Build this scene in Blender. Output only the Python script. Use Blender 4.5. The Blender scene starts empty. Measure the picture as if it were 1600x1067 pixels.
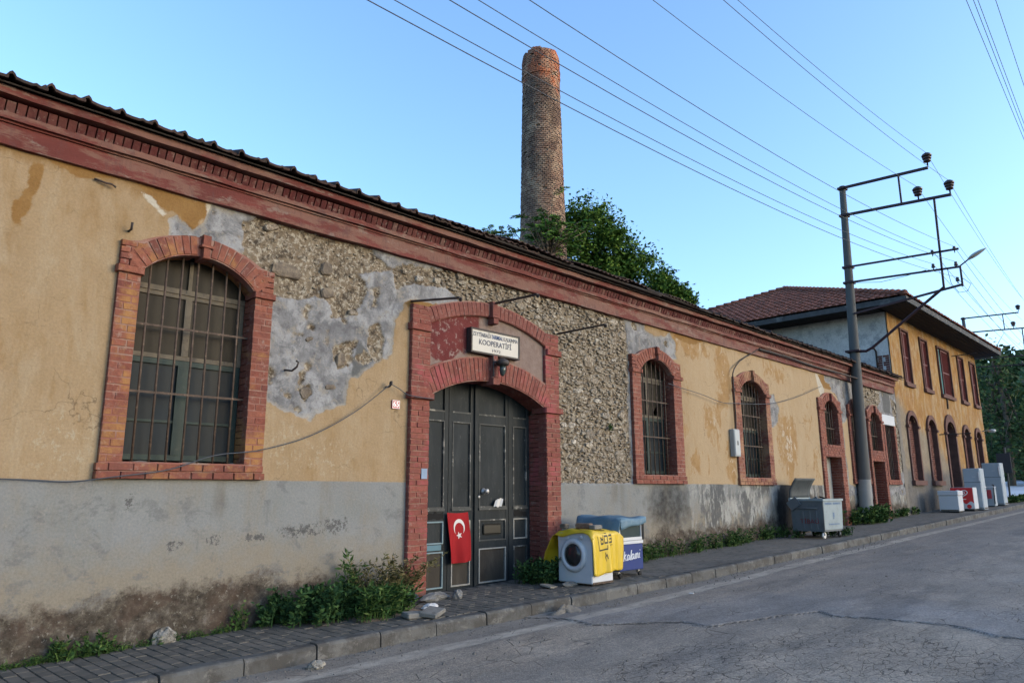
import bpy, math, random
import numpy as np
from mathutils import Vector, Matrix

random.seed(7)
S = bpy.context.scene
COL = S.collection
R = math.radians

# ------------------------------------------------------------------ camera, sky, sun, exposure
cam_d = bpy.data.cameras.new('camera')
cam_d.sensor_width = 36.0
cam_d.lens = 25.40
cam_d.clip_start = 0.05
cam_d.clip_end = 3000
cam = bpy.data.objects.new('camera', cam_d)
COL.objects.link(cam)
yaw, pit, rol = R(44.15655), R(11.68927), R(-0.24083)
F = Vector((math.cos(yaw)*math.cos(pit), math.sin(yaw)*math.cos(pit), math.sin(pit)))
r0 = Vector((math.sin(yaw), -math.cos(yaw), 0)); u0 = r0.cross(F)
RT = math.cos(rol)*r0 + math.sin(rol)*u0
UP = -math.sin(rol)*r0 + math.cos(rol)*u0
mw = Matrix((RT, UP, -F)).transposed().to_4x4()
mw.translation = Vector((0, -7.5, 1.5))
cam.matrix_world = mw
S.camera = cam

SUN_EL, SUN_AZ = R(9.0), R(150.0)          # azimuth clockwise from +Y: down the street, behind the right shoulder
world = bpy.data.worlds.new('World'); S.world = world; world.use_nodes = True
wn = world.node_tree
bg = wn.nodes['Background']
sky = wn.nodes.new('ShaderNodeTexSky'); sky.sky_type = 'NISHITA'; sky.sun_disc = False
sky.sun_elevation = SUN_EL; sky.sun_rotation = SUN_AZ
sky.altitude = 60; sky.air_density = 1.0; sky.dust_density = 2.0; sky.ozone_density = 3.1
tint = wn.nodes.new('ShaderNodeVectorMath'); tint.operation = 'MULTIPLY'; tint.inputs[1].default_value = (1.0, .985, 1.0)
wn.links.new(sky.outputs[0], tint.inputs[0]); wn.links.new(tint.outputs[0], bg.inputs[0])
bg.inputs[1].default_value = 0.15
sun_d = bpy.data.lights.new('sun', 'SUN'); sun_d.energy = 0.2; sun_d.angle = R(50); sun_d.color = (1.0, 0.82, 0.58)
sun = bpy.data.objects.new('sun', sun_d); COL.objects.link(sun)
el_l = R(24)
sdir = Vector((math.sin(SUN_AZ)*math.cos(SUN_EL), math.cos(SUN_AZ)*math.cos(SUN_EL), math.sin(SUN_EL)))
sun.rotation_euler = sdir.to_track_quat('Z', 'Y').to_euler()
S.view_settings.view_transform = 'Standard'
S.view_settings.look = 'None'
S.view_settings.gamma = 1.0
S.view_settings.use_curve_mapping = False
S.view_settings.exposure = 2.18
S.render.engine = 'CYCLES'
try:
    S.cycles.max_bounces = 6; S.cycles.diffuse_bounces = 3
except Exception:
    pass

# ------------------------------------------------------------------ helpers
def ZG(x):                                  # top of the pavement: the street climbs to the right
    x = min(max(x, -8), 62)
    return 0.03 + 0.0256*x
ROAD_DROP = 0.14
KX = [-8, -3, 3.7, 5.3, 7, 10, 15, 30, 90]
KYV = [-1.25, -1.27, -1.30, -1.35, -1.46, -1.53, -1.58, -1.60, -1.6]
def KY(x):                                  # street edge of the kerb
    return float(np.interp(x, KX, KYV))
def ZR(x):
    return ZG(x) - ROAD_DROP

class MB:
    def __init__(s): s.v = []; s.f = []; s.mi = []
    def add(s, vs, fs, m=0):
        n = len(s.v); s.v.extend([tuple(q) for q in vs])
        for f in fs: s.f.append(tuple(i+n for i in f)); s.mi.append(m)
        return s
    def box(s, x0, x1, y0, y1, z0, z1, m=0):
        return s.add([(x0,y0,z0),(x1,y0,z0),(x1,y1,z0),(x0,y1,z0),(x0,y0,z1),(x1,y0,z1),(x1,y1,z1),(x0,y1,z1)],
              [(0,3,2,1),(4,5,6,7),(0,1,5,4),(1,2,6,5),(2,3,7,6),(3,0,4,7)], m)
    def bbox(s, x0, x1, y0, y1, z0, z1, b=0.01, m=0):   # box with chamfered vertical and top edges
        pts = [(x0+b,y0),(x1-b,y0),(x1,y0+b),(x1,y1-b),(x1-b,y1),(x0+b,y1),(x0,y1-b),(x0,y0+b)]
        cx, cy = (x0+x1)/2, (y0+y1)/2
        ins = [(cx+(p[0]-cx)*(1-2*b/max(x1-x0,1e-6)), cy+(p[1]-cy)*(1-2*b/max(y1-y0,1e-6))) for p in pts]
        v = [(p[0],p[1],z0+b) for p in pts]+[(p[0],p[1],z1-b) for p in pts]+[(p[0],p[1],z1) for p in ins]+[(p[0],p[1],z0) for p in ins]
        f = [(i,(i+1)%8,8+(i+1)%8,8+i) for i in range(8)]+[(8+i,8+(i+1)%8,16+(i+1)%8,16+i) for i in range(8)]
        f += [tuple(16+i for i in range(8))]+[(24+(i+1)%8,24+i,i,(i+1)%8)[0:2]+((i),)+(((i+1)%8),) for i in range(0)]
        f += [(24+i,24+(i+1)%8,(i+1)%8,i) for i in range(8)]+[tuple(24+7-i for i in range(8))]
        return s.add(v, f, m)
    def obox(s, c, ax, ay, az, m=0):
        c, ax, ay, az = map(Vector, (c, ax, ay, az)); vs = []
        for k in (-1, 1):
            for (i, j) in ((-1,-1),(1,-1),(1,1),(-1,1)):
                vs.append(c+ax*i+ay*j+az*k)
        return s.add(vs, [(0,3,2,1),(4,5,6,7),(0,1,5,4),(1,2,6,5),(2,3,7,6),(3,0,4,7)], m)
    def bar(s, a, b, w, h=None, m=0):
        a, b = Vector(a), Vector(b); d = b-a; h = h or w
        L = d.length; d.normalize()
        up = Vector((0,0,1)) if abs(d.z) < .9 else Vector((0,1,0))
        sd = d.cross(up).normalized(); u2 = sd.cross(d)
        return s.obox((a+b)/2, d*L/2, sd*w/2, u2*h/2, m)
    def prism(s, pts, y0, y1, m=0):         # outline in x,z pushed from y0 (front) to y1
        n = len(pts)
        s.add([(p[0],y0,p[1]) for p in pts]+[(p[0],y1,p[1]) for p in pts],
              [tuple(range(n)), tuple(range(2*n-1,n-1,-1))]+[(i,i+n,(i+1)%n+n,(i+1)%n) for i in range(n)], m)
        return s
    def strip(s, lo, hi, y0, y1, m=0):      # band between two polylines in x,z with depth
        n = len(lo); v = []
        for (a, b) in zip(lo, hi):
            v += [(a[0],y0,a[1]),(b[0],y0,b[1]),(a[0],y1,a[1]),(b[0],y1,b[1])]
        f = []
        for i in range(n-1):
            k = 4*i
            f += [(k,k+4,k+5,k+1),(k+2,k+3,k+7,k+6),(k,k+2,k+6,k+4),(k+1,k+5,k+7,k+3)]
        f += [(0,1,3,2),(4*n-4,4*n-2,4*n-1,4*n-3)]
        return s.add(v, f, m)
    def tube(s, path, r, n=6, m=0, cap=True):
        P = [Vector(p) for p in path]; k = len(P)
        rr = r if isinstance(r, (list, tuple)) else [r]*k
        vs = []; prev = None
        for i in range(k):
            t = (P[min(i+1,k-1)]-P[max(i-1,0)])
            if t.length < 1e-9: t = Vector((0,0,1))
            t.normalize()
            if prev is None:
                a = Vector((0,0,1)) if abs(t.z) < .9 else Vector((1,0,0))
                u = t.cross(a).normalized()
            else:
                u = (prev - t*prev.dot(t))
                u = u.normalized() if u.length > 1e-6 else t.orthogonal().normalized()
            prev = u; w = t.cross(u)
            for j in range(n):
                an = 2*math.pi*j/n
                vs.append(P[i]+(u*math.cos(an)+w*math.sin(an))*rr[i])
        fs = []
        for i in range(k-1):
            for j in range(n):
                fs.append((i*n+j, i*n+(j+1)%n, (i+1)*n+(j+1)%n, (i+1)*n+j))
        if cap: fs += [tuple(range(n-1,-1,-1)), tuple((k-1)*n+j for j in range(n))]
        return s.add(vs, fs, m)
    def lathe(s, prof, c, n=16, axis='Z', m=0):
        vs = []; fs = []; k = len(prof)
        for (r, h) in prof:
            for j in range(n):
                a = 2*math.pi*j/n; x, y = r*math.cos(a), r*math.sin(a)
                q = {'Z': (x,y,h), 'X': (h,x,y), 'Y': (y,h,x)}[axis]
                vs.append((c[0]+q[0], c[1]+q[1], c[2]+q[2]))
        for i in range(k-1):
            for j in range(n):
                fs.append((i*n+j, i*n+(j+1)%n, (i+1)*n+(j+1)%n, (i+1)*n+j))
        fs += [tuple(range(n-1,-1,-1)), tuple((k-1)*n+j for j in range(n))]
        return s.add(vs, fs, m)
    def grid(s, fn, nu, nv, m=0):
        vs = [fn(i/nu, j/nv) for j in range(nv+1) for i in range(nu+1)]
        fs = [(j*(nu+1)+i, j*(nu+1)+i+1, (j+1)*(nu+1)+i+1, (j+1)*(nu+1)+i) for j in range(nv) for i in range(nu)]
        return s.add(vs, fs, m)
    def build(s, name, mat, parent=None, smooth=False, org=None, kind=None):
        o0 = Vector(org) if org is not None else (ORG.get(parent.name, Vector((0,0,0))) if parent else Vector((0,0,0)))
        me = bpy.data.meshes.new(name)
        me.from_pydata([(q[0]-o0.x, q[1]-o0.y, q[2]-o0.z) for q in s.v], [], s.f)
        mats = mat if isinstance(mat, (list, tuple)) else [mat]
        for q in mats: me.materials.append(q)
        if len(mats) > 1: me.polygons.foreach_set('material_index', s.mi)
        if smooth: me.polygons.foreach_set('use_smooth', [True]*len(me.polygons))
        me.update()
        return link(name, me, parent, o0, org is not None and parent is None, kind)

ORG = {}
def link(name, me, parent=None, o0=Vector((0,0,0)), place=False, kind=None):
    o = bpy.data.objects.new(name, me); COL.objects.link(o)
    if parent: o.parent = parent
    elif place: o.location = o0
    ORG[o.name] = o0.copy()
    if kind: o['kind'] = kind
    return o
def tag(o, label=None, cat=None, group=None, kind=None):
    if label: o['label'] = label
    if cat: o['category'] = cat
    if group: o['group'] = group
    if kind: o['kind'] = kind
    return o
def thing(name, label, cat, loc=(0,0,0), group=None):
    o = bpy.data.objects.new(name, None); COL.objects.link(o); o.location = loc
    o.empty_display_size = .1
    ORG[o.name] = Vector(loc)
    return tag(o, label, cat, group)
def piece(name, me, parent, pos, scale=(1,1,1), rot=(0,0,0)):
    o = bpy.data.objects.new(name, me); COL.objects.link(o); o.parent = parent
    o.location = Vector(pos)-ORG[parent.name]; o.scale = scale; o.rotation_euler = rot
    return o
def np_mesh(name, V, Fa, mat, attrs=None, smooth=True):
    me = bpy.data.meshes.new(name)
    V = np.asarray(V, np.float32); Fa = np.asarray(Fa, np.int32)
    nv, nf, k = len(V), len(Fa), Fa.shape[1]
    me.vertices.add(nv); me.vertices.foreach_set('co', V.ravel())
    me.loops.add(nf*k); me.loops.foreach_set('vertex_index', Fa.ravel())
    me.polygons.add(nf); me.polygons.foreach_set('loop_start', np.arange(0, nf*k, k, dtype=np.int32))
    me.polygons.foreach_set('loop_total', np.full(nf, k, np.int32))
    me.update(calc_edges=True); me.validate()
    if smooth: me.polygons.foreach_set('use_smooth', np.ones(len(me.polygons), bool))
    for kk, a in (attrs or {}).items():
        at = me.attributes.new(kk, 'FLOAT', 'POINT'); at.data.foreach_set('value', np.asarray(a, np.float32).ravel())
    me.materials.append(mat); me.update()
    return me

# numpy value noise
def vnoise(x, y, seed=0):
    xi = np.floor(x).astype(np.int64); yi = np.floor(y).astype(np.int64)
    fx = x-xi; fy = y-yi; fx = fx*fx*(3-2*fx); fy = fy*fy*(3-2*fy)
    def h(a, b):
        n = (a*374761393 + b*668265263 + seed*1442695041) & 0xffffffff
        n = ((n ^ (n >> 13))*1274126177) & 0xffffffff
        return ((n ^ (n >> 16)) & 0xffff)/65535.0
    return (h(xi,yi)*(1-fx)+h(xi+1,yi)*fx)*(1-fy)+(h(xi,yi+1)*(1-fx)+h(xi+1,yi+1)*fx)*fy
def fbm(x, y, f, o=4, seed=0):
    t = 0; a = .5; n = 0
    for i in range(o):
        t = t+a*vnoise(x*f, y*f, seed+i*17); n += a; a *= .5; f *= 2.03
    return t/n-.5                               # about -.5 .. .5
def sdf(x, z, poly):                            # positive inside
    P = np.array(poly, float); d = np.full(x.shape, 1e9); ins = np.zeros(x.shape, bool)
    for i in range(len(P)):
        a, b = P[i], P[(i+1) % len(P)]; e = b-a
        wx, wz = x-a[0], z-a[1]
        t = np.clip((wx*e[0]+wz*e[1])/max(e@e, 1e-12), 0, 1)
        d = np.minimum(d, (wx-e[0]*t)**2+(wz-e[1]*t)**2)
        c = ((a[1] > z) != (b[1] > z)) & (x < (b[0]-a[0])*(z-a[1])/(b[1]-a[1]+1e-12)+a[0])
        ins ^= c
    d = np.sqrt(d); return np.where(ins, d, -d)
def sstep(a, b, x):
    t = np.clip((x-a)/(b-a), 0, 1); return t*t*(3-2*t)

# ------------------------------------------------------------------ materials
class NT:
    def __init__(s, name, rough=.85, spec=.3):
        s.m = bpy.data.materials.new(name); s.m.use_nodes = True; s.t = s.m.node_tree
        s.b = s.t.nodes['Principled BSDF']; s.b.inputs['Roughness'].default_value = rough
        s.b.inputs['Specular IOR Level'].default_value = spec
        s._pos = None
    def n(s, t, **kw):
        q = s.t.nodes.new(t)
        for k, v in kw.items(): setattr(q, k, v)
        return q
    def l(s, a, b): s.t.links.new(a, b)
    def pos(s, scale=None):
        if s._pos is None: s._pos = s.n('ShaderNodeNewGeometry').outputs['Position']
        if scale is None: return s._pos
        mp = s.n('ShaderNodeVectorMath', operation='MULTIPLY'); s.l(s._pos, mp.inputs[0]); mp.inputs[1].default_value = scale
        return mp.outputs[0]
    def noise(s, scale, detail=5, rough=.6, stretch=None, dist=0):
        q = s.n('ShaderNodeTexNoise'); q.inputs['Scale'].default_value = scale; q.inputs['Detail'].default_value = detail
        q.inputs['Roughness'].default_value = rough; q.inputs['Distortion'].default_value = dist
        s.l(s.pos(stretch), q.inputs['Vector']); return q.outputs['Fac']
    def voro(s, scale, feature='F1', stretch=None):
        q = s.n('ShaderNodeTexVoronoi', feature=feature); q.inputs['Scale'].default_value = scale
        s.l(s.pos(stretch), q.inputs['Vector']); return q
    def ramp(s, fac, stops, interp='LINEAR'):
        q = s.n('ShaderNodeValToRGB'); q.color_ramp.interpolation = interp; e = q.color_ramp.elements
        while len(e) < len(stops): e.new(.5)
        for i, (p, c) in enumerate(stops):
            e[i].position = p; e[i].color = (c if hasattr(c, '__len__') else (c, c, c))[:3]+(1,) if hasattr(c, '__len__') else (c, c, c, 1)
        s.l(fac, q.inputs[0]); return q.outputs[0]
    def mix(s, fac, a, b, mode='MIX'):
        q = s.n('ShaderNodeMix', data_type='RGBA', blend_type=mode)
        for i, v in ((0, fac), (6, a), (7, b)):
            if hasattr(v, 'is_linked'): s.l(v, q.inputs[i])
            elif i == 0: q.inputs[0].default_value = v
            else: q.inputs[i].default_value = tuple(v)[:3]+(1,)
        return q.outputs[2]
    def math(s, op, a, b=0., clamp=False):
        q = s.n('ShaderNodeMath', operation=op, use_clamp=clamp)
        for i, v in enumerate((a, b)):
            if hasattr(v, 'is_linked'): s.l(v, q.inputs[i])
            else: q.inputs[i].default_value = v
        return q.outputs[0]
    def mapr(s, v, a, b, c=0., d=1.):
        q = s.n('ShaderNodeMapRange'); s.l(v, q.inputs[0])
        for i, w in enumerate((a, b, c, d)): q.inputs[i+1].default_value = w
        return q.outputs[0]
    def attr(s, name):
        q = s.n('ShaderNodeAttribute'); q.attribute_name = name; return q.outputs['Fac']
    def rnd(s):                                 # differs for every object and for every loose piece in one mesh
        a = s.n('ShaderNodeObjectInfo').outputs['Random']; b = s.n('ShaderNodeNewGeometry').outputs['Random Per Island']
        return s.math('FRACT', s.math('ADD', a, b))
    def sep(s):
        q = s.n('ShaderNodeSeparateXYZ'); s.l(s.pos(), q.inputs[0]); return q.outputs
    def color(s, c): s.l(c, s.b.inputs['Base Color']) if hasattr(c, 'is_linked') else setattr(s.b.inputs['Base Color'], 'default_value', tuple(c)[:3]+(1,)); return s
    def bump(s, h, strength=.4, dist=.01):
        q = s.n('ShaderNodeBump'); q.inputs['Strength'].default_value = strength; q.inputs['Distance'].default_value = dist
        s.l(h, q.inputs['Height']); s.l(q.outputs[0], s.b.inputs['Normal']); return s
    def rough(s, v): s.l(v, s.b.inputs['Roughness']); return s
def sc(c, k): return tuple(min(1, q*k) for q in c)
def pm(name, col, var=.25, scale=4, rough=.8, bump=.3, bscale=60, spec=.3, metal=0., col2=None, c2=(.55,.68), s2=2.5, st=None, dist=.004):
    m = NT(name, rough, spec)
    c = m.ramp(m.noise(scale, 6, .65, st), [(.25, sc(col, 1-var)), (.75, sc(col, 1+var))])
    if col2: c = m.mix(m.ramp(m.noise(s2, 8, .7, st), [(c2[0], 0.), (c2[1], 1.)]), c, col2)
    m.color(c); m.b.inputs['Metallic'].default_value = metal
    if bump: m.bump(m.noise(bscale, 4, .6), bump, dist)
    return m.m
M = {}
# bricks: red painted / exposed, each brick its own tone
def brick_mat(name, stops, paint=None, pfac=(.5,.6)):
    m = NT(name, .85, .25)
    c = m.ramp(m.rnd(), stops)
    c = m.mix(.75, c, m.ramp(m.noise(25, 6, .7), [(.3, (.34,.36,.36)), (.7, (.92,.98,.96))]), 'MULTIPLY')
    c = m.mix(m.ramp(m.noise(3.2, 8, .72), [(.46,0.),(.60,.55)]), c, (.13,.05,.04))
    c = m.mix(m.ramp(m.noise(14, 8, .75), [(.55, 0.), (.64, .5)]), c, (.27,.22,.185))
    if paint: c = m.mix(m.ramp(m.noise(1.8, 7, .7), [(pfac[0], 0.), (pfac[1], .85)]), c, paint)
    m.color(c); m.bump(m.noise(70, 5, .65), .5, .006); return m.m
M['brick'] = brick_mat('red_brick', [(0,(.215,.066,.046)),(.35,(.25,.083,.056)),(.7,(.285,.098,.066)),(1,(.19,.056,.042))])
M['brick_w1'] = brick_mat('red_brick_ochre', [(0,(.21,.062,.043)),(.4,(.26,.085,.053)),(.7,(.285,.098,.064)),(1,(.165,.05,.038))], (.285,.145,.05), (.49,.60))
M['brick_door'] = brick_mat('door_brick', [(0,(.215,.06,.047)),(.4,(.25,.074,.057)),(.8,(.275,.086,.063)),(1,(.185,.05,.042))], (.25,.062,.064), (.52,.60))
M['brick_w3'] = brick_mat('pale_brick', [(0,(.22,.075,.05)),(.5,(.26,.095,.062)),(1,(.19,.06,.044))], (.29,.17,.095), (.46,.58))
M['mortar'] = pm('brick_mortar', (.235,.15,.12), .25, 12, .95, .5, 90, col2=(.205,.085,.065), c2=(.42,.54), s2=4)
M['red_paint'] = None
def redpaint():
    m = NT('cornice_red_paint', .75, .3)
    base = m.ramp(m.noise(3, 6, .6, (.4,1,1.5)), [(.3,(.080,.015,.0115)),(.7,(.125,.026,.020))])
    c = m.mix(m.ramp(m.noise(2.2, 9, .72, (.5,1,2.0)), [(.46,0.),(.53,.8)]), base, (.150,.078,.058))
    c = m.mix(m.ramp(m.noise(7, 9, .75, (.5,1,1.5)), [(.56,0.),(.62,.7)]), c, (.17,.13,.108))
    c = m.mix(m.ramp(m.noise(5, 7, .7, (1.4,1,.5)), [(.52,0.),(.64,.6)]), c, (.075,.032,.03))
    m.color(c); m.bump(m.noise(18, 8, .7), .6, .012); return m.m
M['red_paint'] = redpaint()
M['cornice_brick'] = brick_mat('soldier_brick_red', [(0,(.07,.014,.014)),(.5,(.10,.021,.020)),(.90,(.085,.018,.018)),(1,(.17,.09,.075))])
M['tile'] = None
def tile(name, a, b, c_, lich=(.30,.27,.22)):
    m = NT(name, .9, .2)
    c = m.ramp(m.rnd(), [(0,a),(.5,b),(1,c_)])
    c = m.mix(m.ramp(m.noise(5, 7, .7), [(.5,0.),(.7,.7)]), c, lich)
    m.color(c); m.bump(m.noise(40, 5, .6), .4, .006); return m.m
M['tile'] = tile('old_roof_tile', (.045,.030,.026), (.062,.038,.032), (.034,.025,.023), (.04,.036,.032))
M['tile_red'] = tile('red_roof_tile', (.175,.062,.040), (.235,.084,.052), (.12,.048,.034), (.16,.11,.08))
M['dark_wood'] = pm('weathered_dark_wood', (.022,.017,.015), .4, 6, .9, .5, 40, st=(1,.3,1))
M['iron'] = pm('rusty_iron', (.065,.045,.034), .45, 18, .75, .4, 80, col2=(.17,.12,.085), s2=14)
M['dark_iron'] = pm('dark_iron', (.032,.026,.025), .4, 10, .6, .3, 70, col2=(.09,.045,.03), s2=8)
M['arm_iron'] = pm('brown_painted_iron', (.035,.015,.018), .1, 3, .6, 0)
M['cream_wood'] = pm('cream_painted_wood', (.105,.088,.063), .25, 8, .7, .3, 60, col2=(.055,.045,.036), c2=(.5,.66), s2=9)
M['green_wood'] = pm('dark_green_painted_wood', (.013,.028,.025), .3, 8, .6, .3, 60, col2=(.055,.06,.05), c2=(.58,.72), s2=10)
def glass(name, dark, dust, amt, rough=.3):
    m = NT(name, rough, .07)
    f = m.ramp(m.noise(1.6, 7, .62, (1,1,.6)), [(.30,0.),(.72,amt)])
    f2 = m.ramp(m.noise(9, 7, .7, (2.2,1,.35)), [(.45,0.),(.8,amt*.8)])
    c = m.mix(f, dark, dust); c = m.mix(f2, c, sc(dust, .8)); m.color(c)
    m.rough(m.mapr(f, 0, 1, rough, .6)); return m.m
M['glass_warm'] = glass('dusty_glass_curtain', (.012,.011,.009), (.045,.039,.030), .8)
M['glass_blue'] = glass('dirty_glass', (.006,.009,.012), (.026,.036,.044), .7, .28)
M['black'] = pm('dark_interior', (.010,.010,.010), .2, 3, .95, 0)
M['lime'] = pm('lime_plaster_grey', (.34,.30,.26), .2, 7, .95, .5, 50, col2=(.40,.36,.32), s2=5)
M['ledge'] = pm('dusty_concrete', (.27,.24,.20), .25, 9, .95, .7, 40, col2=(.14,.12,.10), s2=7)

def wall_mat():
    m = NT('plaster_wall', .92, .15)
    xyz = m.sep()
    n1 = m.noise(26, 6, .68); n2 = m.noise(5, 8, .65); n3 = m.noise(1.3, 6, .6)
    streak = m.noise(2.6, 9, .74, (1.7, 1, .5), .3); streak2 = m.noise(1.5, 9, .72, (1.5, 1, .5), .3)
    def mask(name, w=.010, k=.06):
        v = m.math('ADD', m.attr(name), m.math('MULTIPLY', m.math('SUBTRACT', n1, .5), k))
        return m.mapr(v, -w, w)
    # ochre plaster
    yel = m.ramp(n3, [(.28,(.39,.28,.172)),(.5,(.445,.326,.203)),(.72,(.475,.357,.232))])
    yel = m.mix(m.ramp(n2, [(.35,.0),(.7,.45)]), yel, (.35,.235,.125))
    yel = m.mix(m.ramp(streak, [(.50,0.),(.66,.55)]), yel, (.33,.20,.085))
    yel = m.mix(m.ramp(streak2, [(.52,0.),(.66,.6)]), yel, (.50,.41,.29))
    yel = m.mix(m.ramp(m.noise(11, 8, .75), [(.58,0.),(.66,.45)]), yel, (.26,.185,.115))
    yel = m.mix(m.ramp(m.noise(24, 6, .75), [(.64,0.),(.70,.6)]), yel, (.50,.42,.30))
    # rusty bleed under the cornice
    ble = m.math('ADD', m.mapr(xyz[2], 4.15, 4.62, -.55, .28), m.math('MULTIPLY', m.math('SUBTRACT', m.noise(2.6, 8, .7, (1.6,1,.45)), .5), 1.5))
    yel = m.mix(m.mapr(ble, 0, .22, 0, .75), yel, (.31,.185,.08))
    # blotchy white and rust streaks on the far stretch of the wall (x > 12)
    far = m.mapr(xyz[0], 12.2, 13.2)
    yel = m.mix(m.math('MULTIPLY', far, .45), yel, (.60,.46,.30))
    rs = m.math('ADD', m.attr('rust'), m.math('MULTIPLY', m.math('SUBTRACT', m.noise(2.8, 9, .75, (1.1,1,.6), .4), .5), 2.9))
    yel = m.mix(m.mapr(rs, .42, .60, 0, .75), yel, m.ramp(n2, [(.35,(.33,.17,.055)),(.65,(.45,.28,.12))]))
    rs = m.math('ADD', m.attr('rust'), m.math('MULTIPLY', m.math('SUBTRACT', m.noise(4.2, 9, .76, (1.1,1,.7), .4), .5), 3.4))
    yel = m.mix(m.mapr(rs, .92, 1.02, 0, .8), yel, (.62,.55,.45))
    ck = m.n('ShaderNodeTexVoronoi', feature='DISTANCE_TO_EDGE'); ck.inputs['Scale'].default_value = .9
    cn = m.n('ShaderNodeTexNoise'); cn.inputs['Scale'].default_value = 2.2; cn.inputs['Detail'].default_value = 7; m.l(m.pos(), cn.inputs['Vector'])
    cs = m.n('ShaderNodeVectorMath', operation='SCALE'); cs.inputs['Scale'].default_value = .8; m.l(cn.outputs['Color'], cs.inputs[0])
    ca = m.n('ShaderNodeVectorMath', operation='ADD'); m.l(m.pos(), ca.inputs[0]); m.l(cs.outputs[0], ca.inputs[1]); m.l(ca.outputs[0], ck.inputs['Vector'])
    yel = m.mix(m.math('MULTIPLY', m.mapr(ck.outputs['Distance'], .002, .006, 1., 0.), m.ramp(m.noise(1.2, 5, .65), [(.48,0.),(.56,.6)])), yel, (.16,.11,.07))
    # ochre undercoat
    org = m.ramp(n2, [(.3,(.27,.145,.05)),(.7,(.35,.205,.08))])
    org = m.mix(m.ramp(m.noise(9,8,.7), [(.6,0.),(.7,.6)]), org, (.50,.40,.27))
    c = m.mix(mask('orng'), yel, org)
    # hand-size pale scabs where the top coat came off
    sc_ = m.math('MULTIPLY', m.attr('scab'), m.ramp(m.noise(12, 9, .78, (1.2,1,.8)), [(.53,0.),(.58,.85)]))
    c = m.mix(sc_, c, (.50,.42,.30))
    c = m.mix(mask('whit', .008, .05), c, m.ramp(n2, [(.3,(.54,.49,.41)),(.7,(.66,.62,.54))]))
    # cement render, blue grey with lime blooms
    cem = m.ramp(n2, [(.34,(.15,.15,.163)),(.5,(.225,.225,.24)),(.66,(.30,.30,.315))])
    cem = m.mix(m.ramp(m.noise(2.6, 9, .74, None, .4), [(.47,0.),(.57,.85)]), cem, (.42,.425,.445))
    cem = m.mix(m.ramp(m.noise(6.5, 9, .75), [(.54,0.),(.60,.75)]), cem, (.36,.33,.29))
    cem = m.mix(m.ramp(m.noise(15, 7, .7), [(.56,0.),(.66,.6)]), cem, (.115,.11,.115))
    cem = m.mix(m.mapr(m.attr('dcem'), -.015, .015), cem, m.ramp(n2, [(.3,(.13,.133,.137)),(.7,(.165,.168,.172))]))
    lost = m.math('SUBTRACT', 1., mask('plas', .006, .03))
    # a pale rim of lime along every broken edge
    rim = m.math('MULTIPLY', lost, m.mapr(m.math('ADD', m.attr('plas'), m.math('MULTIPLY', n1, -.05)), -.075, -.03))
    cem = m.mix(m.math('MULTIPLY', rim, .65), cem, (.42,.385,.33))
    c = m.mix(lost, c, cem)
    # rubble bed mortar
    mor = m.ramp(m.noise(9, 8, .72), [(.3,(.13,.10,.072)),(.5,(.25,.20,.145)),(.7,(.37,.315,.24))])
    mor = m.mix(m.ramp(m.noise(4.5, 8, .75), [(.50,0.),(.58,.7)]), mor, (.20,.145,.095))
    mor = m.mix(m.ramp(m.voro(13, 'F1').outputs['Distance'], [(.25,.55),(.5,0.)]), mor, (.24,.18,.125))
    mor = m.mix(m.ramp(m.noise(20, 7, .72), [(.51,0.),(.56,.85)]), mor, (.50,.455,.38))
    mor = m.mix(m.ramp(m.noise(14, 7, .75), [(.52,0.),(.58,.85)]), mor, (.065,.050,.038))
    c = m.mix(mask('ston', .010, .05), c, mor)
    # skirting paint: bluish grey over beige, with run marks
    dad = m.ramp(n3, [(.32,(.255,.266,.268)),(.68,(.31,.32,.322))])
    dad = m.mix(m.ramp(streak2, [(.48,0.),(.64,.6)]), dad, (.29,.262,.225))
    dad = m.mix(m.ramp(m.noise(1.7, 7, .66, (.5,1,1.4)), [(.48,0.),(.62,.5)]), dad, (.30,.31,.325))
    bei = m.math('ADD', m.attr('damp'), m.math('MULTIPLY', m.math('SUBTRACT', n2, .5), .9))
    dad = m.mix(m.mapr(bei, -.55, -.12, 0, .85), dad, (.305,.265,.21))
    dad = m.mix(m.ramp(m.noise(8, 9, .76, (1,1,.8)), [(.58,0.),(.64,.55)]), dad, (.35,.33,.30))
    dad = m.mix(m.math('MULTIPLY', far, m.ramp(m.noise(1.5, 7, .68, (1,1,.7)), [(.45,0.),(.53,.9)])), dad, (.12,.122,.126))
    dad = m.mix(m.math('MULTIPLY', far, m.ramp(m.noise(3.0, 8, .7, (1.4,1,.5)), [(.49,0.),(.56,.9)])), dad, (.46,.46,.44))
    dad = m.mix(m.math('MULTIPLY', m.attr('drip'), .75, True), dad, (.17,.145,.115))
    dad = m.mix(m.ramp(m.noise(2.1, 9, .76, (1,1,1.3), .4), [(.54,0.),(.60,.6)]), dad, (.185,.19,.20))
    spl = m.math('ADD', m.attr('spal'), m.math('MULTIPLY', m.math('SUBTRACT', m.noise(16,9,.78), .52), 2.6))
    dad = m.mix(m.mapr(spl, -.03, .03, 0, .9), dad, m.ramp(n1, [(.35,(.085,.085,.088)),(.65,(.15,.15,.15))]))
    dmp = m.math('ADD', m.attr('damp'), m.math('MULTIPLY', m.math('SUBTRACT', m.noise(3.2, 10, .78), .5), .85))
    dirt = m.ramp(m.noise(7, 10, .78), [(.33,(.028,.024,.021)),(.46,(.075,.063,.051)),(.56,(.135,.115,.094)),(.66,(.27,.245,.21))])
    dirt = m.mix(m.ramp(m.noise(2.4, 7, .7), [(.46,0.),(.60,.6)]), dirt, (.115,.078,.06))
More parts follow.
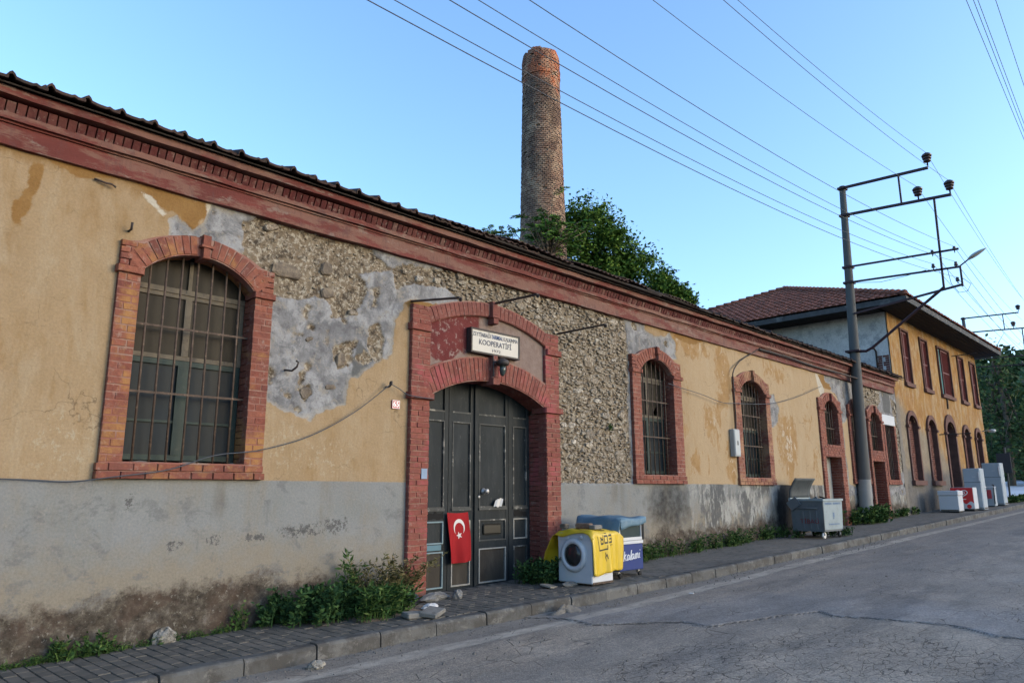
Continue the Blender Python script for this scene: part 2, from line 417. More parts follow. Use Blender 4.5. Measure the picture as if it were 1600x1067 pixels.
    dirt = m.mix(m.ramp(m.noise(18, 8, .78), [(.58,0.),(.63,.75)]), dirt, (.32,.30,.27))
    dad = m.mix(m.mapr(dmp, -.05, .09), dad, dirt)
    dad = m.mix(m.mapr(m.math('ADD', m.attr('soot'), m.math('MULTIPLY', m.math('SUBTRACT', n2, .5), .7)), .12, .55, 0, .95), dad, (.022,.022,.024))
    c = m.mix(mask('dado', .006, .008), c, dad)
    c = m.mix(.9, c, m.ramp(m.noise(45, 5, .7), [(.3,(.47,.475,.47)),(.7,(.66,.66,.635))]), 'MULTIPLY')
    m.color(c)
    h = m.math('ADD', m.math('MULTIPLY', m.noise(34, 7, .68), .6), m.math('MULTIPLY', m.noise(7, 6, .6), .8))
    m.bump(h, .55, .012)
    return m.m
M['wall'] = wall_mat()
def stone_mat():
    m = NT('rubble_stone', .92, .15)
    c = m.ramp(m.rnd(), [(0,(.19,.152,.11)),(.16,(.13,.108,.083)),(.30,(.225,.185,.138)),(.44,(.115,.10,.085)),(.56,(.26,.225,.175)),(.68,(.165,.145,.118)),(.78,(.20,.19,.172)),(.85,(.38,.345,.285)),(.92,(.52,.49,.44)),(1,(.14,.085,.06))], 'CONSTANT')
    c = m.mix(m.ramp(m.noise(2.0, 6, .65), [(.40,0.),(.60,.55)]), c, (.34,.30,.24))
    c = m.mix(m.ramp(m.noise(12, 9, .78), [(.42,0.),(.55,.85)]), c, (.25,.208,.158))
    c = m.mix(m.ramp(m.noise(19, 9, .78), [(.48,0.),(.56,.8)]), c, (.065,.053,.041))
    c = m.mix(m.ramp(m.noise(23, 8, .78), [(.55,0.),(.60,.8)]), c, (.45,.42,.36))
    m.color(c); m.bump(m.noise(26, 8, .75), .9, .02); return m.m
M['stone'] = stone_mat()
def boulder():
    m = NT('brown_boulder', .92, .15)
    c = m.ramp(m.noise(8, 8, .7), [(.35,(.085,.07,.057)),(.5,(.14,.116,.092)),(.66,(.24,.195,.14))])
    m.color(c); m.bump(m.noise(22, 7, .7), .8, .015); return m.m
M['boulder'] = boulder()
def door_mat(name, a, b, dust, amt):
    m = NT(name, .6, .14)
    c = m.ramp(m.noise(2.2, 6, .6, (1,1,.6)), [(.3,a),(.7,b)])
    c = m.mix(m.ramp(m.noise(3.4, 8, .7, (2,1,.4)), [(.48,0.),(.75,amt)]), c, dust)
    c = m.mix(m.ramp(m.noise(26, 7, .75, (1,1,.5)), [(.60,0.),(.68,.4)]), c, (.10,.10,.096))
    m.color(c); m.bump(m.noise(50, 5, .6, (1,1,.3)), .3, .005); return m.m
M['door'] = door_mat('door_paint', (.0095,.0135,.016), (.019,.025,.029), (.043,.045,.045), .5)
M['door_panel'] = door_mat('door_panel_paint', (.0075,.0115,.0145), (.016,.022,.0265), (.037,.043,.046), .6)
M['door_low'] = door_mat('door_panel_dusty', (.028,.025,.0215), (.045,.040,.034), (.08,.07,.058), .75)
M['mould'] = pm('worn_moulding', (.045,.048,.047), .3, 7, .7, .3, 60, col2=(.24,.235,.215), c2=(.54,.64), s2=8)
M['mould_w'] = pm('whitish_moulding', (.26,.255,.235), .25, 9, .7, .3, 60, col2=(.16,.15,.14), c2=(.54,.66), s2=9)
M['mould_b'] = pm('blue_tint_moulding', (.16,.23,.26), .2, 9, .7, .3, 60, col2=(.12,.13,.14), c2=(.54,.66), s2=9)
def pl(name, col, rough=.5, spec=.4, var=.08, metal=0., dirt=None):
    return pm(name, col, var, 5, rough, .12, 50, spec, metal, dirt, (.55,.75), 4)
M['white_enamel'] = pl('white_enamel', (.47,.49,.52), .35, .5, .04, dirt=(.50,.49,.45))
M['fridge'] = pl('grey_white_enamel', (.29,.335,.375), .45, .4, .05, dirt=(.36,.38,.38))
M['porthole'] = pl('dark_porthole_glass', (.02,.02,.022), .12, .5)
M['grey_plastic'] = pl('grey_plastic', (.42,.44,.47), .5, .4, .06)
M['yellow'] = pl('yellow_plastic_sheet', (.50,.345,.018), .42, .45, .10)
M['black_print'] = pl('black_print', (.015,.014,.010), .5, .3)
M['tarp'] = pl('faded_blue_tarp', (.085,.155,.215), .6, .3, .18, dirt=(.16,.22,.255))
M['tarp_side'] = pl('blue_grey_tarp', (.06,.105,.125), .65, .3, .15)
M['blue_panel'] = pl('deep_blue_panel', (.008,.026,.135), .5, .3, .08, dirt=(.016,.034,.16))
M['dark_glass'] = pl('freezer_glass', (.035,.05,.05), .15, .5, .1)
M['white_print'] = pl('white_print', (.72,.72,.72), .5, .3, .03)
M['rubber'] = pl('black_rubber', (.02,.02,.02), .8, .2)
M['steel'] = pl('caster_steel', (.35,.35,.35), .4, .5, .1, .6)
M['galv'] = pm('galvanised_bin_steel', (.105,.122,.135), .2, 3, .6, .25, 40, .3, .1, (.07,.08,.088), (.5,.7), 3, (1.5,1,.5))
M['bin_rim_lit'] = pm('rim_and_lit_side_steel', (.215,.262,.28), .12, 3, .6, .2, 40, .3, .0, (.15,.18,.19), (.55,.72), 4)  # paler bin steel: light on the street side painted in; also rim and hinge
M['bin_dark'] = pm('dark_lid_steel', (.050,.060,.066), .25, 3, .6, .2, 40, .3, .0, (.03,.036,.04), (.5,.7), 3)
M['bin_red'] = pl('faded_red_paint', (.16,.032,.035), .7, .2, .2, dirt=(.11,.07,.075))
M['bin_blue'] = pl('faded_blue_print', (.10,.155,.25), .7, .2, .2)
M['flag'] = pl('red_flag_cloth', (.235,.010,.013), .8, .15, .10)
M['flag_white'] = pl('white_cloth', (.52,.50,.49), .8, .15, .03)
M['sign_face'] = pm('sign_board_face', (.46,.44,.395), .08, 4, .6, .1, 60, col2=(.28,.25,.21), c2=(.6,.75), s2=5)
M['sign_text'] = pl('sign_lettering', (.055,.065,.095), .7, .2, .2)
M['sign_text2'] = pl('sign_lettering_blue', (.035,.07,.17), .7, .2, .2)
M['plate_red'] = pl('plate_enamel', (.35,.03,.04), .4, .5)
M['paper'] = pl('white_paper', (.48,.48,.48), .9, .1)
M['blue_paper'] = pl('pale_blue_paper', (.20,.265,.36), .8, .2)
M['concrete_pole'] = pm('concrete_pole', (.072,.074,.073), .2, 3, .8, .4, 60, col2=(.045,.045,.045), s2=3, st=(1,1,.3))
M['pole_white'] = pm('whitewashed_pole', (.22,.22,.212), .12, 5, .85, .4, 50, col2=(.22,.22,.22), c2=(.52,.66), s2=5)
M['insulator'] = pl('brown_porcelain', (.030,.014,.012), .3, .5)
M['wire'] = pm('dark_wire', (.05,.058,.07), 0, 5, .6, 0)
M['lamp'] = pl('grey_lamp_housing', (.34,.36,.37), .4, .5)
M['meter'] = pl('grey_meter_box', (.26,.28,.285), .5, .4, .1, dirt=(.33,.34,.34))
M['bag'] = pl('dirty_white_bag', (.115,.115,.112), .6, .4, .3, dirt=(.065,.062,.058))
M['rubble'] = pm('broken_concrete', (.16,.155,.142), .3, 8, .95, .8, 30, col2=(.09,.085,.078), s2=7)
M['pale_stone'] = pm('pale_stone', (.24,.228,.20), .3, 14, .95, .9, 30, col2=(.09,.085,.075), c2=(.46,.56), s2=16)
M['road_lump'] = pm('asphalt_lump', (.12,.112,.10), .35, 9, .95, .9, 40, col2=(.07,.066,.06), s2=9)
M['soil'] = pm('dry_soil', (.15,.112,.082), .35, 8, 1., 1., 25, col2=(.25,.2,.155), s2=9, dist=.02)
def leaf(name, stops, rough=.55):
    m = NT(name, .75, .10)
    c = m.ramp(m.rnd(), stops); m.color(c)
    m.b.inputs['Transmission Weight'].default_value = 0
    return m.m
M['leaf_tree'] = leaf('tree_leaf', [(0,(.022,.055,.012)),(.4,(.045,.10,.018)),(.75,(.08,.15,.024)),(1,(.13,.205,.035))])
M['leaf_ail'] = leaf('feather_leaf', [(0,(.055,.125,.022)),(.5,(.085,.175,.030)),(1,(.13,.23,.045))])
M['leaf_weed'] = leaf('weed_leaf', [(0,(.018,.042,.014)),(.5,(.036,.080,.022)),(.85,(.065,.115,.03)),(1,(.10,.13,.045))])
M['leaf_bush'] = leaf('dark_bush_leaf', [(0,(.015,.038,.016)),(.5,(.028,.066,.022)),(1,(.050,.095,.030))])
M['leaf_dry'] = leaf('dry_weed_leaf', [(0,(.06,.055,.028)),(.5,(.085,.09,.035)),(1,(.16,.12,.06))])
M['leaf_far'] = leaf('far_leaf', [(0,(.020,.040,.018)),(.5,(.042,.075,.028)),(1,(.09,.13,.045))])
M['bark'] = pm('bark', (.10,.08,.06), .35, 6, .95, .8, 30)
def ground_mats():
    # asphalt
    m = NT('old_asphalt', .88, .25)
    xyz = m.sep()
    n = m.noise(.9, 7, .62); fine = m.noise(130, 3, .6); mid = m.noise(6, 8, .7)
    low = m.ramp(n, [(.35,(.255,.213,.168)),(.65,(.33,.28,.224))])
    up = m.ramp(n, [(.35,(.222,.202,.186)),(.65,(.285,.262,.24))])
    patch = m.mapr(m.math('ADD', m.attr('patch'), m.math('MULTIPLY', m.math('SUBTRACT', mid, .5), .06)), -.01, .01)
    band = m.mapr(m.math('ADD', m.attr('patch'), m.math('MULTIPLY', m.math('SUBTRACT', n, .5), 2.2)), .9, 1.6)
    up = m.mix(band, up, m.ramp(n, [(.35,(.225,.19,.155)),(.65,(.29,.248,.206))]))
    c = m.mix(patch, low, up)
    c = m.mix(m.ramp(m.noise(3.0, 8, .7, (.35,1,1)), [(.46,0.),(.62,.5)]), c, (.155,.135,.113))
    c = m.mix(m.ramp(m.noise(1.4, 8, .72, (.25,1,1)), [(.50,0.),(.62,.5)]), c, (.072,.071,.072))
    c = m.mix(m.ramp(m.noise(1.0, 4, .6, (.03,1.1,1)), [(.44,0.),(.60,.45)]), c, (.14,.132,.125))
    c = m.mix(m.ramp(m.noise(2.3, 9, .76, (.6,1,1)), [(.57,0.),(.63,.5)]), c, (.24,.215,.185))
    agg = m.voro(75, 'F1'); ar = m.ramp(agg.outputs['Color'], [(.3,(.62,.62,.62)),(.62,(1,1,1)),(.9,(1.35,1.32,1.25))])
    c = m.mix(.75, c, ar, 'MULTIPLY')
    # alligator cracks
    v1q = m.voro(9, 'DISTANCE_TO_EDGE', (.6,1.25,1))
    wob = m.n('ShaderNodeTexNoise'); wob.inputs['Scale'].default_value = 5; wob.inputs['Detail'].default_value = 5; m.l(m.pos((.6,1.25,1)), wob.inputs['Vector'])
    wv = m.n('ShaderNodeVectorMath', operation='SCALE'); m.l(wob.outputs['Color'], wv.inputs[0]); wv.inputs['Scale'].default_value = .22
    wa = m.n('ShaderNodeVectorMath', operation='ADD'); m.l(m.pos((.6,1.25,1)), wa.inputs[0]); m.l(wv.outputs[0], wa.inputs[1]); m.l(wa.outputs[0], v1q.inputs['Vector'])
    v1 = v1q.outputs['Distance']
    zone = m.math('MULTIPLY', m.mapr(m.math('ADD', m.attr('allig'), m.math('MULTIPLY', m.math('SUBTRACT', m.noise(1.6,5,.6), .5), 1.1)), .0, .25), 1.)
    cw = m.math('MULTIPLY', m.math('MULTIPLY', m.mapr(v1, .012, .040, 1., 0.), zone), m.ramp(m.noise(4,6,.7), [(.40,.1),(.54,1.)]))
    v2 = m.voro(3.1, 'DISTANCE_TO_EDGE', (.6,1.3,1)).outputs['Distance']
    cw2 = m.math('MULTIPLY', m.mapr(v2, .004, .012, 1., 0.), m.ramp(m.noise(.7,4,.6), [(.52,0.),(.58,.8)]))
    crack = m.math('MAXIMUM', cw, cw2)
    crack = m.math('MAXIMUM', crack, m.mapr(m.math('ADD', m.attr('crk'), m.math('MULTIPLY', m.math('SUBTRACT', m.noise(30,4,.6), .5), .012)), .004, .016, 1., 0.))
    # dusty gutter and worn edge line
    gut = m.mapr(m.math('ADD', m.attr('kerb'), m.math('MULTIPLY', m.math('SUBTRACT', mid, .5), .35)), .12, .50, 1., 0.)
    c = m.mix(m.math('MULTIPLY', gut, .7), c, m.ramp(mid, [(.3,(.135,.118,.098)),(.7,(.225,.20,.168))]))
    ln = m.math('MULTIPLY', m.mapr(m.math('ABSOLUTE', m.attr('line')), .085, .13, 1., 0.), m.ramp(m.noise(7, 9, .75, (.35,1,1)), [(.34,0.),(.56,.85)]))
    c = m.mix(ln, c, m.ramp(mid, [(.3,(.30,.262,.212)),(.7,(.43,.385,.32))]))
    c = m.mix(m.math('MULTIPLY', crack, .85), c, (.028,.026,.024))
    m.color(c)
    h = m.math('SUBTRACT', m.math('ADD', m.math('MULTIPLY', agg.outputs['Distance'], .5), m.math('MULTIPLY', fine, .4)), m.math('MULTIPLY', crack, 1.6))
    m.bump(h, .55, .012)
    M['road'] = m.m
    m = NT('paver_concrete', .92, .2)
    c = m.ramp(m.rnd(), [(0,(.075,.071,.062)),(.5,(.095,.088,.076)),(1,(.115,.106,.092))])
    c = m.mix(m.ramp(m.noise(5, 8, .7), [(.47,0.),(.62,.6)]), c, (.15,.13,.108))
    c = m.mix(m.ramp(m.noise(17, 7, .72), [(.6,0.),(.7,.5)]), c, (.075,.07,.065))
    m.color(c); m.bump(m.noise(90, 5, .65), .5, .006); M['paver'] = m.m
    m = NT('kerb_concrete', .92, .2)
    c = m.ramp(m.rnd(), [(0,(.088,.088,.085)),(1,(.12,.118,.112))])
    c = m.mix(m.ramp(m.noise(3.4, 8, .7), [(.45,0.),(.57,.75)]), c, (.052,.048,.043))
    c = m.mix(m.ramp(m.noise(11, 8, .75), [(.55,0.),(.62,.6)]), c, (.17,.163,.15))
    m.color(c); m.bump(m.noise(55, 6, .68), .6, .01); M['kerb'] = m.m
    M['joint'] = pm('sandy_joint', (.055,.05,.043), .4, 20, 1., .6, 60)
    m = NT('concrete_footway', .93, .15)
    c = m.ramp(m.noise(1.6, 8, .68), [(.35,(.10,.094,.084)),(.65,(.155,.144,.127))])
    c = m.mix(m.ramp(m.noise(6, 8, .75), [(.50,0.),(.60,.6)]), c, (.165,.143,.118))
    c = m.mix(m.ramp(m.noise(9, 8, .75), [(.53,0.),(.62,.65)]), c, (.04,.037,.032))
    m.color(c); m.bump(m.noise(60, 6, .7), .6, .012); M['footway'] = m.m
    M['earth'] = pm('earth', (.10,.09,.065), .35, .6, 1., .8, 8, col2=(.06,.085,.035), c2=(.45,.6), s2=.5)
    M['lot'] = pm('pale_concrete_yard', (.46,.47,.49), .1, .4, .9, .2, 8)
    M['hill'] = pm('wooded_hill', (.026,.042,.022), .4, .12, 1., 1., 1.2, dist=.4)
ground_mats()

# ------------------------------------------------------------------ setting: terrain, road, pavement, kerb
def terrain():
    xs = np.concatenate([np.linspace(-400,-20,14), np.linspace(-15,60,40), np.linspace(70,900,40)])
    ys = np.concatenate([np.linspace(-500,-20,16), np.linspace(-16,60,40), np.linspace(70,700,24)])
    X, Y = np.meshgrid(xs, ys)
    Z = .0256*np.clip(X, -8, 62) - .32
    Z = np.where(Y > .4, Z+.15, Z)
    V = np.stack([X, Y, Z], -1).reshape(-1, 3); w = len(xs)
    Fa = [(j*w+i, j*w+i+1, (j+1)*w+i+1, (j+1)*w+i) for j in range(len(ys)-1) for i in range(w-1)]
    o = link('ground', np_mesh('ground', V, Fa, M['earth'])); tag(o, kind='structure')
terrain()

CR = np.array([(6.05,-1.2),(6.35,-1.31),(6.58,-1.61),(6.67,-1.92),(6.58,-2.31),(7.3,-3.01),(7.22,-3.36),(8.09,-3.61),(8.79,-3.9),(8.57,-4.12),(8.71,-4.61),(8.79,-5.27),(8.49,-5.72),(8.7,-6.6),(8.4,-7.5),(8.9,-16)])
def pdist(x, y, P):
    d = np.full(x.shape, 1e9)
    for a, b in zip(P[:-1], P[1:]):
        e = b-a; t = np.clip(((x-a[0])*e[0]+(y-a[1])*e[1])/(e@e), 0, 1)
        d = np.minimum(d, np.hypot(x-a[0]-e[0]*t, y-a[1]-e[1]*t))
    return d
LINE = np.array([(-8,-1.70),(3.3,-1.73),(6.7,-1.97),(12.9,-1.90),(19.3,-1.95),(30.8,-2.1),(90,-2.1)])
def road():
    xs = np.concatenate([np.arange(-8,2,.12), np.arange(2,11,.03), np.arange(11,24,.08), np.arange(24,120,1.0)])
    t = np.concatenate([np.arange(0,.8,.03), np.arange(.8,5.2,.03), np.arange(5.2,9,.12), np.arange(9,9.8,.4)])
    X, T = np.meshgrid(xs, t)
    Y = np.interp(X, KX, KYV)+.05-T
    Z = .03+.0256*np.clip(X,-8,62)-ROAD_DROP
    d = pdist(X, Y, CR)
    xc = np.interp(-Y, -CR[::1,1] if False else -CR[:,1], CR[:,0])
    # the crack folds back on itself slightly, so side is read from y as a function of x too
    side = np.where(X > xc, 1., -1.)
    jag = fbm(X, Y, 7, 4, 3)*.05+fbm(X, Y, 26, 3, 5)*.02
    sd = side*d+jag
    Z = Z+.018*sstep(-.012,.012,sd)*sstep(1.4,.2,np.abs(sd))
    Z += fbm(X, Y, .7, 3, 8)*.03+fbm(X, Y, 3, 4, 9)*.010
    al = np.where(side < 0, 1, 0)*sstep(.25,.9,d)*sstep(-2.9,-3.7,Y)*sstep(4.2,5.4,X)
    al = np.maximum(al, sstep(.3,.8,d)*sstep(-5.0,-5.6,Y)*(X > 5))*1.
    line = Y-np.interp(X, LINE[:,0], LINE[:,1])+fbm(X,Y,2,3,31)*.06
    # a shallow heap of spilt asphalt lies against the kerb by the door
    V = np.stack([X, Y, Z], -1).reshape(-1, 3); w = len(xs)
    i, j = np.meshgrid(np.arange(w-1), np.arange(len(t)-1)); b = (j*w+i).ravel()
    Fa = np.stack([b, b+w, b+w+1, b+1], -1)
    me = np_mesh('road', V, Fa, M['road'], dict(patch=sd, allig=al-.55, crk=np.abs(side*d+jag), kerb=T, line=line))
    o = link('road', me); tag(o, kind='structure')
road()

def grit():
    rn = np.random.default_rng(12); V = []; Fa = []
    for i in range(900):
        x = 2.5+rn.random()**1.6*16; y = KY(x)-.01-abs(rn.normal())*.16 if rn.random() < .75 else KY(x)-rn.uniform(.2,2.5)
        s_ = rn.uniform(.004,.014)*(1.6 if rn.random() < .06 else 1); z = ZR(x)+.004; a = rn.uniform(0,6.28)
        p = [(math.cos(a+k*1.57)*s_*rn.uniform(.7,1.2), math.sin(a+k*1.57)*s_*rn.uniform(.7,1.2)) for k in range(4)]
        b = len(V)
        V += [(x+q[0], y+q[1], z-.006) for q in p]+[(x+q[0]*.55, y+q[1]*.55, z+s_*rn.uniform(.5,.9)) for q in p]
        Fa += [(b+k, b+(k+1)%4, b+4+(k+1)%4, b+4+k) for k in range(4)]+[(b+4,b+5,b+6,b+7)]
    o = link('gutter_grit', np_mesh('gutter_grit', V, Fa, M['road_lump'], smooth=False)); tag(o, kind='stuff')
grit()

def pavement():
    mb = MB()
    n = 120
    xs = [-8+i*98/n for i in range(n+1)]
    bed = -.022
    v = []
    for x in xs:
        y1 = KY(x)+.13
        v += [(x,.35,ZG(x)+bed+.0),(x,y1,ZG(x)+bed)]
    mb.add(v, [(2*i,2*i+1,2*i+3,2*i+2) for i in range(n)])
    o = mb.build('pavement', M['joint']); tag(o, kind='structure')
    # concrete pavers, long side across the footway
    me = MB(); b = .03
    me.add([(-.5,-.5,0),(.5,-.5,0),(.5,.5,0),(-.5,.5,0),(-.5,-.5,.8),(.5,-.5,.8),(.5,.5,.8),(-.5,.5,.8),(-.46,-.48,1),(.46,-.48,1),(.46,.48,1),(-.46,.48,1)],
        [(0,1,5,4),(1,2,6,5),(2,3,7,6),(3,0,4,7),(4,5,9,8),(5,6,10,9),(6,7,11,10),(7,4,8,11),(8,9,10,11)])
    pm_ = bpy.data.meshes.new('paver'); pm_.from_pydata(me.v, [], me.f); pm_.materials.append(M['paver'])
    spots = []
    w, l, g = .105, .205, .007
    c = 0; x = .9
    while x < 9.6:
        y = .06-(c % 2)*l*.5+.1
        yk = KY(x)+.145
        while y-l > yk-.02:
            spots.append((x, y-l/2, l)); y -= l
        if y-yk > .05: spots.append((x, (y+yk)/2, y-yk))
        x += w; c += 1
    rest = MB(); k = 0
    for (x, y, L) in spots:
        big = x > 1.35 and k < 300 and y < .1
        dz = random.uniform(-.003,.003); th = .06
        rz = random.uniform(-.010,.010); rx = random.uniform(-.008,.008); ry = random.uniform(-.012,.012)-.0256
        pos = Vector((x, y, ZG(x)-th+.002+dz)); scl = (w-g, L-g, th)
        if big:
            piece('paver', pm_, o, pos, scl, (rx, ry, rz)); k += 1
        else:
            Mx = Matrix.Translation(pos) @ Matrix.Rotation(ry,4,'Y') @ Matrix.Rotation(rx,4,'X') @ Matrix.Diagonal((*scl,1))
            rest.add([Mx @ Vector(q) for q in me.v], me.f)
    rest.build('paver_field', M['paver'], o, kind='stuff')
    # plain concrete beyond
    cm = MB(); nx = 260
    def fn(u, v):
        x = 9.45+u*u*70+u*10; yk = KY(x)+.14
        y = .3+(yk-.3)*v
        z = ZG(x)+.003+(.012*math.sin(x*2.1)*math.sin(y*3+x)+.010*math.sin(x*.9+1))*min(1, (x-9.45)*2)*(1-v**6)
        return (x, y, z)
    cm.grid(fn, nx, 10)
    cm.build('concrete_slab', M['footway'], o, smooth=True)
    # kerbstones
    kb = MB(); kb.build('x', M['kerb']) if False else None
    prof = [(0,-.25),(0,.0-.03),(.012,-.008),(.03,0),(.145,0),(.145,-.25)]
    v = []; f = []
    for sx in (-.5,.5):
        for p in prof: v.append((sx, p[0], p[1]))
    n6 = len(prof)
    for i in range(n6): f.append((i,(i+1)%n6,(i+1)%n6+n6,i+n6))
    f += [tuple(range(n6-1,-1,-1)), tuple(range(n6,2*n6))]
    km = bpy.data.meshes.new('kerbstone'); km.from_pydata(v, [], [tuple(reversed(q)) for q in f]); km.materials.append(M['kerb'])
    kr = MB(); kr.add([(-8,KY(-8)+.03,ZG(-8)-.3),(90,KY(90)+.03,ZG(62)-.3),(90,KY(90)+.12,ZG(62)-.3),(-8,KY(-8)+.12,ZG(-8)-.3)], [(0,1,2,3)])
    ko = kr.build('kerb', M['joint']); tag(ko, kind='structure')
    x = -1.72; Ls = .69
    while x < 62:
        xm = x+Ls/2; a = math.atan2(KY(x+Ls)-KY(x), Ls)
        piece('kerbstone', km, ko, (xm, KY(xm)+random.uniform(-.008,.008), ZG(xm)+.004+random.uniform(-.008,.006)), (Ls-.014,1,1), (random.uniform(-.015,.015), -.0256, a+random.uniform(-.006,.006)))
        x += Ls
    return o
pavement()

# ------------------------------------------------------------------ the long warehouse
WX0, WX1 = -4.0, 25.98
wh = thing('warehouse', 'long single storey ochre stone warehouse with red brick surrounds and red cornice', 'building', (12, 3, ZG(12)))

def arc(x0, x1, zs, zc, n=24, dx=0.):           # points of a segmental arch from (x0,zs) over the crown to (x1,zs)
    h = zc-zs; w = (x1-x0)/2; Rr = (w*w+h*h)/(2*h); cx = (x0+x1)/2; cz = zc-Rr
    a0 = math.atan2(zs-cz, x0-cx); a1 = math.atan2(zs-cz, x1-cx)
    return [(cx+Rr*math.cos(a0+(a1-a0)*i/n), cz+Rr*math.sin(a0+(a1-a0)*i/n)) for i in range(n+1)], (cx, cz, Rr, a0, a1)

# openings in the wall: (x0, x1, z0, zspring, zcrown)
OPEN = [(2.39,3.58,1.80,3.66,3.94), (11.07,12.17,1.79,3.66,3.94), (14.93,16.15,1.78,3.66,3.94),
        (6.09,8.41,-.2,2.74,3.05), (19.66,20.58,2.70,3.66,3.90), (19.50,20.55,-.2,2.36,2.37),
        (21.62,22.50,1.80,3.62,3.86), (23.12,24.06,2.66,3.62,3.86), (23.06,24.06,-.2,2.32,2.33), (24.45,25.32,1.80,3.50,3.51)]
LOST = [(2.6,4.3),(2.63,4.02),(3.78,3.97),(3.77,2.47),(4.01,2.41),(4.39,2.32),(4.47,2.42),(4.84,2.53),(4.89,2.85),(5.0,2.88),(5.18,3.06),(5.33,3.16),(5.45,3.15),(5.49,3.26),(5.56,3.7),(5.68,3.94),(5.78,4.02),(6.44,4.02),(7.25,4.1),(8.6,3.9),(8.6,1.55),(10.84,1.55),(10.9,3.9),(11.69,4.1),(12.25,4.0),(12.41,4.05),(12.4,4.37),(12.2,4.55),(12.03,4.46),(11.56,4.39),(11.32,4.47),(11.34,4.66),(11.3,4.8),(6.31,4.8),(5.32,4.64),(3.54,4.66),(3.03,4.58),(2.96,4.36),(2.86,4.22),(2.67,4.39)]
P3 = [(16.2,3.72),(16.72,3.74),(16.8,3.58),(16.97,3.44),(16.85,3.06),(16.57,2.9),(16.2,2.98)]
ENDL = [(19.9,4.7),(20.2,4.3),(20.75,4.1),(20.8,3.0),(20.95,2.3),(21.0,1.6),(20.8,.0),(26.2,.0),(26.2,4.8)]
KEEP = [(21.02,3.3),(21.5,3.5),(21.5,1.62),(21.1,1.62),(21.05,2.6)]
ORNG = [[(2.22,4.62),(2.56,4.57),(3.03,4.58),(3.08,4.43),(2.96,4.36),(2.86,4.22),(2.68,4.35),(2.45,4.39)],
        [(5.6,3.97),(5.75,4.17),(5.97,4.33),(6.31,4.32),(6.61,4.18),(6.2,3.9),(5.76,3.9)],
        [(1.2,4.7),(1.5,4.56),(1.75,4.48),(2.3,4.62),(2.3,4.72),(1.2,4.75)], [(1.38,4.5),(1.46,4.5),(1.40,4.1),(1.31,3.88),(1.28,4.05),(1.35,4.25)],
        [(12.35,4.5),(12.5,4.66),(13.6,4.7),(13.5,4.55),(12.9,4.42)], [(19.4,4.5),(20.4,4.66),(21.6,4.66),(21.6,4.3),(20.9,3.95),(20.4,4.2),(19.8,4.2)]]
WHIT = [[(2.96,4.57),(3.54,4.61),(3.44,4.49),(3.3,4.4),(3.12,4.39),(2.99,4.44)], [(2.3,4.5),(2.42,4.48),(2.58,4.33),(2.55,4.29),(2.42,4.38)], [(19.35,4.55),(19.5,4.55),(19.9,4.15),(19.7,3.85),(19.5,4.15)]]
ST = [[(3.4,4.47),(3.7,4.64),(4.2,4.7),(5.08,4.62),(5.46,4.37),(4.96,4.2),(5.08,4.03),(5.05,3.82),(4.77,3.59),(4.59,3.56),(4.58,3.73),(4.46,3.81),(3.98,3.69),(3.7,3.72),(3.7,3.97),(3.43,4.05)],
      [(5.49,4.38),(5.75,4.49),(6.4,4.6),(6.4,4.3),(5.86,4.24),(5.56,4.14)],
      [(6.25,4.62),(6.6,4.8),(10.67,4.8),(10.79,3.98),(10.72,3.0),(10.74,1.62),(8.6,1.62),(8.6,3.9),(7.25,4.15),(6.74,4.15),(6.43,4.31)],
      [(4.64,3.21),(5.0,3.35),(4.92,3.14),(4.88,2.92),(4.83,2.99),(4.71,2.95)],
      [(5.11,3.52),(5.3,3.67),(5.38,3.5),(5.36,3.16),(5.29,3.1),(5.17,3.23)],
      [(4.22,2.66),(4.35,2.72),(4.40,2.60),(4.30,2.52)],
      [(22.3,4.7),(24.4,4.7),(24.5,4.2),(23.9,3.9),(23.2,3.7),(22.6,3.4),(22.4,3.0),(22.35,4.0)],[(25.5,4.4),(25.98,4.3),(25.98,2.0),(25.6,2.4)]]
DCEM = [[(5.01,3.34),(5.2,3.13),(5.02,2.88),(4.9,2.8),(4.92,3.11)], [(24.6,4.6),(25.4,4.6),(25.3,3.9),(24.7,3.9)]]
def fields(X, Z):
    w1 = fbm(X, Z, 3.2, 5, 1); w2 = fbm(X, Z, 14, 4, 2)
    jag = w1*.10+w2*.07
    lost = np.maximum(np.maximum(sdf(X, Z, LOST), sdf(X, Z, P3)), sdf(X, Z, ENDL)+w1*.35)
    lost = np.maximum(lost, -99); lost = np.minimum(lost+jag, 9)
    lost = np.minimum(lost, -(sdf(X, Z, KEEP)+w1*.2))
    plas = -lost
    ston = np.max([sdf(X, Z, p) for p in ST], axis=0)+w1*.13+w2*.08
    hx, hz = fbm(X, Z, 4.2, 2, 61), fbm(X, Z, 9, 2, 62)
    holes = np.where(lost > .05, hx+.35*hz-.30, -1)*.25      # odd spots where cement fell off the stone
    ston = np.maximum(ston, holes)
    ston = np.minimum(ston, lost+.02)
    orng = np.max([sdf(X, Z, p) for p in ORNG], axis=0)+jag*.8
    whit = np.max([sdf(X, Z, p) for p in WHIT], axis=0)+jag*.5
    dcem = np.max([sdf(X, Z, p) for p in DCEM], axis=0)+w2*.03
    return w1, w2, plas, ston, orng, whit, dcem
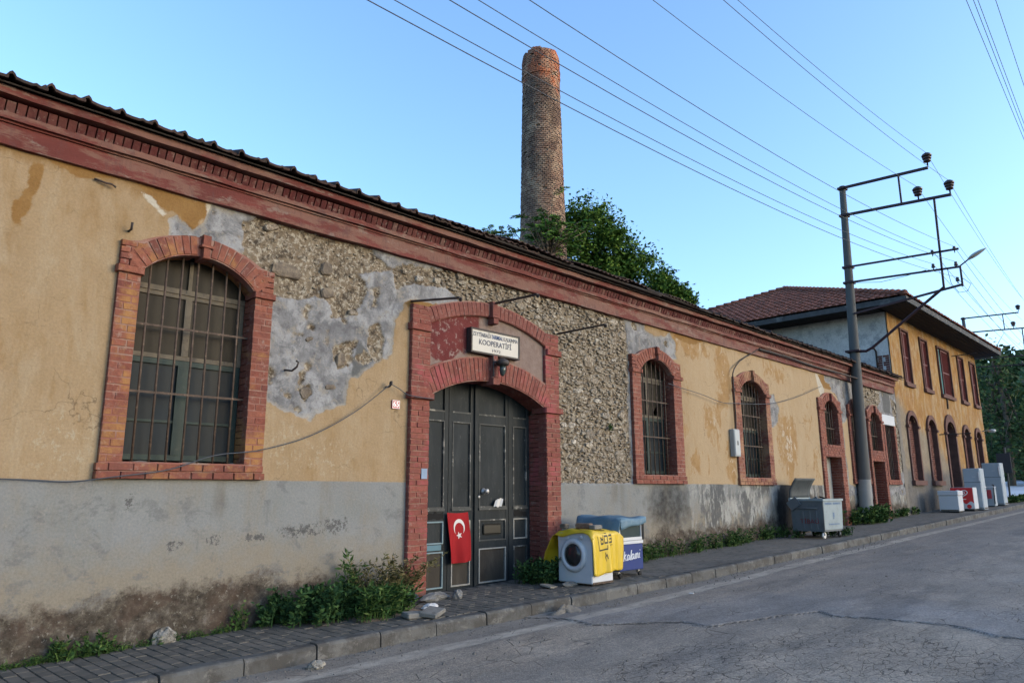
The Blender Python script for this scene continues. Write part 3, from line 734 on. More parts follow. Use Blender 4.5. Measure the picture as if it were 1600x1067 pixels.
def warehouse_wall():
    xs = np.concatenate([np.arange(WX0,.9,.08), np.arange(.9,9.2,.02), np.arange(9.2,17.5,.03), np.arange(17.5,WX1,.05), [WX1]])
    zs = np.arange(-.35, 4.72, .02)
    X, Z = np.meshgrid(xs, zs)
    w1, w2, plas, ston, orng, whit, dcem = fields(X, Z)
    g = .03+.0256*X
    dado = (1.62-Z)+fbm(X, Z, 4, 3, 21)*.012+fbm(X, Z, 1.1, 3, 22)*.03
    dado = np.where((X > 20.8), (1.30-Z)+w1*.5, dado)
    h = Z-g
    dampline = np.interp(X, [-4,0,1.2,2,3.0,3.8,5,6,8.8,10.5,11.5,14,16.5,17.2,17.8,19,26], [.5,.5,.46,.44,.50,.52,.36,.3,.06,.12,.48,.40,.42,.75,1.1,.7,.35])
    damp = dampline-h
    spal = -np.ones_like(X)
    for (cx, cz, rx, rz) in ((4.35,1.08,.42,.10),(4.75,1.12,.28,.13),(2.95,.98,.13,.07),(3.35,1.02,.10,.10),(3.8,1.03,.3,.06),(2.5,1.42,.06,.12)):
        spal = np.maximum(spal, 1-((X-cx)/rx)**2-((Z-cz)/rz)**2)
    spal = np.clip(spal, -1, 1)*.42-.30
    rust = np.zeros_like(X)
    for (cx, cz, rx, rz, w_) in ((14.25,3.9,.35,.8,1),(13.7,2.9,.4,.6,.8),(17.3,2.6,.55,.9,1.1),(16.95,4.3,.8,.3,.7),(12.9,4.45,.9,.3,.9),(18.6,3.2,.5,.9,.5),(13.0,2.0,.6,.35,.6),(14.4,2.1,.3,.5,.9),(19.0,2.2,.35,.6,.7),(12.75,3.2,.25,.8,.4)):
        rust = np.maximum(rust, w_*np.clip(1.0-((X-cx)/rx/1.25)**2-((Z-cz)/rz/1.25)**2, 0, 1)**.7*.8)
    drip = np.clip(fbm(X, Z*.10, 5, 4, 51)*2.2-.25+fbm(X, Z, 5, 3, 52)*.5, 0, 1)*sstep(.55, 1.55, Z)*sstep(1.75, 1.6, Z)*1.6
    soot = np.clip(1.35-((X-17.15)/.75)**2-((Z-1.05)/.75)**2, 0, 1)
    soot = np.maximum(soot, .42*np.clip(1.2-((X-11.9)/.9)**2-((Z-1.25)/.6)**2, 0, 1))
    scab = np.zeros_like(X)
    for (cx, cz, rx, rz) in ((1.9,1.95,.35,.35),(4.1,2.0,.30,.30),(4.6,1.9,.4,.25),(16.9,2.5,.35,.6),(15.0,3.9,.3,.4),(19.0,2.4,.3,.5),(.9,2.2,.3,.5)):
        scab = np.maximum(scab, np.clip(1.3-((X-cx)/rx)**2-((Z-cz)/rz)**2, 0, 1))
    ml = sstep(.004, -.014, plas); ms = sstep(-.01, .02, ston)
    ml = np.where(Z < 1.62, np.where(X > 20.8, ml, 0), ml); ms = np.where((Z < 1.60) & (X < 20.8), 0, ms)
    rub = fbm(X, Z, 9, 4, 41)
    Y = .006*fbm(X, Z, .8, 3, 30)+.004*fbm(X, Z, 4, 3, 33)
    Y = Y+.014*ml+ms*(.030+.035*rub+.022*fbm(X, Z, 24, 3, 47))+.006*ml*fbm(X, Z, 12, 3, 35)
    dm = sstep(-.1, .15, damp+fbm(X, Z, 3.6, 4, 77)*.5)
    Y += dm*(.010+.03*fbm(X, Z, 10, 4, 44))
    Y -= .012*sstep(.004, -.004, Z-1.625)*(X < 20.8)*0
    V = np.stack([X, Y, Z], -1).reshape(-1, 3)
    w = len(xs); i, j = np.meshgrid(np.arange(w-1), np.arange(len(zs)-1))
    xc = (xs[:-1]+xs[1:])/2; zc = (zs[:-1]+zs[1:])/2
    XC, ZC = np.meshgrid(xc, zc); keep = np.ones_like(XC, bool)
    for (x0, x1, z0, zsp, zcr) in OPEN:
        wd = (x1-x0)/2; hh = zcr-zsp; Rr = (wd*wd+hh*hh)/(2*hh); cx = (x0+x1)/2; cz = zcr-Rr
        e = .05
        ins = (XC > x0-e) & (XC < x1+e) & (ZC > z0-e*.6) & ((ZC < zsp) | ((XC-cx)**2+(ZC-cz)**2 < (Rr+e)**2))
        keep &= ~ins
    b = (j*w+i)[keep]
    Fa = np.stack([b, b+1, b+w+1, b+w], -1)
    o0 = ORG[wh.name]
    me = np_mesh('wall', V-np.array(o0), Fa, M['wall'], dict(plas=plas, ston=ston, orng=orng, whit=whit, dcem=dcem, dado=dado, damp=damp, spal=spal, scab=scab, soot=soot, drip=drip, rust=rust))
    o = link('wall', me, wh, o0); return o
wall = warehouse_wall()

# shell behind the face: side walls, back wall and a dark inside
def shell():
    mb = MB()
    zt = 4.94
    mb.box(WX0, WX0+.35, .62, 6.6, -.4, zt); mb.box(WX1-.4, WX1-.05, .62, 6.6, -.1, zt); mb.box(WX0, WX1-.05, 6.6, 6.95, -.4, zt)
    # the thickness of the front wall between the openings, kept back from the face
    edges = sorted([(a-.12, b+.12) for (a, b, *_r) in OPEN]); cur = WX0+.35
    merged = []
    for a, b in edges:
        if merged and a < merged[-1][1]: merged[-1] = (merged[-1][0], max(b, merged[-1][1]))
        else: merged.append((a, b))
    for a, b in merged:
        mb.box(cur, a, .12, .55, -.4, 4.55); cur = b
    mb.box(cur, WX1-.4, .12, .55, -.4, 4.55)
    mb.box(WX0, WX1-.05, .12, .62, 4.55, zt)
    mb.build('wall_core', M['lime'], wh)
    fl = MB(); fl.box(WX0+.35, WX1-.4, .56, 6.6, -.3, .05); fl.build('floor', M['black'], wh)
shell()

# stones in the bare rubble
def stone_mesh(k):
    rn = random.Random(100+k); n = rn.choice((5,6,7,7)); v = []; f = []
    sq = rn.uniform(.35,.8)
    base = []
    for i in range(n):
        a = 2*math.pi*(i+rn.uniform(-.36,.36))/n
        r = .5/max(abs(math.cos(a)), abs(math.sin(a)))**sq*rn.uniform(.84,1.02)
        base.append((r*math.cos(a), r*math.sin(a)))
    for (s_, y) in ((1.0,.5),(1.0,-.22),(.84,-.44)):
        for p in base: v.append((p[0]*s_*rn.uniform(.94,1.04), y+rn.uniform(-.10,.06), p[1]*s_*rn.uniform(.94,1.04)))
    v.append((rn.uniform(-.1,.1), -.5, rn.uniform(-.1,.1)))
    for q in (0, 1):
        for i in range(n): f.append((q*n+i, q*n+(i+1)%n, (q+1)*n+(i+1)%n, (q+1)*n+i))
    for i in range(n): f.append((2*n+i, 2*n+(i+1)%n, 3*n))
    return v, f
SM = [stone_mesh(k) for k in range(16)]
SMESH = []
for v, f in SM:
    q = bpy.data.meshes.new('stone'); q.from_pydata(v, [], f); q.materials.append(M['stone'])
    q.polygons.foreach_set('use_smooth', [False]*len(q.polygons)); SMESH.append(q)
def stones():
    rn = np.random.default_rng(5)
    big = [(3.98,4.02,.40,.20,.10),(4.50,4.16,.17,.19,.2),(4.53,3.86,.20,.15,-.2),(4.30,2.62,.17,.14,-.5),(4.75,3.06,.13,.20,.1),(4.62,2.72,.17,.075,-.1),(4.31,3.26,.12,.06,-.4),(5.93,4.34,.13,.10,.0),(3.75,4.50,.2,.1,-.3),(4.9,3.68,.16,.09,0)]
    def pack(x0, x1, z0, z1, sizes, tries, ov, first=()):
        out = np.array([b[:4] for b in first]) if len(first) else np.zeros((0,4)); res = []
        for (smin, smax, n) in sizes:
            for _ in range(n):
                w = rn.uniform(smin, smax); h = w*(rn.uniform(.22,.48) if rn.random() < .8 else rn.uniform(.5,.8))
                x = rn.uniform(x0, x1); z = rn.uniform(z0, z1)
                if len(out) and np.any((np.abs(out[:,0]-x) < (out[:,2]+w)*ov) & (np.abs(out[:,1]-z) < (out[:,3]+h)*ov)): continue
                out = np.vstack([out, [x,z,w,h]]); res.append((x,z,w,h,rn.normal()*.08))
        return res
    cand = pack(8.6, 10.9, 1.62, 4.66, ((.20,.32,34),(.13,.20,260),(.08,.13,1300),(.04,.08,3600)), 0, .475)
    cand += pack(6.2, 8.7, 3.9, 4.66, ((.18,.28,16),(.12,.18,110),(.07,.12,700),(.04,.07,1500)), 0, .475)
    cand += pack(3.3, 6.25, 2.4, 4.66, ((.10,.17,14),(.06,.10,170),(.03,.055,900)), 0, .62, big)
    cand += pack(22.2, 26., 1.7, 4.66, ((.2,.36,200),(.1,.2,600)), 0, .48)
    A = np.array(cand)
    _w1, _w2, plas, ston, *_r = fields(A[:,0], A[:,1])
    ok = ston > np.where(A[:,0] < 6.2, .0, .008)
    for (x0, x1, z0, zsp, zcr) in OPEN:           # nothing under the brick surrounds
        ok &= ~((A[:,0] > x0-.33) & (A[:,0] < x1+.33) & (A[:,1] > z0-.2) & (A[:,1] < zcr+.22))
    ok &= ~((A[:,0] > 5.7) & (A[:,0] < 8.8) & (A[:,1] < 4.0+.24*np.clip(1-((A[:,0]-7.25)/1.5)**2,0,1)))
    A = A[ok]
    ob = []
    for (x, z, w, h, a) in big:
        o = piece('stone', SMESH[3], wall, (x, .034, z), (w, .07, h), (0, a, 0)); ob.append(o)
    mb2 = SMESH[3].copy(); mb2.materials.clear(); mb2.materials.append(M['boulder'])
    for o in ob[:7]: o.data = mb2
    keep = []
    for r_ in A:
        if all(abs(r_[0]-b[0]) > (b[2]+r_[2])*.42 or abs(r_[1]-b[1]) > (b[3]+r_[3])*.42 for b in big): keep.append(r_)
    dist = lambda r_: math.hypot(r_[0], 7.5)
    keep.sort(key=lambda r_: -(r_[2]*r_[3])/dist(r_)**2*(0.5 if r_[0] > 20 else 1))
    rest = MB()
    for i, (x, z, w, h, a) in enumerate(keep):
        k = i % 16; d = random.uniform(.05,.07); y = .052+random.uniform(-.014,.006)+(.016 if x < 6.2 else 0)
        if i < 300-len(big): piece('stone', SMESH[k], wall, (x, y, z), (w*1.05, d, h*1.12), (random.uniform(-.12,.12), a, random.uniform(-.14,.14)))
        else:
            Mx = Matrix.Translation((x, y, z)) @ Matrix.Rotation(random.uniform(-.14,.14),4,'Z') @ Matrix.Rotation(a, 4, 'Y') @ Matrix.Diagonal((w*1.05, d, h*1.12, 1))
            rest.add([Mx @ Vector(q) for q in SM[k][0]], SM[k][1])
    rest.build('rubble_stone', M['stone'], wall, kind='stuff')
stones()

# bricks
BV = [(-.5,.5,-.5),(.5,.5,-.5),(.5,.5,.5),(-.5,.5,.5),(-.5,-.44,-.5),(.5,-.44,-.5),(.5,-.44,.5),(-.5,-.44,.5),(-.47,-.5,-.44),(.47,-.5,-.44),(.47,-.5,.44),(-.47,-.5,.44)]
BF = [(0,4,5,1),(1,5,6,2),(2,6,7,3),(3,7,4,0),(4,8,9,5),(5,9,10,6),(6,10,11,7),(7,11,8,4),(8,11,10,9)]
BF = [tuple(reversed(q)) if i < 8 else tuple(reversed(q)) for i, q in enumerate(BF)]
_bm = {}
def brick_mesh(mat):
    if mat.name not in _bm:
        q = bpy.data.meshes.new('brick'); q.from_pydata(BV, [], BF); q.materials.append(mat); _bm[mat.name] = q
    return _bm[mat.name]
class Bricks:                                    # puts bricks down singly or joins them into one part
    def __init__(s, parent, mat, single, name='brick'): s.p = parent; s.m = mat; s.single = single; s.mb = MB(); s.name = name; s.n = 0; s.rn = random.Random(hash(mat.name) % 999)
    def put(s, x, y0, y1, z, w, h, a=0., single=None):
        r = s.rn; y = (y0+y1)/2+r.uniform(-.003,.004); sg = s.single if single is None else single
        a += r.uniform(-.008,.008)
        if sg: piece(s.name, brick_mesh(s.m), s.p, (x, y, z), (w, y1-y0, h), (0, a, 0)); s.n += 1
        else:
            Mx = Matrix.Translation((x, y, z)) @ Matrix.Rotation(a, 4, 'Y') @ Matrix.Diagonal((w, y1-y0, h, 1))
            s.mb.add([Mx @ Vector(q) for q in BV], BF)
    def jamb(s, x0, x1, z0, z1, yf, yb, ch=.073, g=.008, single=None, inner=0):
        z = z0; i = 0; W = x1-x0
        n = max(1, round((z1-z0)/ch)); ch = (z1-z0)/n
        for i in range(n):
            zc = z+ch/2; j = s.rn.uniform(-.05,.05)*W
            if i % 3 == 1: cuts = [x0, x1]
            elif i % 2: cuts = [x0, x0+W*.62+j, x1]
            else: cuts = [x0, x0+W*.36+j, x1]
            for a, b in zip(cuts[:-1], cuts[1:]):
                s.put((a+b)/2, yf, yb, zc, b-a-g, ch-g, 0, single)
            z += ch
    def row(s, x0, x1, z0, z1, yf, yb, L=.21, g=.008, off=0, single=None):
        x = x0-off
        while x < x1-.01:
            a = max(x, x0); b = min(x+L, x1)
            if b-a > .03: s.put((a+b)/2, yf, yb, (z0+z1)/2, b-a-g, z1-z0-g, 0, single)
            x += L
    def ring(s, geo, t, yf, yb, bw=.075, g=.008, single=None, skip=0.):
        cx, cz, Rr, a0, a1 = geo; n = max(3, round(abs(a1-a0)*(Rr+t*.4)/bw))
        for i in range(n):
            a = a0+(a1-a0)*(i+.5)/n
            if abs(a-math.pi/2)*(Rr+t/2) < skip: continue
            rm = Rr+t/2; w = abs(a1-a0)/n*(Rr+.35*t)-g
            s.put(cx+rm*math.cos(a), yf, yb, cz+rm*math.sin(a), w, t-g*.5, math.pi/2-a, single)
    def done(s, name='brickwork'):
        if s.mb.v: s.mb.build(name, s.m, s.p, kind='stuff')

def surround_bed(mb, x0, x1, ox0, ox1, zb, zsp, zcr, ztop, yf, yb):
    """mortar bed behind the bricks: two jambs, the arch ring, the sill"""
    mb.box(x0+.006, ox0-.006, yf, yb, zb, zsp); mb.box(ox1+.006, x1-.006, yf, yb, zb, zsp)
    lo, geo = arc(ox0-.006, ox1+.006, zsp, zcr+.006, 20)
    hi = [(x0+.01+(x1-x0-.02)*i/20, 0) for i in range(21)]
    out, _g = arc(x0+.01, x1-.01, ztop[0], ztop[1], 20)
    hi = [(p[0], q[1]) for p, q in zip(hi, out)]
    hi = [(a[0]+(b[0]-a[0])*.5 if 0 < i < 20 else b[0], b[1]) for i, (a, b) in enumerate(zip(lo, hi))]
    mb.strip(lo, hi, yf, yb)
    return geo

def bars(parent, ox0, ox1, zb, zsp, zcr, n, hz, y, mat):
    lo, (cx, cz, Rr, a0, a1) = arc(ox0, ox1, zsp, zcr)
    for i in range(n):
        x = ox0+(ox1-ox0)*(i+.75)/(n+.5)
        zt = cz+math.sqrt(max(Rr*Rr-(x-cx)**2, 0))+.03
        mb = MB(); mb.tube([(x, y+random.uniform(-.004,.004), zb), (x+random.uniform(-.008,.008), y, (zb+zt)/2), (x+random.uniform(-.004,.004), y, zt)], .0115, 6)
        mb.build('iron_bar', mat, parent, True)
    for z in hz:
        mb = MB(); mb.bar((ox0-.02, y-.004, z+random.uniform(-.01,.01)), (ox1+.02, y-.004, z+random.uniform(-.01,.01)), .012, .022); mb.build('cross_bar', mat, parent)

def pane(parent, mat, x0, x1, z0, z1, y, hole=None):
    mb = MB()
    if hole is None: mb.box(x0, x1, y, y+.005, z0, z1)
    else:                                         # a jagged gap broken out of the pane
        pts = hole; 
        ring = [(x0,z0),(x1,z0),(x1,z1),(x0,z1)]
        c = (sum(p[0] for p in pts)/len(pts), sum(p[1] for p in pts)/len(pts))
        per = []
        N = 32
        for k in range(N):
            a = 2*math.pi*k/N; dx, dz = math.cos(a), math.sin(a)
            t = min([((x1 if dx > 0 else x0)-c[0])/dx if abs(dx) > 1e-6 else 1e9, ((z1 if dz > 0 else z0)-c[1])/dz if abs(dz) > 1e-6 else 1e9])
            best = None
            for p, q in zip(pts, pts[1:]+pts[:1]):
                ex, ez = q[0]-p[0], q[1]-p[1]; det = dx*(-ez)+dz*ex
                if abs(det) < 1e-9: continue
                s_ = ((p[0]-c[0])*(-ez)+(p[1]-c[1])*ex)/det; u_ = (dx*(p[1]-c[1])-dz*(p[0]-c[0]))/det
                if s_ > 0 and -1e-6 <= u_ <= 1+1e-6: best = s_ if best is None else max(best, s_)
            per.append(((c[0]+dx*t, c[1]+dz*t), (c[0]+dx*min(best or .01, t), c[1]+dz*min(best or .01, t))))
        v = []; f = []
        for o_, i_ in per: v += [(o_[0],y,o_[1]),(i_[0],y,i_[1])]
        for k in range(N): a, b = 2*k, 2*((k+1) % N); f.append((a, b, b+1, a+1))
        mb.add(v, f)
    return mb.build('window_pane', mat, parent)

def frame_boxes(mb, x0, x1, z0, z1, w, y, d=.05, mull=None, mids=()):
    mb.box(x0, x0+w, y, y+d, z0, z1); mb.box(x1-w, x1, y, y+d, z0, z1)
    mb.box(x0+w, x1-w, y+.002, y+d, z0, z0+w); mb.box(x0+w, x1-w, y+.002, y+d, z1-w, z1)
    if mull: mb.box(mull[0], mull[1], y-.006, y+d-.006, z0+w, z1-w)
    for (zz, h) in mids:
        if mull: mb.box(x0+w, mull[0], y+.008, y+d, zz, zz+h); mb.box(mull[1], x1-w, y+.008, y+d, zz, zz+h)
        else: mb.box(x0+w, x1-w, y+.008, y+d, zz, zz+h)

def arched_window(x0, x1, ox0, ox1, zb, zs, mat, single, nbars, glass_up, glass_lo, wood_up, wood_lo, broken=False, label=None, sill=True, dz=0.):
    zsp, zcr = 3.66+dz, 3.94+dz
    mb = MB()
    geo = surround_bed(mb, x0, x1, ox0, ox1, zb if sill else zs, zsp, zcr, (3.93+dz, 4.15+dz), -.045, .06)
    if sill: mb.box(ox0-.006, ox1+.006, -.045, .06, zb, zs-.01)
    win = mb.build('window', M['mortar'], wh)
    if label: win['label'] = label
    B = Bricks(win, mat, single)
    zi0, zi1 = zsp-.05, zsp+.03
    B.jamb(x0, ox0, (zb+.15) if sill else zs, zi0, -.05, .20); B.jamb(ox1, x1, (zb+.15) if sill else zs, zi0, -.05, .20)
    for (a, b) in ((x0-.025, ox0+.02), (ox1-.02, x1+.025)):     # impost course stands proud
        B.row(a, b, zi0, zi1, -.085, .16, .26)
    B.jamb(x0, ox0+.03, zi1, 3.95+dz, -.05, .05); B.jamb(ox1-.03, x1, zi1, 3.95+dz, -.05, .05)
    B.ring(geo, .215, -.055, .20, skip=.045)
    mx = (ox0+ox1)/2
    for (w, za, zb_, y) in ((.075, zcr-.03, zcr+.09, -.12), (.13, zcr+.09, zcr+.12, -.13), (.085, zcr+.12, zcr+.235, -.105)):
        B.put(mx, y, .1, (za+zb_)/2, w, zb_-za)
    if sill:
        B.row(x0-.02, x1+.02, zb-.005, zb+.07, -.07, .1, .22); B.row(x0-.02, x1+.02, zb+.072, zb+.148, -.062, .1, .22, off=.11)
    B.done()
    lm = MB(); nx = 14
    def led(u, v):
        return (ox0+(ox1-ox0)*u, -.04+.27*v, zs-.04+.045*v+.012*math.sin(u*23)*math.sin(u*7+v*4)+random.uniform(-.004,.004))
    lm.grid(led, nx, 6); lm.build('window_ledge', M['ledge'], win, True)
    yf = .20
    ztr = zsp-.10; zmid = zs+(ztr-zs)*.60; fw = .045
    cxm = (ox0+ox1)/2-.02
    m1 = MB(); frame_boxes(m1, ox0, ox1, zmid, ztr, fw, yf, .05, (cxm-.035, cxm+.035))
    m1.box(ox0, ox1, yf-.012, yf+.05, ztr, ztr+.055)
    m1.box(cxm-.02, cxm+.02, yf, yf+.05, ztr+.055, zcr)
    m1.build('upper_frame', wood_up, win)
    m2 = MB(); frame_boxes(m2, ox0, ox1, zs+.02, zmid-.004, .055, yf, .055, (cxm-.055, cxm+.055), ((zs+.02+(zmid-zs)*.36, .025),))
    m2.build('lower_sash', wood_lo, win)
    h1 = h2 = None
    if broken:
        h1 = [(ox0+.045,ztr-.10),(ox0+.24,ztr-.12),(ox0+.23,ztr-.42),(ox0+.05,ztr-.44)]
        h2 = [(cxm+.22,zmid+.10),(cxm+.38,zmid+.26),(cxm+.36,zmid+.08),(cxm+.30,zmid+.05)]
    pane(win, glass_up, ox0+.02, cxm, zmid+.02, ztr, yf+.024, h1); pane(win, glass_up, cxm, ox1-.02, zmid+.02, ztr, yf+.024, h2)
    pane(win, glass_up, ox0-.02, cxm, ztr+.03, zcr+.06, yf+.026); pane(win, glass_up, cxm, ox1+.02, ztr+.03, zcr+.06, yf+.026)
    zq = zs+.02+(zmid-zs)*.37
    for (a, b) in ((ox0+.02, cxm), (cxm, ox1-.02)):
        pane(win, glass_lo, a, b, zs+.03, zq, yf+.03); pane(win, glass_lo, a, b, zq, zmid-.02, yf+.03)
    bars(win, ox0, ox1, zs-.01, zsp, zcr, nbars, (zs+.68, zs+1.36), .085, M['iron'])
    return win
arched_window(2.175, 3.80, 2.39, 3.58, 1.63, 1.80, M['brick_w1'], True, 7, M['glass_warm'], M['glass_blue'], M['cream_wood'], M['green_wood'], label='near barred window with ochre-stained brick surround')
arched_window(10.80, 12.47, 11.07, 12.17, 1.62, 1.79, M['brick'], False, 7, M['glass_warm'], M['glass_blue'], M['cream_wood'], M['green_wood'], True, label='barred window with broken upper panes')
arched_window(14.65, 16.38, 14.93, 16.15, 1.61, 1.78, M['brick_w3'], False, 8, M['glass_warm'], M['glass_blue'], M['cream_wood'], M['green_wood'], label='barred window with pale washed brick arch beside the meter box')

def far_bay(x0, x1, wx0, wx1, dx0, dx1, label, door_col, dz=0.):
    """arched window over a plain doorway, one brick surround"""
    zsp, zcr, zw, zd = 3.62+dz, 3.87+dz, 2.68+dz*.5, 2.36+dz*.5
    mb = MB(); geo = surround_bed(mb, x0, x1, wx0, wx1, zd, zsp, zcr, (3.90+dz, 4.10+dz), -.038, .06)
    zg = ZG((x0+x1)/2)-.05
    mb.box(x0+.006, dx0-.006, -.038, .06, zg, zd); mb.box(dx1+.006, x1-.006, -.038, .06, zg, zd); mb.box(wx0-.006, wx1+.006, -.038, .3, zd, zw)
    win = mb.build('doorway', M['mortar'], wh); win['label'] = label
    B = Bricks(win, M['brick'], False)
    B.jamb(x0, dx0, zg, zd, -.05, .30); B.jamb(dx1, x1, zg, zd, -.05, .30)
    B.jamb(x0, wx0, zd, zsp, -.05, .22); B.jamb(wx1, x1, zd, zsp, -.05, .22)
    for k in range(4): B.row(wx0, wx1, zd+(zw-zd)*k/4, zd+(zw-zd)*(k+1)/4, -.055, .2, .21, off=.1*(k % 2))
    for (a, b) in ((x0-.02, wx0+.02), (wx1-.02, x1+.02)): B.row(a, b, zsp-.05, zsp+.03, -.085, .1, .3)
    B.jamb(x0, wx0+.03, zsp+.03, 3.90+dz, -.05, .05); B.jamb(wx1-.03, x1, zsp+.03, 3.90+dz, -.05, .05)
    B.ring(geo, .20, -.055, .2, skip=.04)
    B.put((wx0+wx1)/2, -.11, .1, zcr+.09, .09, .22); B.done()
    pane(win, M['glass_warm'], wx0-.01, wx1+.01, zw, zcr+.04, .2)
    f = MB(); frame_boxes(f, wx0, wx1, zw, zsp, .04, .17, .04, ((wx0+wx1)/2-.02, (wx0+wx1)/2+.02)); f.build('window_frame', M['cream_wood'], win)
    bars(win, wx0, wx1, zw, zsp, zcr, 5, (zw+.45,), .08, M['iron'])
    d = MB(); d.box(dx0, dx1, .26, .30, zg, zd)
    for k in range(3): d.box(dx0+.08+k*(dx1-dx0-.1)/3, dx0+.02+(k+1)*(dx1-dx0-.1)/3, .24, .262, zg+.15, zd-.12)
    d.build('door_leaf', door_col, win)
M['door_pale'] = pm('pale_door_paint', (.24,.24,.222), .15, 5, .7, .2, 50, col2=(.28,.25,.20), s2=4)
M['door_brown'] = pm('brown_door_wood', (.17,.115,.085), .25, 5, .8, .3, 50)
far_bay(19.28, 20.86, 19.66, 20.58, 19.50, 20.55, 'doorway with pale door under a small arched window', M['door_pale'])
arched_window(21.40, 22.72, 21.62, 22.50, 1.66, 1.83, M['brick'], False, 5, M['glass_warm'], M['glass_blue'], M['cream_wood'], M['cream_wood'], label='barred window half hidden by the concrete pole', dz=-.06)
far_bay(22.92, 24.26, 23.12, 24.06, 23.06, 24.06, 'doorway with brown door right of the concrete pole', M['door_brown'], -.06)
def square_window():
    mb = MB(); x0, x1, ox0, ox1 = 24.30, 25.48, 24.45, 25.32
    mb.box(x0+.006, ox0-.006, -.038, .06, 1.65, 3.5); mb.box(ox1+.006, x1-.006, -.038, .06, 1.65, 3.5); mb.box(ox0-.006, ox1+.006, -.038, .06, 1.65, 1.79)
    win = mb.build('window', M['mortar'], wh); win['label'] = 'square headed barred window under a white lintel'
    B = Bricks(win, M['brick'], False); B.jamb(x0, ox0, 1.80, 3.50, -.05, .2); B.jamb(ox1, x1, 1.80, 3.50, -.05, .2)
    B.row(x0-.02, x1+.02, 1.65, 1.72, -.07, .1); B.row(x0-.02, x1+.02, 1.722, 1.80, -.06, .1, off=.1); B.done()
    l = MB(); l.bbox(x0-.08, x1+.04, -.03, .2, 3.50, 3.82, .01); l.build('lintel', M['white_enamel'], win)
    pane(win, M['glass_blue'], ox0, ox1, 1.8, 3.5, .22)
    for i in range(6):
        q = MB(); x = ox0+(ox1-ox0)*(i+.6)/6.2; q.tube([(x,.08,1.8),(x,.08,3.5)], .011, 6); q.build('iron_bar', M['dark_iron'], win)
square_window()

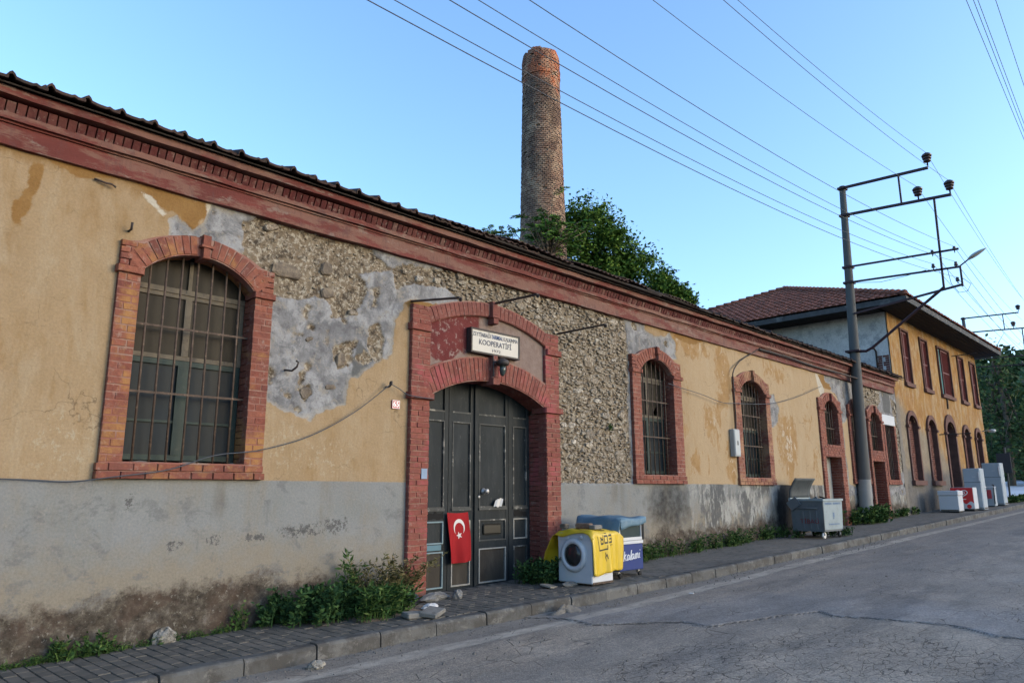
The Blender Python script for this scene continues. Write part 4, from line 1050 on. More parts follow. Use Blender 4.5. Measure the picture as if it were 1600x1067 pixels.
# gateway
def gateway():
    x0, ox0, ox1, x1 = 5.77, 6.09, 8.41, 8.74
    zb = ZG(7.2)-.12
    zsp, zcr = 2.74, 3.05
    mb = MB()
    mb.box(x0+.006, ox0-.006, -.058, .1, zb, 3.93); mb.box(ox1+.006, x1-.006, -.058, .1, zb, 3.93)
    lo, geo = arc(ox0, ox1, zsp, zcr, 28); lo2, geo2 = arc(ox0-.006, ox1+.006, zsp, zcr+.006, 28)
    hi = [(p[0]+(p[0]-7.25)*.02, geo[1]+math.sqrt((geo[2]+.35)**2-(p[0]-geo[0])**2)) for p in lo2]
    mb.strip(lo2, hi, -.052, .1)
    up, geoU = arc(ox0, ox1, 3.74, 4.00, 28)
    hiU = [(p[0], geoU[1]+math.sqrt((geoU[2]+.215)**2-(p[0]-geoU[0])**2)) for p in up]
    mb.strip(up, hiU, -.052, .1)
    g = mb.build('gateway', M['mortar'], wh); g['label'] = 'arched gateway with brick piers and two-tier arch'
    # recessed field between the two arches, old red paint over grey render
    def tm():
        m = NT('tympanum_paint', .85, .2)
        c = m.ramp(m.noise(4, 6, .6), [(.3,(.085,.017,.017)),(.7,(.125,.028,.026))])
        xyz = m.sep()
        k = m.math('ADD', m.math('MULTIPLY', m.math('SUBTRACT', m.noise(2.0, 8, .68), .5), 2.4), m.mapr(xyz[0], 6.5, 7.3, -.35, .55))
        k = m.math('ADD', k, m.mapr(xyz[2], 3.25, 3.5, .6, -.15))
        c = m.mix(m.ramp(m.noise(9, 9, .78), [(.55,0.),(.60,.7)]), c, (.26,.21,.19))
        c = m.mix(m.mapr(k, -.02, .10, 0, .9), c, m.ramp(m.noise(7, 8, .7), [(.32,(.145,.108,.092)),(.68,(.215,.17,.147))]))
        m.color(c); m.bump(m.noise(25, 7, .7), .6, .01); return m.m
    t = MB(); lo3 = [(p[0], geo[1]+math.sqrt((geo[2]+.33)**2-(p[0]-geo[0])**2)) for p in lo]
    t.strip(lo3, [(p[0], p[1]+.02) for p in up], -.012, .1); t.build('tympanum', tm(), g)
    B = Bricks(g, M['brick_door'], True)
    # piers; the inside of the right pier shows, so bricks run deep
    B.jamb(x0, ox0, zb, 2.68, -.07, .32, single=True); B.jamb(ox1, x1, zb, 2.68, -.07, .32, single=True)
    for (a, b) in ((x0-.04, ox0+.05), (ox1-.05, x1+.05)): B.row(a, b, 2.68, 2.775, -.115, .2, .42, single=True)
    B.jamb(x0, ox0, 2.775, 3.60, -.065, .1, single=False); B.jamb(ox1, x1, 2.775, 3.60, -.065, .1, single=False)
    for (a, b) in ((x0-.03, ox0-.01), (ox1+.01, x1+.03)): B.row(a, b, 3.60, 3.70, -.105, .1, .42, single=False)
    B.jamb(x0, ox0, 3.70, 3.96, -.065, .1, single=False); B.jamb(ox1, x1, 3.70, 3.96, -.065, .1, single=False)
    B.ring(geo, .35, -.062, .30, bw=.078, single=True, skip=.05)
    B.done()
    U = Bricks(g, M['red_arch'], False); U.ring(geoU, .20, -.068, .1, bw=.082, skip=.05, g=.003)
    # upper keystone with stepped corbel, and lower keystone
    for (w, za, zz, y) in ((.10,3.90,3.99,-.14),(.15,3.99,4.03,-.15),(.10,4.03,4.24,-.12)): U.put(7.25, y, .1, (za+zz)/2, w, zz-za)
    for (w, za, zz, y) in ((.13,3.0,3.1,-.15),(.11,3.1,3.44,-.12)): U.put(7.25, y, .1, (za+zz)/2, w, zz-za)
    U.done('arch_brickwork')
    # --- the gate itself
    yb = .30
    s = MB()
    lo4 = [(p[0], zb) for p in lo]; s.strip(lo4, [(p[0], p[1]+.03) for p in lo], yb+.03, yb+.07)
    gate = s.build('gate', M['door_panel'], wh); gate['label'] = 'tall dark four leaf gate with panels and worn mouldings'
    zlow = zb+.06
    leaves = [(6.095,6.735,6.30,6.66),(6.745,7.235,6.81,7.16),(7.265,7.935,7.33,7.88),(7.945,8.405,8.04,8.34)]
    for k, (a, b, pa, pb) in enumerate(leaves):
        q = MB(); zt = geo[1]+math.sqrt(geo[2]**2-(min(abs(a-7.25), abs(b-7.25)) if k not in (1,2) else 0)**2)-.0
        zl = geo[1]+math.sqrt(max(geo[2]**2-(max(abs(a-7.25),abs(b-7.25)))**2, 0))-.02
        zt = min(zt, zcr)-.015
        tops = lambda x: geo[1]+math.sqrt(max(geo[2]**2-(x-geo[0])**2, 0))+.01
        for (u, v) in ((a, pa), (pb, b)):
            q.add([(u,yb,zlow),(v,yb,zlow),(v,yb,tops(v)),(u,yb,tops(u)),(u,yb+.03,zlow),(v,yb+.03,zlow),(v,yb+.03,tops(v)),(u,yb+.03,tops(u))],
                  [(0,1,2,3),(1,5,6,2),(4,0,3,7),(3,2,6,7)])
        rails = [(zlow, .17), (.70, .80), (1.10, 1.27), (2.48, 2.60)]
        rails[0] = (zlow, zlow+.07)
        for (u, v) in rails: q.box(pa-.001, pb+.001, yb+.003, yb+.03, u, v)
        q.build('door_leaf', M['door'], gate)
        # panels with mouldings
        for j, (z0, z1) in enumerate(((zlow+.07,.70),(.80,1.10),(1.27,2.48))):
            pmat = M['door_low'] if j == 0 else M['door_panel']
            p = MB(); p.box(pa+.02, pb-.02, yb+.018, yb+.029, z0+.02, z1-.02); p.build('door_panel', pmat, gate)
            mo = MB(); w = .018
            for (u0,u1,v0,v1) in ((pa,pb,z0,z0+w),(pa,pb,z1-w,z1),(pa,pa+w,z0+w,z1-w),(pb-w,pb,z0+w,z1-w)):
                mo.box(u0,u1,yb-.008,yb+.02,v0,v1)
            mm = M['mould']
            if (k, j) in ((2,0),(3,1),(1,1),(1,0)): mm = M['mould_w']
            if (k, j) in ((0,0),(0,1)): mm = M['mould_b']
            mo.build('moulding', mm, gate)
        mo = MB(); mo.box(pa,pb,yb-.006,yb+.02,2.60,2.622); mo.box(pa-.01,pb+.01,yb-.02,yb+.02,1.235,1.268); mo.build('moulding', M['mould'], gate)
    # middle stile, letter slot, knob, gaps
    q = MB(); q.box(7.225,7.275,yb-.028,yb+.01,zlow,zcr-.02); q.build('cover_strip', M['door'], gate)
    q = MB(); q.bbox(7.42,7.79,yb-.004,yb+.02,.885,1.035,.02); q.build('letter_plate', M['black_print'], gate)
    q = MB(); q.lathe([(.045,0),(.045,-.01),(.018,-.02),(.016,-.05),(.035,-.065),(.038,-.085),(.02,-.1)], (7.42,yb,1.50), 14, 'Y'); q.build('door_knob', M['steel'], gate, True)
    q = MB(); q.lathe([(.022,0),(.022,-.012),(.006,-.014)], (7.33,yb,1.42), 12, 'Y'); q.build('lock', M['steel'], gate, True)
    for (a, b) in ((8.06,8.33),(6.30,6.66)):
        q = MB(); n = 10
        lo_ = [(a+(b-a)*i/n, 1.13+random.uniform(-.012,.02)) for i in range(n+1)]; hi_ = [(p[0], 1.215+random.uniform(-.03,.02)) for p in lo_]
        q.strip(lo_, hi_, yb-.003, yb+.001); q.build('rotted_gap', M['black'], gate)
    # stone threshold
    q = MB(); q.bbox(6.09, 8.41, .02, .6, zb-.2, zb+.035, .01); q.build('threshold', M['footway'], g)
M['red_arch'] = brick_mat('painted_arch_brick', [(0,(.215,.07,.056)),(.5,(.235,.08,.063)),(1,(.195,.062,.05))])
gateway()

# cornice
def cornice():
    a, b = WX0, 25.72
    mb = MB()
    def band(z0, z1, p, back=.12, jit=.0):
        xs = np.arange(a, b+.01, .33)
        n = len(xs)
        v = []; rn = random.Random(int(z0*1000))
        for x in xs:
            d = rn.uniform(-jit, jit); e = rn.uniform(-jit, jit)
            v += [(x,back,z0+e),(x,-p+d,z0+e),(x,-p+d,z1+e*.5),(x,back,z1+e*.5)]
        f = []
        for i in range(n-1):
            for k in range(3): f.append((4*i+k, 4*i+4+k, 4*i+5+k, 4*i+1+k))
        f += [(0,1,2,3),(4*n-1,4*n-2,4*n-3,4*n-4)]
        mb.add(v, [tuple(reversed(q)) for q in f])
    band(4.575, 4.775, .055, jit=.006); band(4.777, 4.797, .075, jit=.004); band(4.799, 4.862, .110, jit=.006); band(4.864, 4.975, .075, jit=0)
    band(4.977, 5.055, .225, jit=.006)
    c = mb.build('cornice', M['red_paint'], wh)
    me = brick_mesh(M['cornice_brick']); rest = MB(); x = a; k = 0
    while x < b-.05:
        w = .082; rx = .42
        pos = (x+w/2, -.075+random.uniform(-.004,.004), 4.921)
        if x > .6 and k < 290: piece('soldier_brick', me, c, pos, (w-.010, .115, .118), (rx, random.uniform(-.03,.03), 0)); k += 1
        else:
            Mx = Matrix.Translation(pos) @ Matrix.Rotation(rx, 4, 'X') @ Matrix.Diagonal((w-.010, .115, .118, 1))
            rest.add([Mx @ Vector(q) for q in BV], BF)
        x += w
    rest.build('soldier_brickwork', M['cornice_brick'], c, kind='stuff')
cornice()

# roof: dark boards, clay tiles; the eaves row singly
def warehouse_roof():
    sl = R(19); ez, ey = 5.072, -.315; ry = 3.3
    rz = ez+(ry-ey)*math.tan(sl)
    mb = MB()
    for s_ in (0,):
        mb.add([(WX0-.3,ey+.04,ez-.006),(26.15,ey+.04,ez-.006),(26.15,ry,rz-.006),(WX0-.3,ry,rz-.006),(26.15,7.3,ez-.006),(WX0-.3,7.3,ez-.006),
                (WX0-.3,ey+.04,ez-.022),(26.15,ey+.04,ez-.022),(26.15,ry,rz-.022),(WX0-.3,ry,rz-.022),(26.15,7.3,ez-.022),(WX0-.3,7.3,ez-.022)],
               [(0,1,2,3),(3,2,4,5),(6,9,8,7),(9,11,10,8),(0,6,7,1),(4,10,11,5)])
    roof = mb.build('roof', M['dark_wood'], wh)
    # gable ends
    gm = MB()
    for x in (WX0+.1, WX1-.15): gm.add([(x,.2,4.86),(x,6.9,4.86),(x,3.3,rz-.1)], [(0,1,2),(2,1,0)])
    gm.build('gable', M['lime'], roof)
    # one tile: pan with a raised rib, slightly curved; x width 1, y length 1
    prof = [(-.5,.0),(-.46,.05),(-.40,.075),(-.33,.05),(-.28,.012),(-.1,.0),(.12,.0),(.2,.02),(.3,.0),(.5,.004)]
    v = []; f = []; n = len(prof)
    for y in (-.5,.5):
        for (x, z) in prof: v.append((x,y,z+.02)); 
        for (x, z) in prof: v.append((x,y,z-.02))
    for i in range(n-1):
        f += [(i,i+1,2*n+i+1,2*n+i),(n+i+1,n+i,3*n+i,3*n+i+1),(i+1,i,n+i,n+i+1)]
    f += [(0,2*n,3*n,n)]
    tm = bpy.data.meshes.new('roof_tile'); tm.from_pydata(v, [], [tuple(q) for q in f]); tm.materials.append(M['tile'])
    rest = MB(); k = 0
    w, L = .30, .40
    nrow = 10
    for r_ in range(nrow):
        x = WX0-.2
        while x < 26.0:
            d = (r_*L*.86)+L*.45
            y = ey+d*math.cos(sl); z = ez+d*math.sin(sl)+.012+.01*(r_ % 2)
            gone = 8.1 < x < 13.2 and r_ == 0 and random.random() < .55
            gone = gone or (7.0 < x < 13.2 and r_ < 2 and random.random() < .25)
            if not gone:
                rot = (sl-.05+random.uniform(-.03,.03), random.uniform(-.03,.03), random.uniform(-.04,.04))
                pos = Vector((x+random.uniform(-.012,.012), y+random.uniform(-.02,.02), z+random.uniform(-.006,.01)))
                if r_ < 3 and x > .6 and k < 262: piece('roof_tile', tm, roof, pos, (w*1.06, L, .62), rot); k += 1
                else:
                    Mx = Matrix.Translation(pos) @ Matrix.Rotation(rot[0],4,'X') @ Matrix.Diagonal((w*1.06,L,.62,1))
                    rest.add([Mx @ Vector(q) for q in v], f)
            x += w
    rest.build('roof_tiling', M['tile'], roof, kind='stuff')
    # loose corrugated sheets and boards along the broken stretch of eaves
    def sheet(x0, x1, y0, y1, z0, z1, tilt, nw=14):
        q = MB()
        def fn(u, v):
            x = x0+(x1-x0)*u; y = y0+(y1-y0)*v
            return (x, y, z0+(z1-z0)*u+(y-y0)*math.tan(sl)*1.0+tilt*v+.016*math.sin(u*nw*6.283)+.012*math.sin(u*5+v*3))
        q.grid(fn, nw*6, 5); o = q.build('corrugated_sheet', M['tile'], roof, True)
        so = o.modifiers.new('thick', 'SOLIDIFY'); so.thickness = .008
    sheet(5.9, 7.7, -.37, .6, 5.12, 5.14, .06); sheet(7.4, 8.75, -.40, .5, 5.17, 5.12, .02, 11); sheet(8.9, 10.3, -.40, .7, 5.15, 5.14, .05, 12)
    sheet(10.2, 11.5, -.37, .7, 5.18, 5.12, .03, 10); sheet(11.6, 12.8, -.39, .5, 5.13, 5.12, .06, 10)
    for (a, b) in (((8.6,-.29,5.10),(11.4,-.32,5.09)),((7.0,-.30,5.10),(8.8,-.29,5.09)),((10.9,-.33,5.12),(13.3,-.30,5.09))):
        q = MB(); q.bar(a, b, .09, .035); q.build('eaves_board', M['dark_wood'], roof)
warehouse_roof()

# ------------------------------------------------------------------ the two storey house
def house():
    X0, X1, YB = 26.02, 38.2, 12.4
    h = thing('house', 'two storey ochre house with hipped tile roof and dark red shutters', 'building', (32, 6, ZG(32)))
    def hm(side):
        m = NT('house_side_render' if side else 'house_plaster', .92, .15)
        xyz = m.sep()
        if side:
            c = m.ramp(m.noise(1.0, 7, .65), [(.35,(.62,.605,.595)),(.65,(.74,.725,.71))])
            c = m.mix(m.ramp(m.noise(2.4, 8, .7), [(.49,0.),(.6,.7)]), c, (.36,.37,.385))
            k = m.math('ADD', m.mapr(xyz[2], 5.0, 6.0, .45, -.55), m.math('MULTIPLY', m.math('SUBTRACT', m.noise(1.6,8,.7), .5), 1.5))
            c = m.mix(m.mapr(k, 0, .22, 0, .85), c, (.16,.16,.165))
        else:
            c = m.ramp(m.noise(.8, 6, .6), [(.35,(.33,.185,.062)),(.65,(.40,.235,.085))])
            c = m.mix(m.ramp(m.noise(1.7, 8, .7, (1,1,.6)), [(.46,0.),(.58,.65)]), c, (.29,.14,.05))
            c = m.mix(m.ramp(m.noise(2.6, 8, .72, (1.3,1,.5)), [(.49,0.),(.57,.75)]), c, (.42,.32,.20))
            n = m.math('MULTIPLY', m.math('SUBTRACT', m.noise(.9,8,.68), .5), 2.0)
            lvl = m.mapr(xyz[0], 26, 33, 4.6, 2.3)
            k = m.math('ADD', m.math('SUBTRACT', lvl, xyz[2]), n)
            c = m.mix(m.mapr(k, -.1, .35, 0, .9), c, m.ramp(m.noise(3,8,.7), [(.3,(.21,.175,.13)),(.7,(.31,.268,.21))]))
            k2 = m.math('ADD', m.math('SUBTRACT', 2.15, xyz[2]), m.math('MULTIPLY', n, .5))
            c = m.mix(m.mapr(k2, -.1, .2, 0, .9), c, m.ramp(m.noise(2,8,.7), [(.3,(.105,.102,.10)),(.7,(.18,.172,.165))]))
            k3 = m.math('ADD', m.math('SUBTRACT', m.mapr(xyz[0], 26, 27.3, 1., -1.2), .3), n)
            c = m.mix(m.math('MULTIPLY', m.mapr(k3, 0, .2), m.mapr(xyz[2], 4.6, 4.0)), c, (.22,.20,.175))
        c = m.mix(.9, c, m.ramp(m.noise(30, 5, .7), [(.3,(.5,.5,.5)),(.7,(.86,.86,.85))]), 'MULTIPLY')
        m.color(c); m.bump(m.noise(14, 8, .7), .6, .02); return m.m
    # front wall with real openings
    cu = [27.68, 29.98, 32.65, 35.28, 37.35]; hw = [.40,.42,.82,.44,.40]
    cl = [27.45, 29.75, 32.32, 34.75, 36.75]; hl = [.50,.50,.62,.45,.43]
    ups = [(c-w, c+w, 5.15, 7.0) for c, w in zip(cu, hw)]
    los = [(c-w, c+w, (1.80 if i != 2 else .8), 3.62, 3.62+w*.75) for i, (c, w) in enumerate(zip(cl, hl))]
    xs = np.unique(np.concatenate([np.arange(X0, X1, .09), [X1]]+[[a, b] for a, b, *_ in ups]+[[a, b] for a, b, *_ in los]))
    zs = np.unique(np.concatenate([np.arange(.3, 7.45, .07), [7.45, 5.15, 7.0, 1.80]]))
    Xg, Zg = np.meshgrid(xs, zs); Yg = .02+.02*fbm(Xg, Zg, .7, 3, 90)+.012*fbm(Xg, Zg, 4, 4, 91)
    XC, ZC = np.meshgrid((xs[:-1]+xs[1:])/2, (zs[:-1]+zs[1:])/2); keep = np.ones_like(XC, bool)
    for (a, b, c, d) in ups: keep &= ~((XC > a) & (XC < b) & (ZC > c) & (ZC < d))
    for (a, b, c, s_, t) in los:
        w = (b-a)/2; e = t-s_
        keep &= ~((XC > a) & (XC < b) & (ZC > c) & ((ZC < s_) | ((((XC-(a+b)/2)/w)**2+((ZC-s_)/e)**2) < 1)))
    w = len(xs); i, j = np.meshgrid(np.arange(w-1), np.arange(len(zs)-1)); bb = (j*w+i)[keep]
    Fa = np.stack([bb, bb+1, bb+w+1, bb+w], -1)
    o0 = ORG[h.name]
    wl = link('wall', np_mesh('wall', np.stack([Xg, Yg, Zg], -1).reshape(-1,3)-np.array(o0), Fa, hm(False)), h, o0)
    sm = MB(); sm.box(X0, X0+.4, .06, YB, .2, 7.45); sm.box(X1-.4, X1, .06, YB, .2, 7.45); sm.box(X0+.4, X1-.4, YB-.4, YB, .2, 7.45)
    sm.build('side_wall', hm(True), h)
    ins = MB(); ins.add([(X0+.4,.75,.3),(X1-.4,.75,.3),(X1-.4,.75,7.4),(X0+.4,.75,7.4)], [(0,1,2,3)])
    ins.build('inner_wall', M['black'], h)
    # patch of bare brick at the front corner of the side wall, above the warehouse roof
    B = Bricks(h, M['brick'], False); 
    qb = MB(); z = 5.2
    while z < 5.95:
        for yy in (.06,.28): qb.box(X0-.012, X0+.05, yy+.01, yy+.13+.07*(int(z*20) % 2), z+.006, z+.068)
        z += .075
    qb.build('bare_brick', M['house_brick'], h, kind='stuff')
    stone = pm('brown_stone_trim', (.10,.052,.043), .3, 6, .9, .4, 40)
    shut = pm('dark_red_shutter', (.085,.013,.015), .25, 6, .6, .2, 40)
    teal = pm('turquoise_curtain', (.26,.48,.46), .25, 3, .8, .2, 20, st=(4,1,.3))
    for k, (a, b, c, d) in enumerate(ups):
        f = MB(); t = .07
        f.box(a-t, a, -.035, .22, c-.02, d+t); f.box(b, b+t, -.035, .22, c-.02, d+t); f.box(a, b, -.034, .22, d, d+t); f.box(a-t-.03, b+t+.03, -.08, .22, c-.15, c-.021)
        win = f.build('window', stone, h); 
        if k == 2: win['label'] = 'wide upper window with one shutter open and a turquoise curtain'
        def shutter(u, v):
            q = MB(); q.box(u, u+.05, .03, .07, c+.01, d-.01); q.box(v-.05, v, .03, .07, c+.01, d-.01); q.box(u+.05, v-.05, .032, .07, c+.01, c+.07); q.box(u+.05, v-.05, .032, .07, d-.07, d-.01); q.box(u+.05, v-.05, .032, .07, (c+d)/2-.03, (c+d)/2+.03)
            z = c+.08
            while z < d-.09:
                q.obox(((u+v)/2, .05, z), ((v-u)/2-.05, 0, 0), (0, .018, -.016), (0, .003, .003)); z += .045
            q.box(u+.05, v-.05, .066, .07, c+.07, d-.07)
            q.build('shutter', shut, win)
        if k == 2:
            shutter(a+.62, b-.01)
            cm = MB(); cm.grid(lambda u, v: (a+.06+.52*u, .125+.02*math.sin(u*30), c+.05+(d-c-.35)*v), 40, 2); cm.build('curtain', teal, win, True)
            fm = MB(); frame_boxes(fm, a, a+.62, c, d, .04, .08, .03, mids=((c+1.25,.04),)); fm.build('window_frame', teal, win)
        else:
            m_ = (a+b)/2; shutter(a+.005, m_-.002); shutter(m_+.002, b-.005)
    for k, (a, b, c, s_, t) in enumerate(los):
        n = 20; w_ = (b-a)/2; e = t-s_; mx = (a+b)/2
        lo = [(mx-w_*math.cos(math.pi*i/n), s_+e*math.sin(math.pi*i/n)) for i in range(n+1)]
        T = .11 if k != 2 else .17
        hi = [(mx-(w_+T)*math.cos(math.pi*i/n), s_+(e+T+(.12 if k == 2 else .06))*math.sin(math.pi*i/n)) for i in range(n+1)]
        f = MB(); f.strip(lo, hi, -.05, .25)
        f.box(a-T, a, -.035, .25, c, s_-.0); f.box(b, b+T, -.035, .25, c, s_-.0)
        f.box(a-T-.05, a+.03, -.085, .2, s_-.06, s_+.03); f.box(b-.03, b+T+.05, -.085, .2, s_-.06, s_+.03)
        if k != 2: f.box(a-T-.06, b+T+.06, -.10, .25, c-.16, c-.002)
        win = f.build('window' if k != 2 else 'doorway', stone, h)
        if k == 2: win['label'] = 'arched doorway with stone surround and pale fanlight'
        B = Bricks(win, shut if False else M['house_brick'], False)
        z0 = c
        for zz in np.arange(c, s_+e*.55, .078):      # bricked-up opening, set back
            ww = w_*(1 if zz < s_ else math.sqrt(max(1-((zz-s_)/e)**2, 0)))
            if k == 2: continue
            B.row(mx-ww, mx+ww, zz, zz+.078, .12, .3, .22, off=.11*(int(zz/.078) % 2))
        B.done()
        if k == 2:
            q = MB(); q.box(a, b, .3, .34, c, 2.9); q.box(a+.08, mx-.03, .28, .301, c+.2, 2.8); q.box(mx+.03, b-.08, .28, .301, c+.2, 2.8); q.build('door_leaf', M['door_dark'], win)
            q = MB(); q.box(a, b, .24, .32, 2.9, 3.0); q.build('transom', M['cream_wood'], win)
            pane(win, M['glass_warm'], a, b, 3.0, t, .3)
        else:
            q = MB(); q.prism(lo[::-1], .18, .2); q.build('fanlight', M['glass_warm'], win)
    # hipped roof
    ov = 1.0; ex0, ex1, ey0, ey1 = X0-ov, X1+.55, -ov*.9, YB+ov; ez = 7.62
    ax, ay, az = 31.93, 5.93, 10.54; bx = 32.6
    rm = MB(); rm.add([(ex0,ey0,ez),(ex1,ey0,ez),(ex1,ey1,ez),(ex0,ey1,ez),(ax,ay,az),(bx,ay,az)], [(0,1,5,4),(1,2,5),(2,3,4,5),(3,0,4)])
    sof = 7.46
    rm.add([(ex0,ey0,sof),(ex1,ey0,sof),(ex1,ey1,sof),(ex0,ey1,sof)], [(0,3,2,1)])
    roof = rm.build('roof', M['dark_wood'], h)
    fm = MB(); fm.box(ex0-.03, ex1+.03, ey0-.03, ey0, sof-.02, ez+.0); fm.box(ex0-.03, ex0, ey0, ey1, sof-.02, ez); fm.box(ex1, ex1+.03, ey0, ey1, sof-.02, ez)
    fm.build('fascia', pm('grey_fascia_board', (.065,.067,.07), .4, 4, .9, .4, 30, col2=(.16,.16,.155), s2=2), roof)
    # soffit boards, a little apart
    y = ey0+.02
    while y < -.02:
        q = MB(); q.box(ex0+.02, ex1-.02, y, y+.15, sof-.03, sof-.004); q.build('soffit_board', M['dark_wood'], roof); y += .165
    x = ex0+.02
    while x < X0-.02:
        q = MB(); q.box(x, x+.15, .0, ey1-.02, sof-.03, sof-.004); q.build('soffit_board', M['dark_wood'], roof); x += .165
    # barrel tiles as a stepped sheet on the two slopes that show (and the far ones)
    tl = MB()
    def slope(p0, p1, q0, q1, cw=.24, rl=.36):        # eaves p0->p1, top q0->q1
        p0, p1, q0, q1 = map(Vector, (p0,p1,q0,q1))
        eu = (p1-p0).normalized(); W = (p1-p0).length
        mid = (q0+q1)/2; up = (mid-p0)-eu*((mid-p0).dot(eu)); H = up.length; up.normalize(); nn = eu.cross(up)
        rows = int(H/rl)
        for r_ in range(rows+1):
            t0, t1 = r_*rl/H, min((r_+1)*rl/H+.02, 1)
            la, lb = p0.lerp(q0, t0), p1.lerp(q1, t0)
            s0 = (la-p0).dot(eu); s1 = (lb-p0).dot(eu); k0 = math.ceil(s0/cw); k1 = math.floor(s1/cw)
            for k in range(k0, k1):
                sx = k*cw+random.uniform(-.012,.012); b0 = p0+eu*sx+up*(r_*rl+random.uniform(-.02,.02)); b1 = b0+up*(rl+.05)
                vs = []
                lift = random.uniform(0,.012)
                for (bb_, l) in ((b0,.05),(b1,.012)):
                    for (dx, dz) in ((0,.0),(.22,.035),(.5,.05),(.78,.035),(1,.0)): vs.append(bb_+eu*(dx*cw)+nn*(dz+l+lift-.0))
                tl.add(vs, [(a_,a_+1,a_+6,a_+5) for a_ in range(4)]+[(0,5+0,5+4,4)[::-1] if False else (0,1,2,3,4)[::-1]])
    e = .05
    slope((ex0-e,ey1+e,ez),(ex0-e,ey0-e,ez),(ax,ay,az),(ax,ay,az))
    slope((ex0-e,ey0-e,ez),(ex1+e,ey0-e,ez),(ax,ay,az),(bx,ay,az))
    tl.build('roof_tiling', M['tile_red'], roof, kind='stuff')
    rg = MB()                                          # hip tiles
    for (p, q) in (((ex0,ey0,ez),(ax,ay,az)),((ex0,ey1,ez),(ax,ay,az)),((ex1,ey0,ez),(bx,ay,az)),((ax,ay,az),(bx,ay,az))):
        p, q = Vector(p), Vector(q); L = (q-p).length; n = max(1, int(L/.36))
        for i in range(n):
            a_ = p.lerp(q, i/n); b_ = p.lerp(q, (i+1.1)/n); rg.tube([a_+Vector((0,0,.10)), b_+Vector((0,0,.065))], [.115,.085], 8)
    rg.build('hip_tiling', M['tile_red'], roof, True, kind='stuff')
    # rust iron lamp bracket and small pipes on the front
    q = MB(); q.tube([(37.55,-.02,4.0),(37.55,-.35,4.05)], .02, 6); q.lathe([(.02,0),(.13,-.02),(.16,-.1),(.1,-.14)], (37.55,-.4,4.08), 12); q.build('wall_lamp', M['lamp'], h, True)
    q = MB(); q.tube([(33.9,-.02,6.9),(34.1,-.9,6.95)], .02, 6); q.build('iron_bracket', M['dark_iron'], h)
    q = MB(); q.tube([(30.6,-.02,3.5),(30.9,-1.0,3.52)], .018, 6); q.build('iron_bracket', M['dark_iron'], h)
    q = MB(); q.tube([(32.4,-.01,4.6),(32.4,-.02,5.0)], .03, 6); q.build('iron_stub', M['dark_iron'], h)
    q = MB(); q.tube([(25.98,.45,5.2),(25.98,.45,6.1),(25.9,.48,6.2),(25.8,.5,6.18)], .03, 8); q.build('vent_pipe', M['dark_iron'], h, True)
M['house_brick'] = brick_mat('bricked_up_brick', [(0,(.13,.045,.035)),(.5,(.17,.06,.045)),(1,(.10,.036,.03))])
M['door_dark'] = pm('dark_door', (.035,.022,.02), .3, 5, .7, .2, 40)
house()

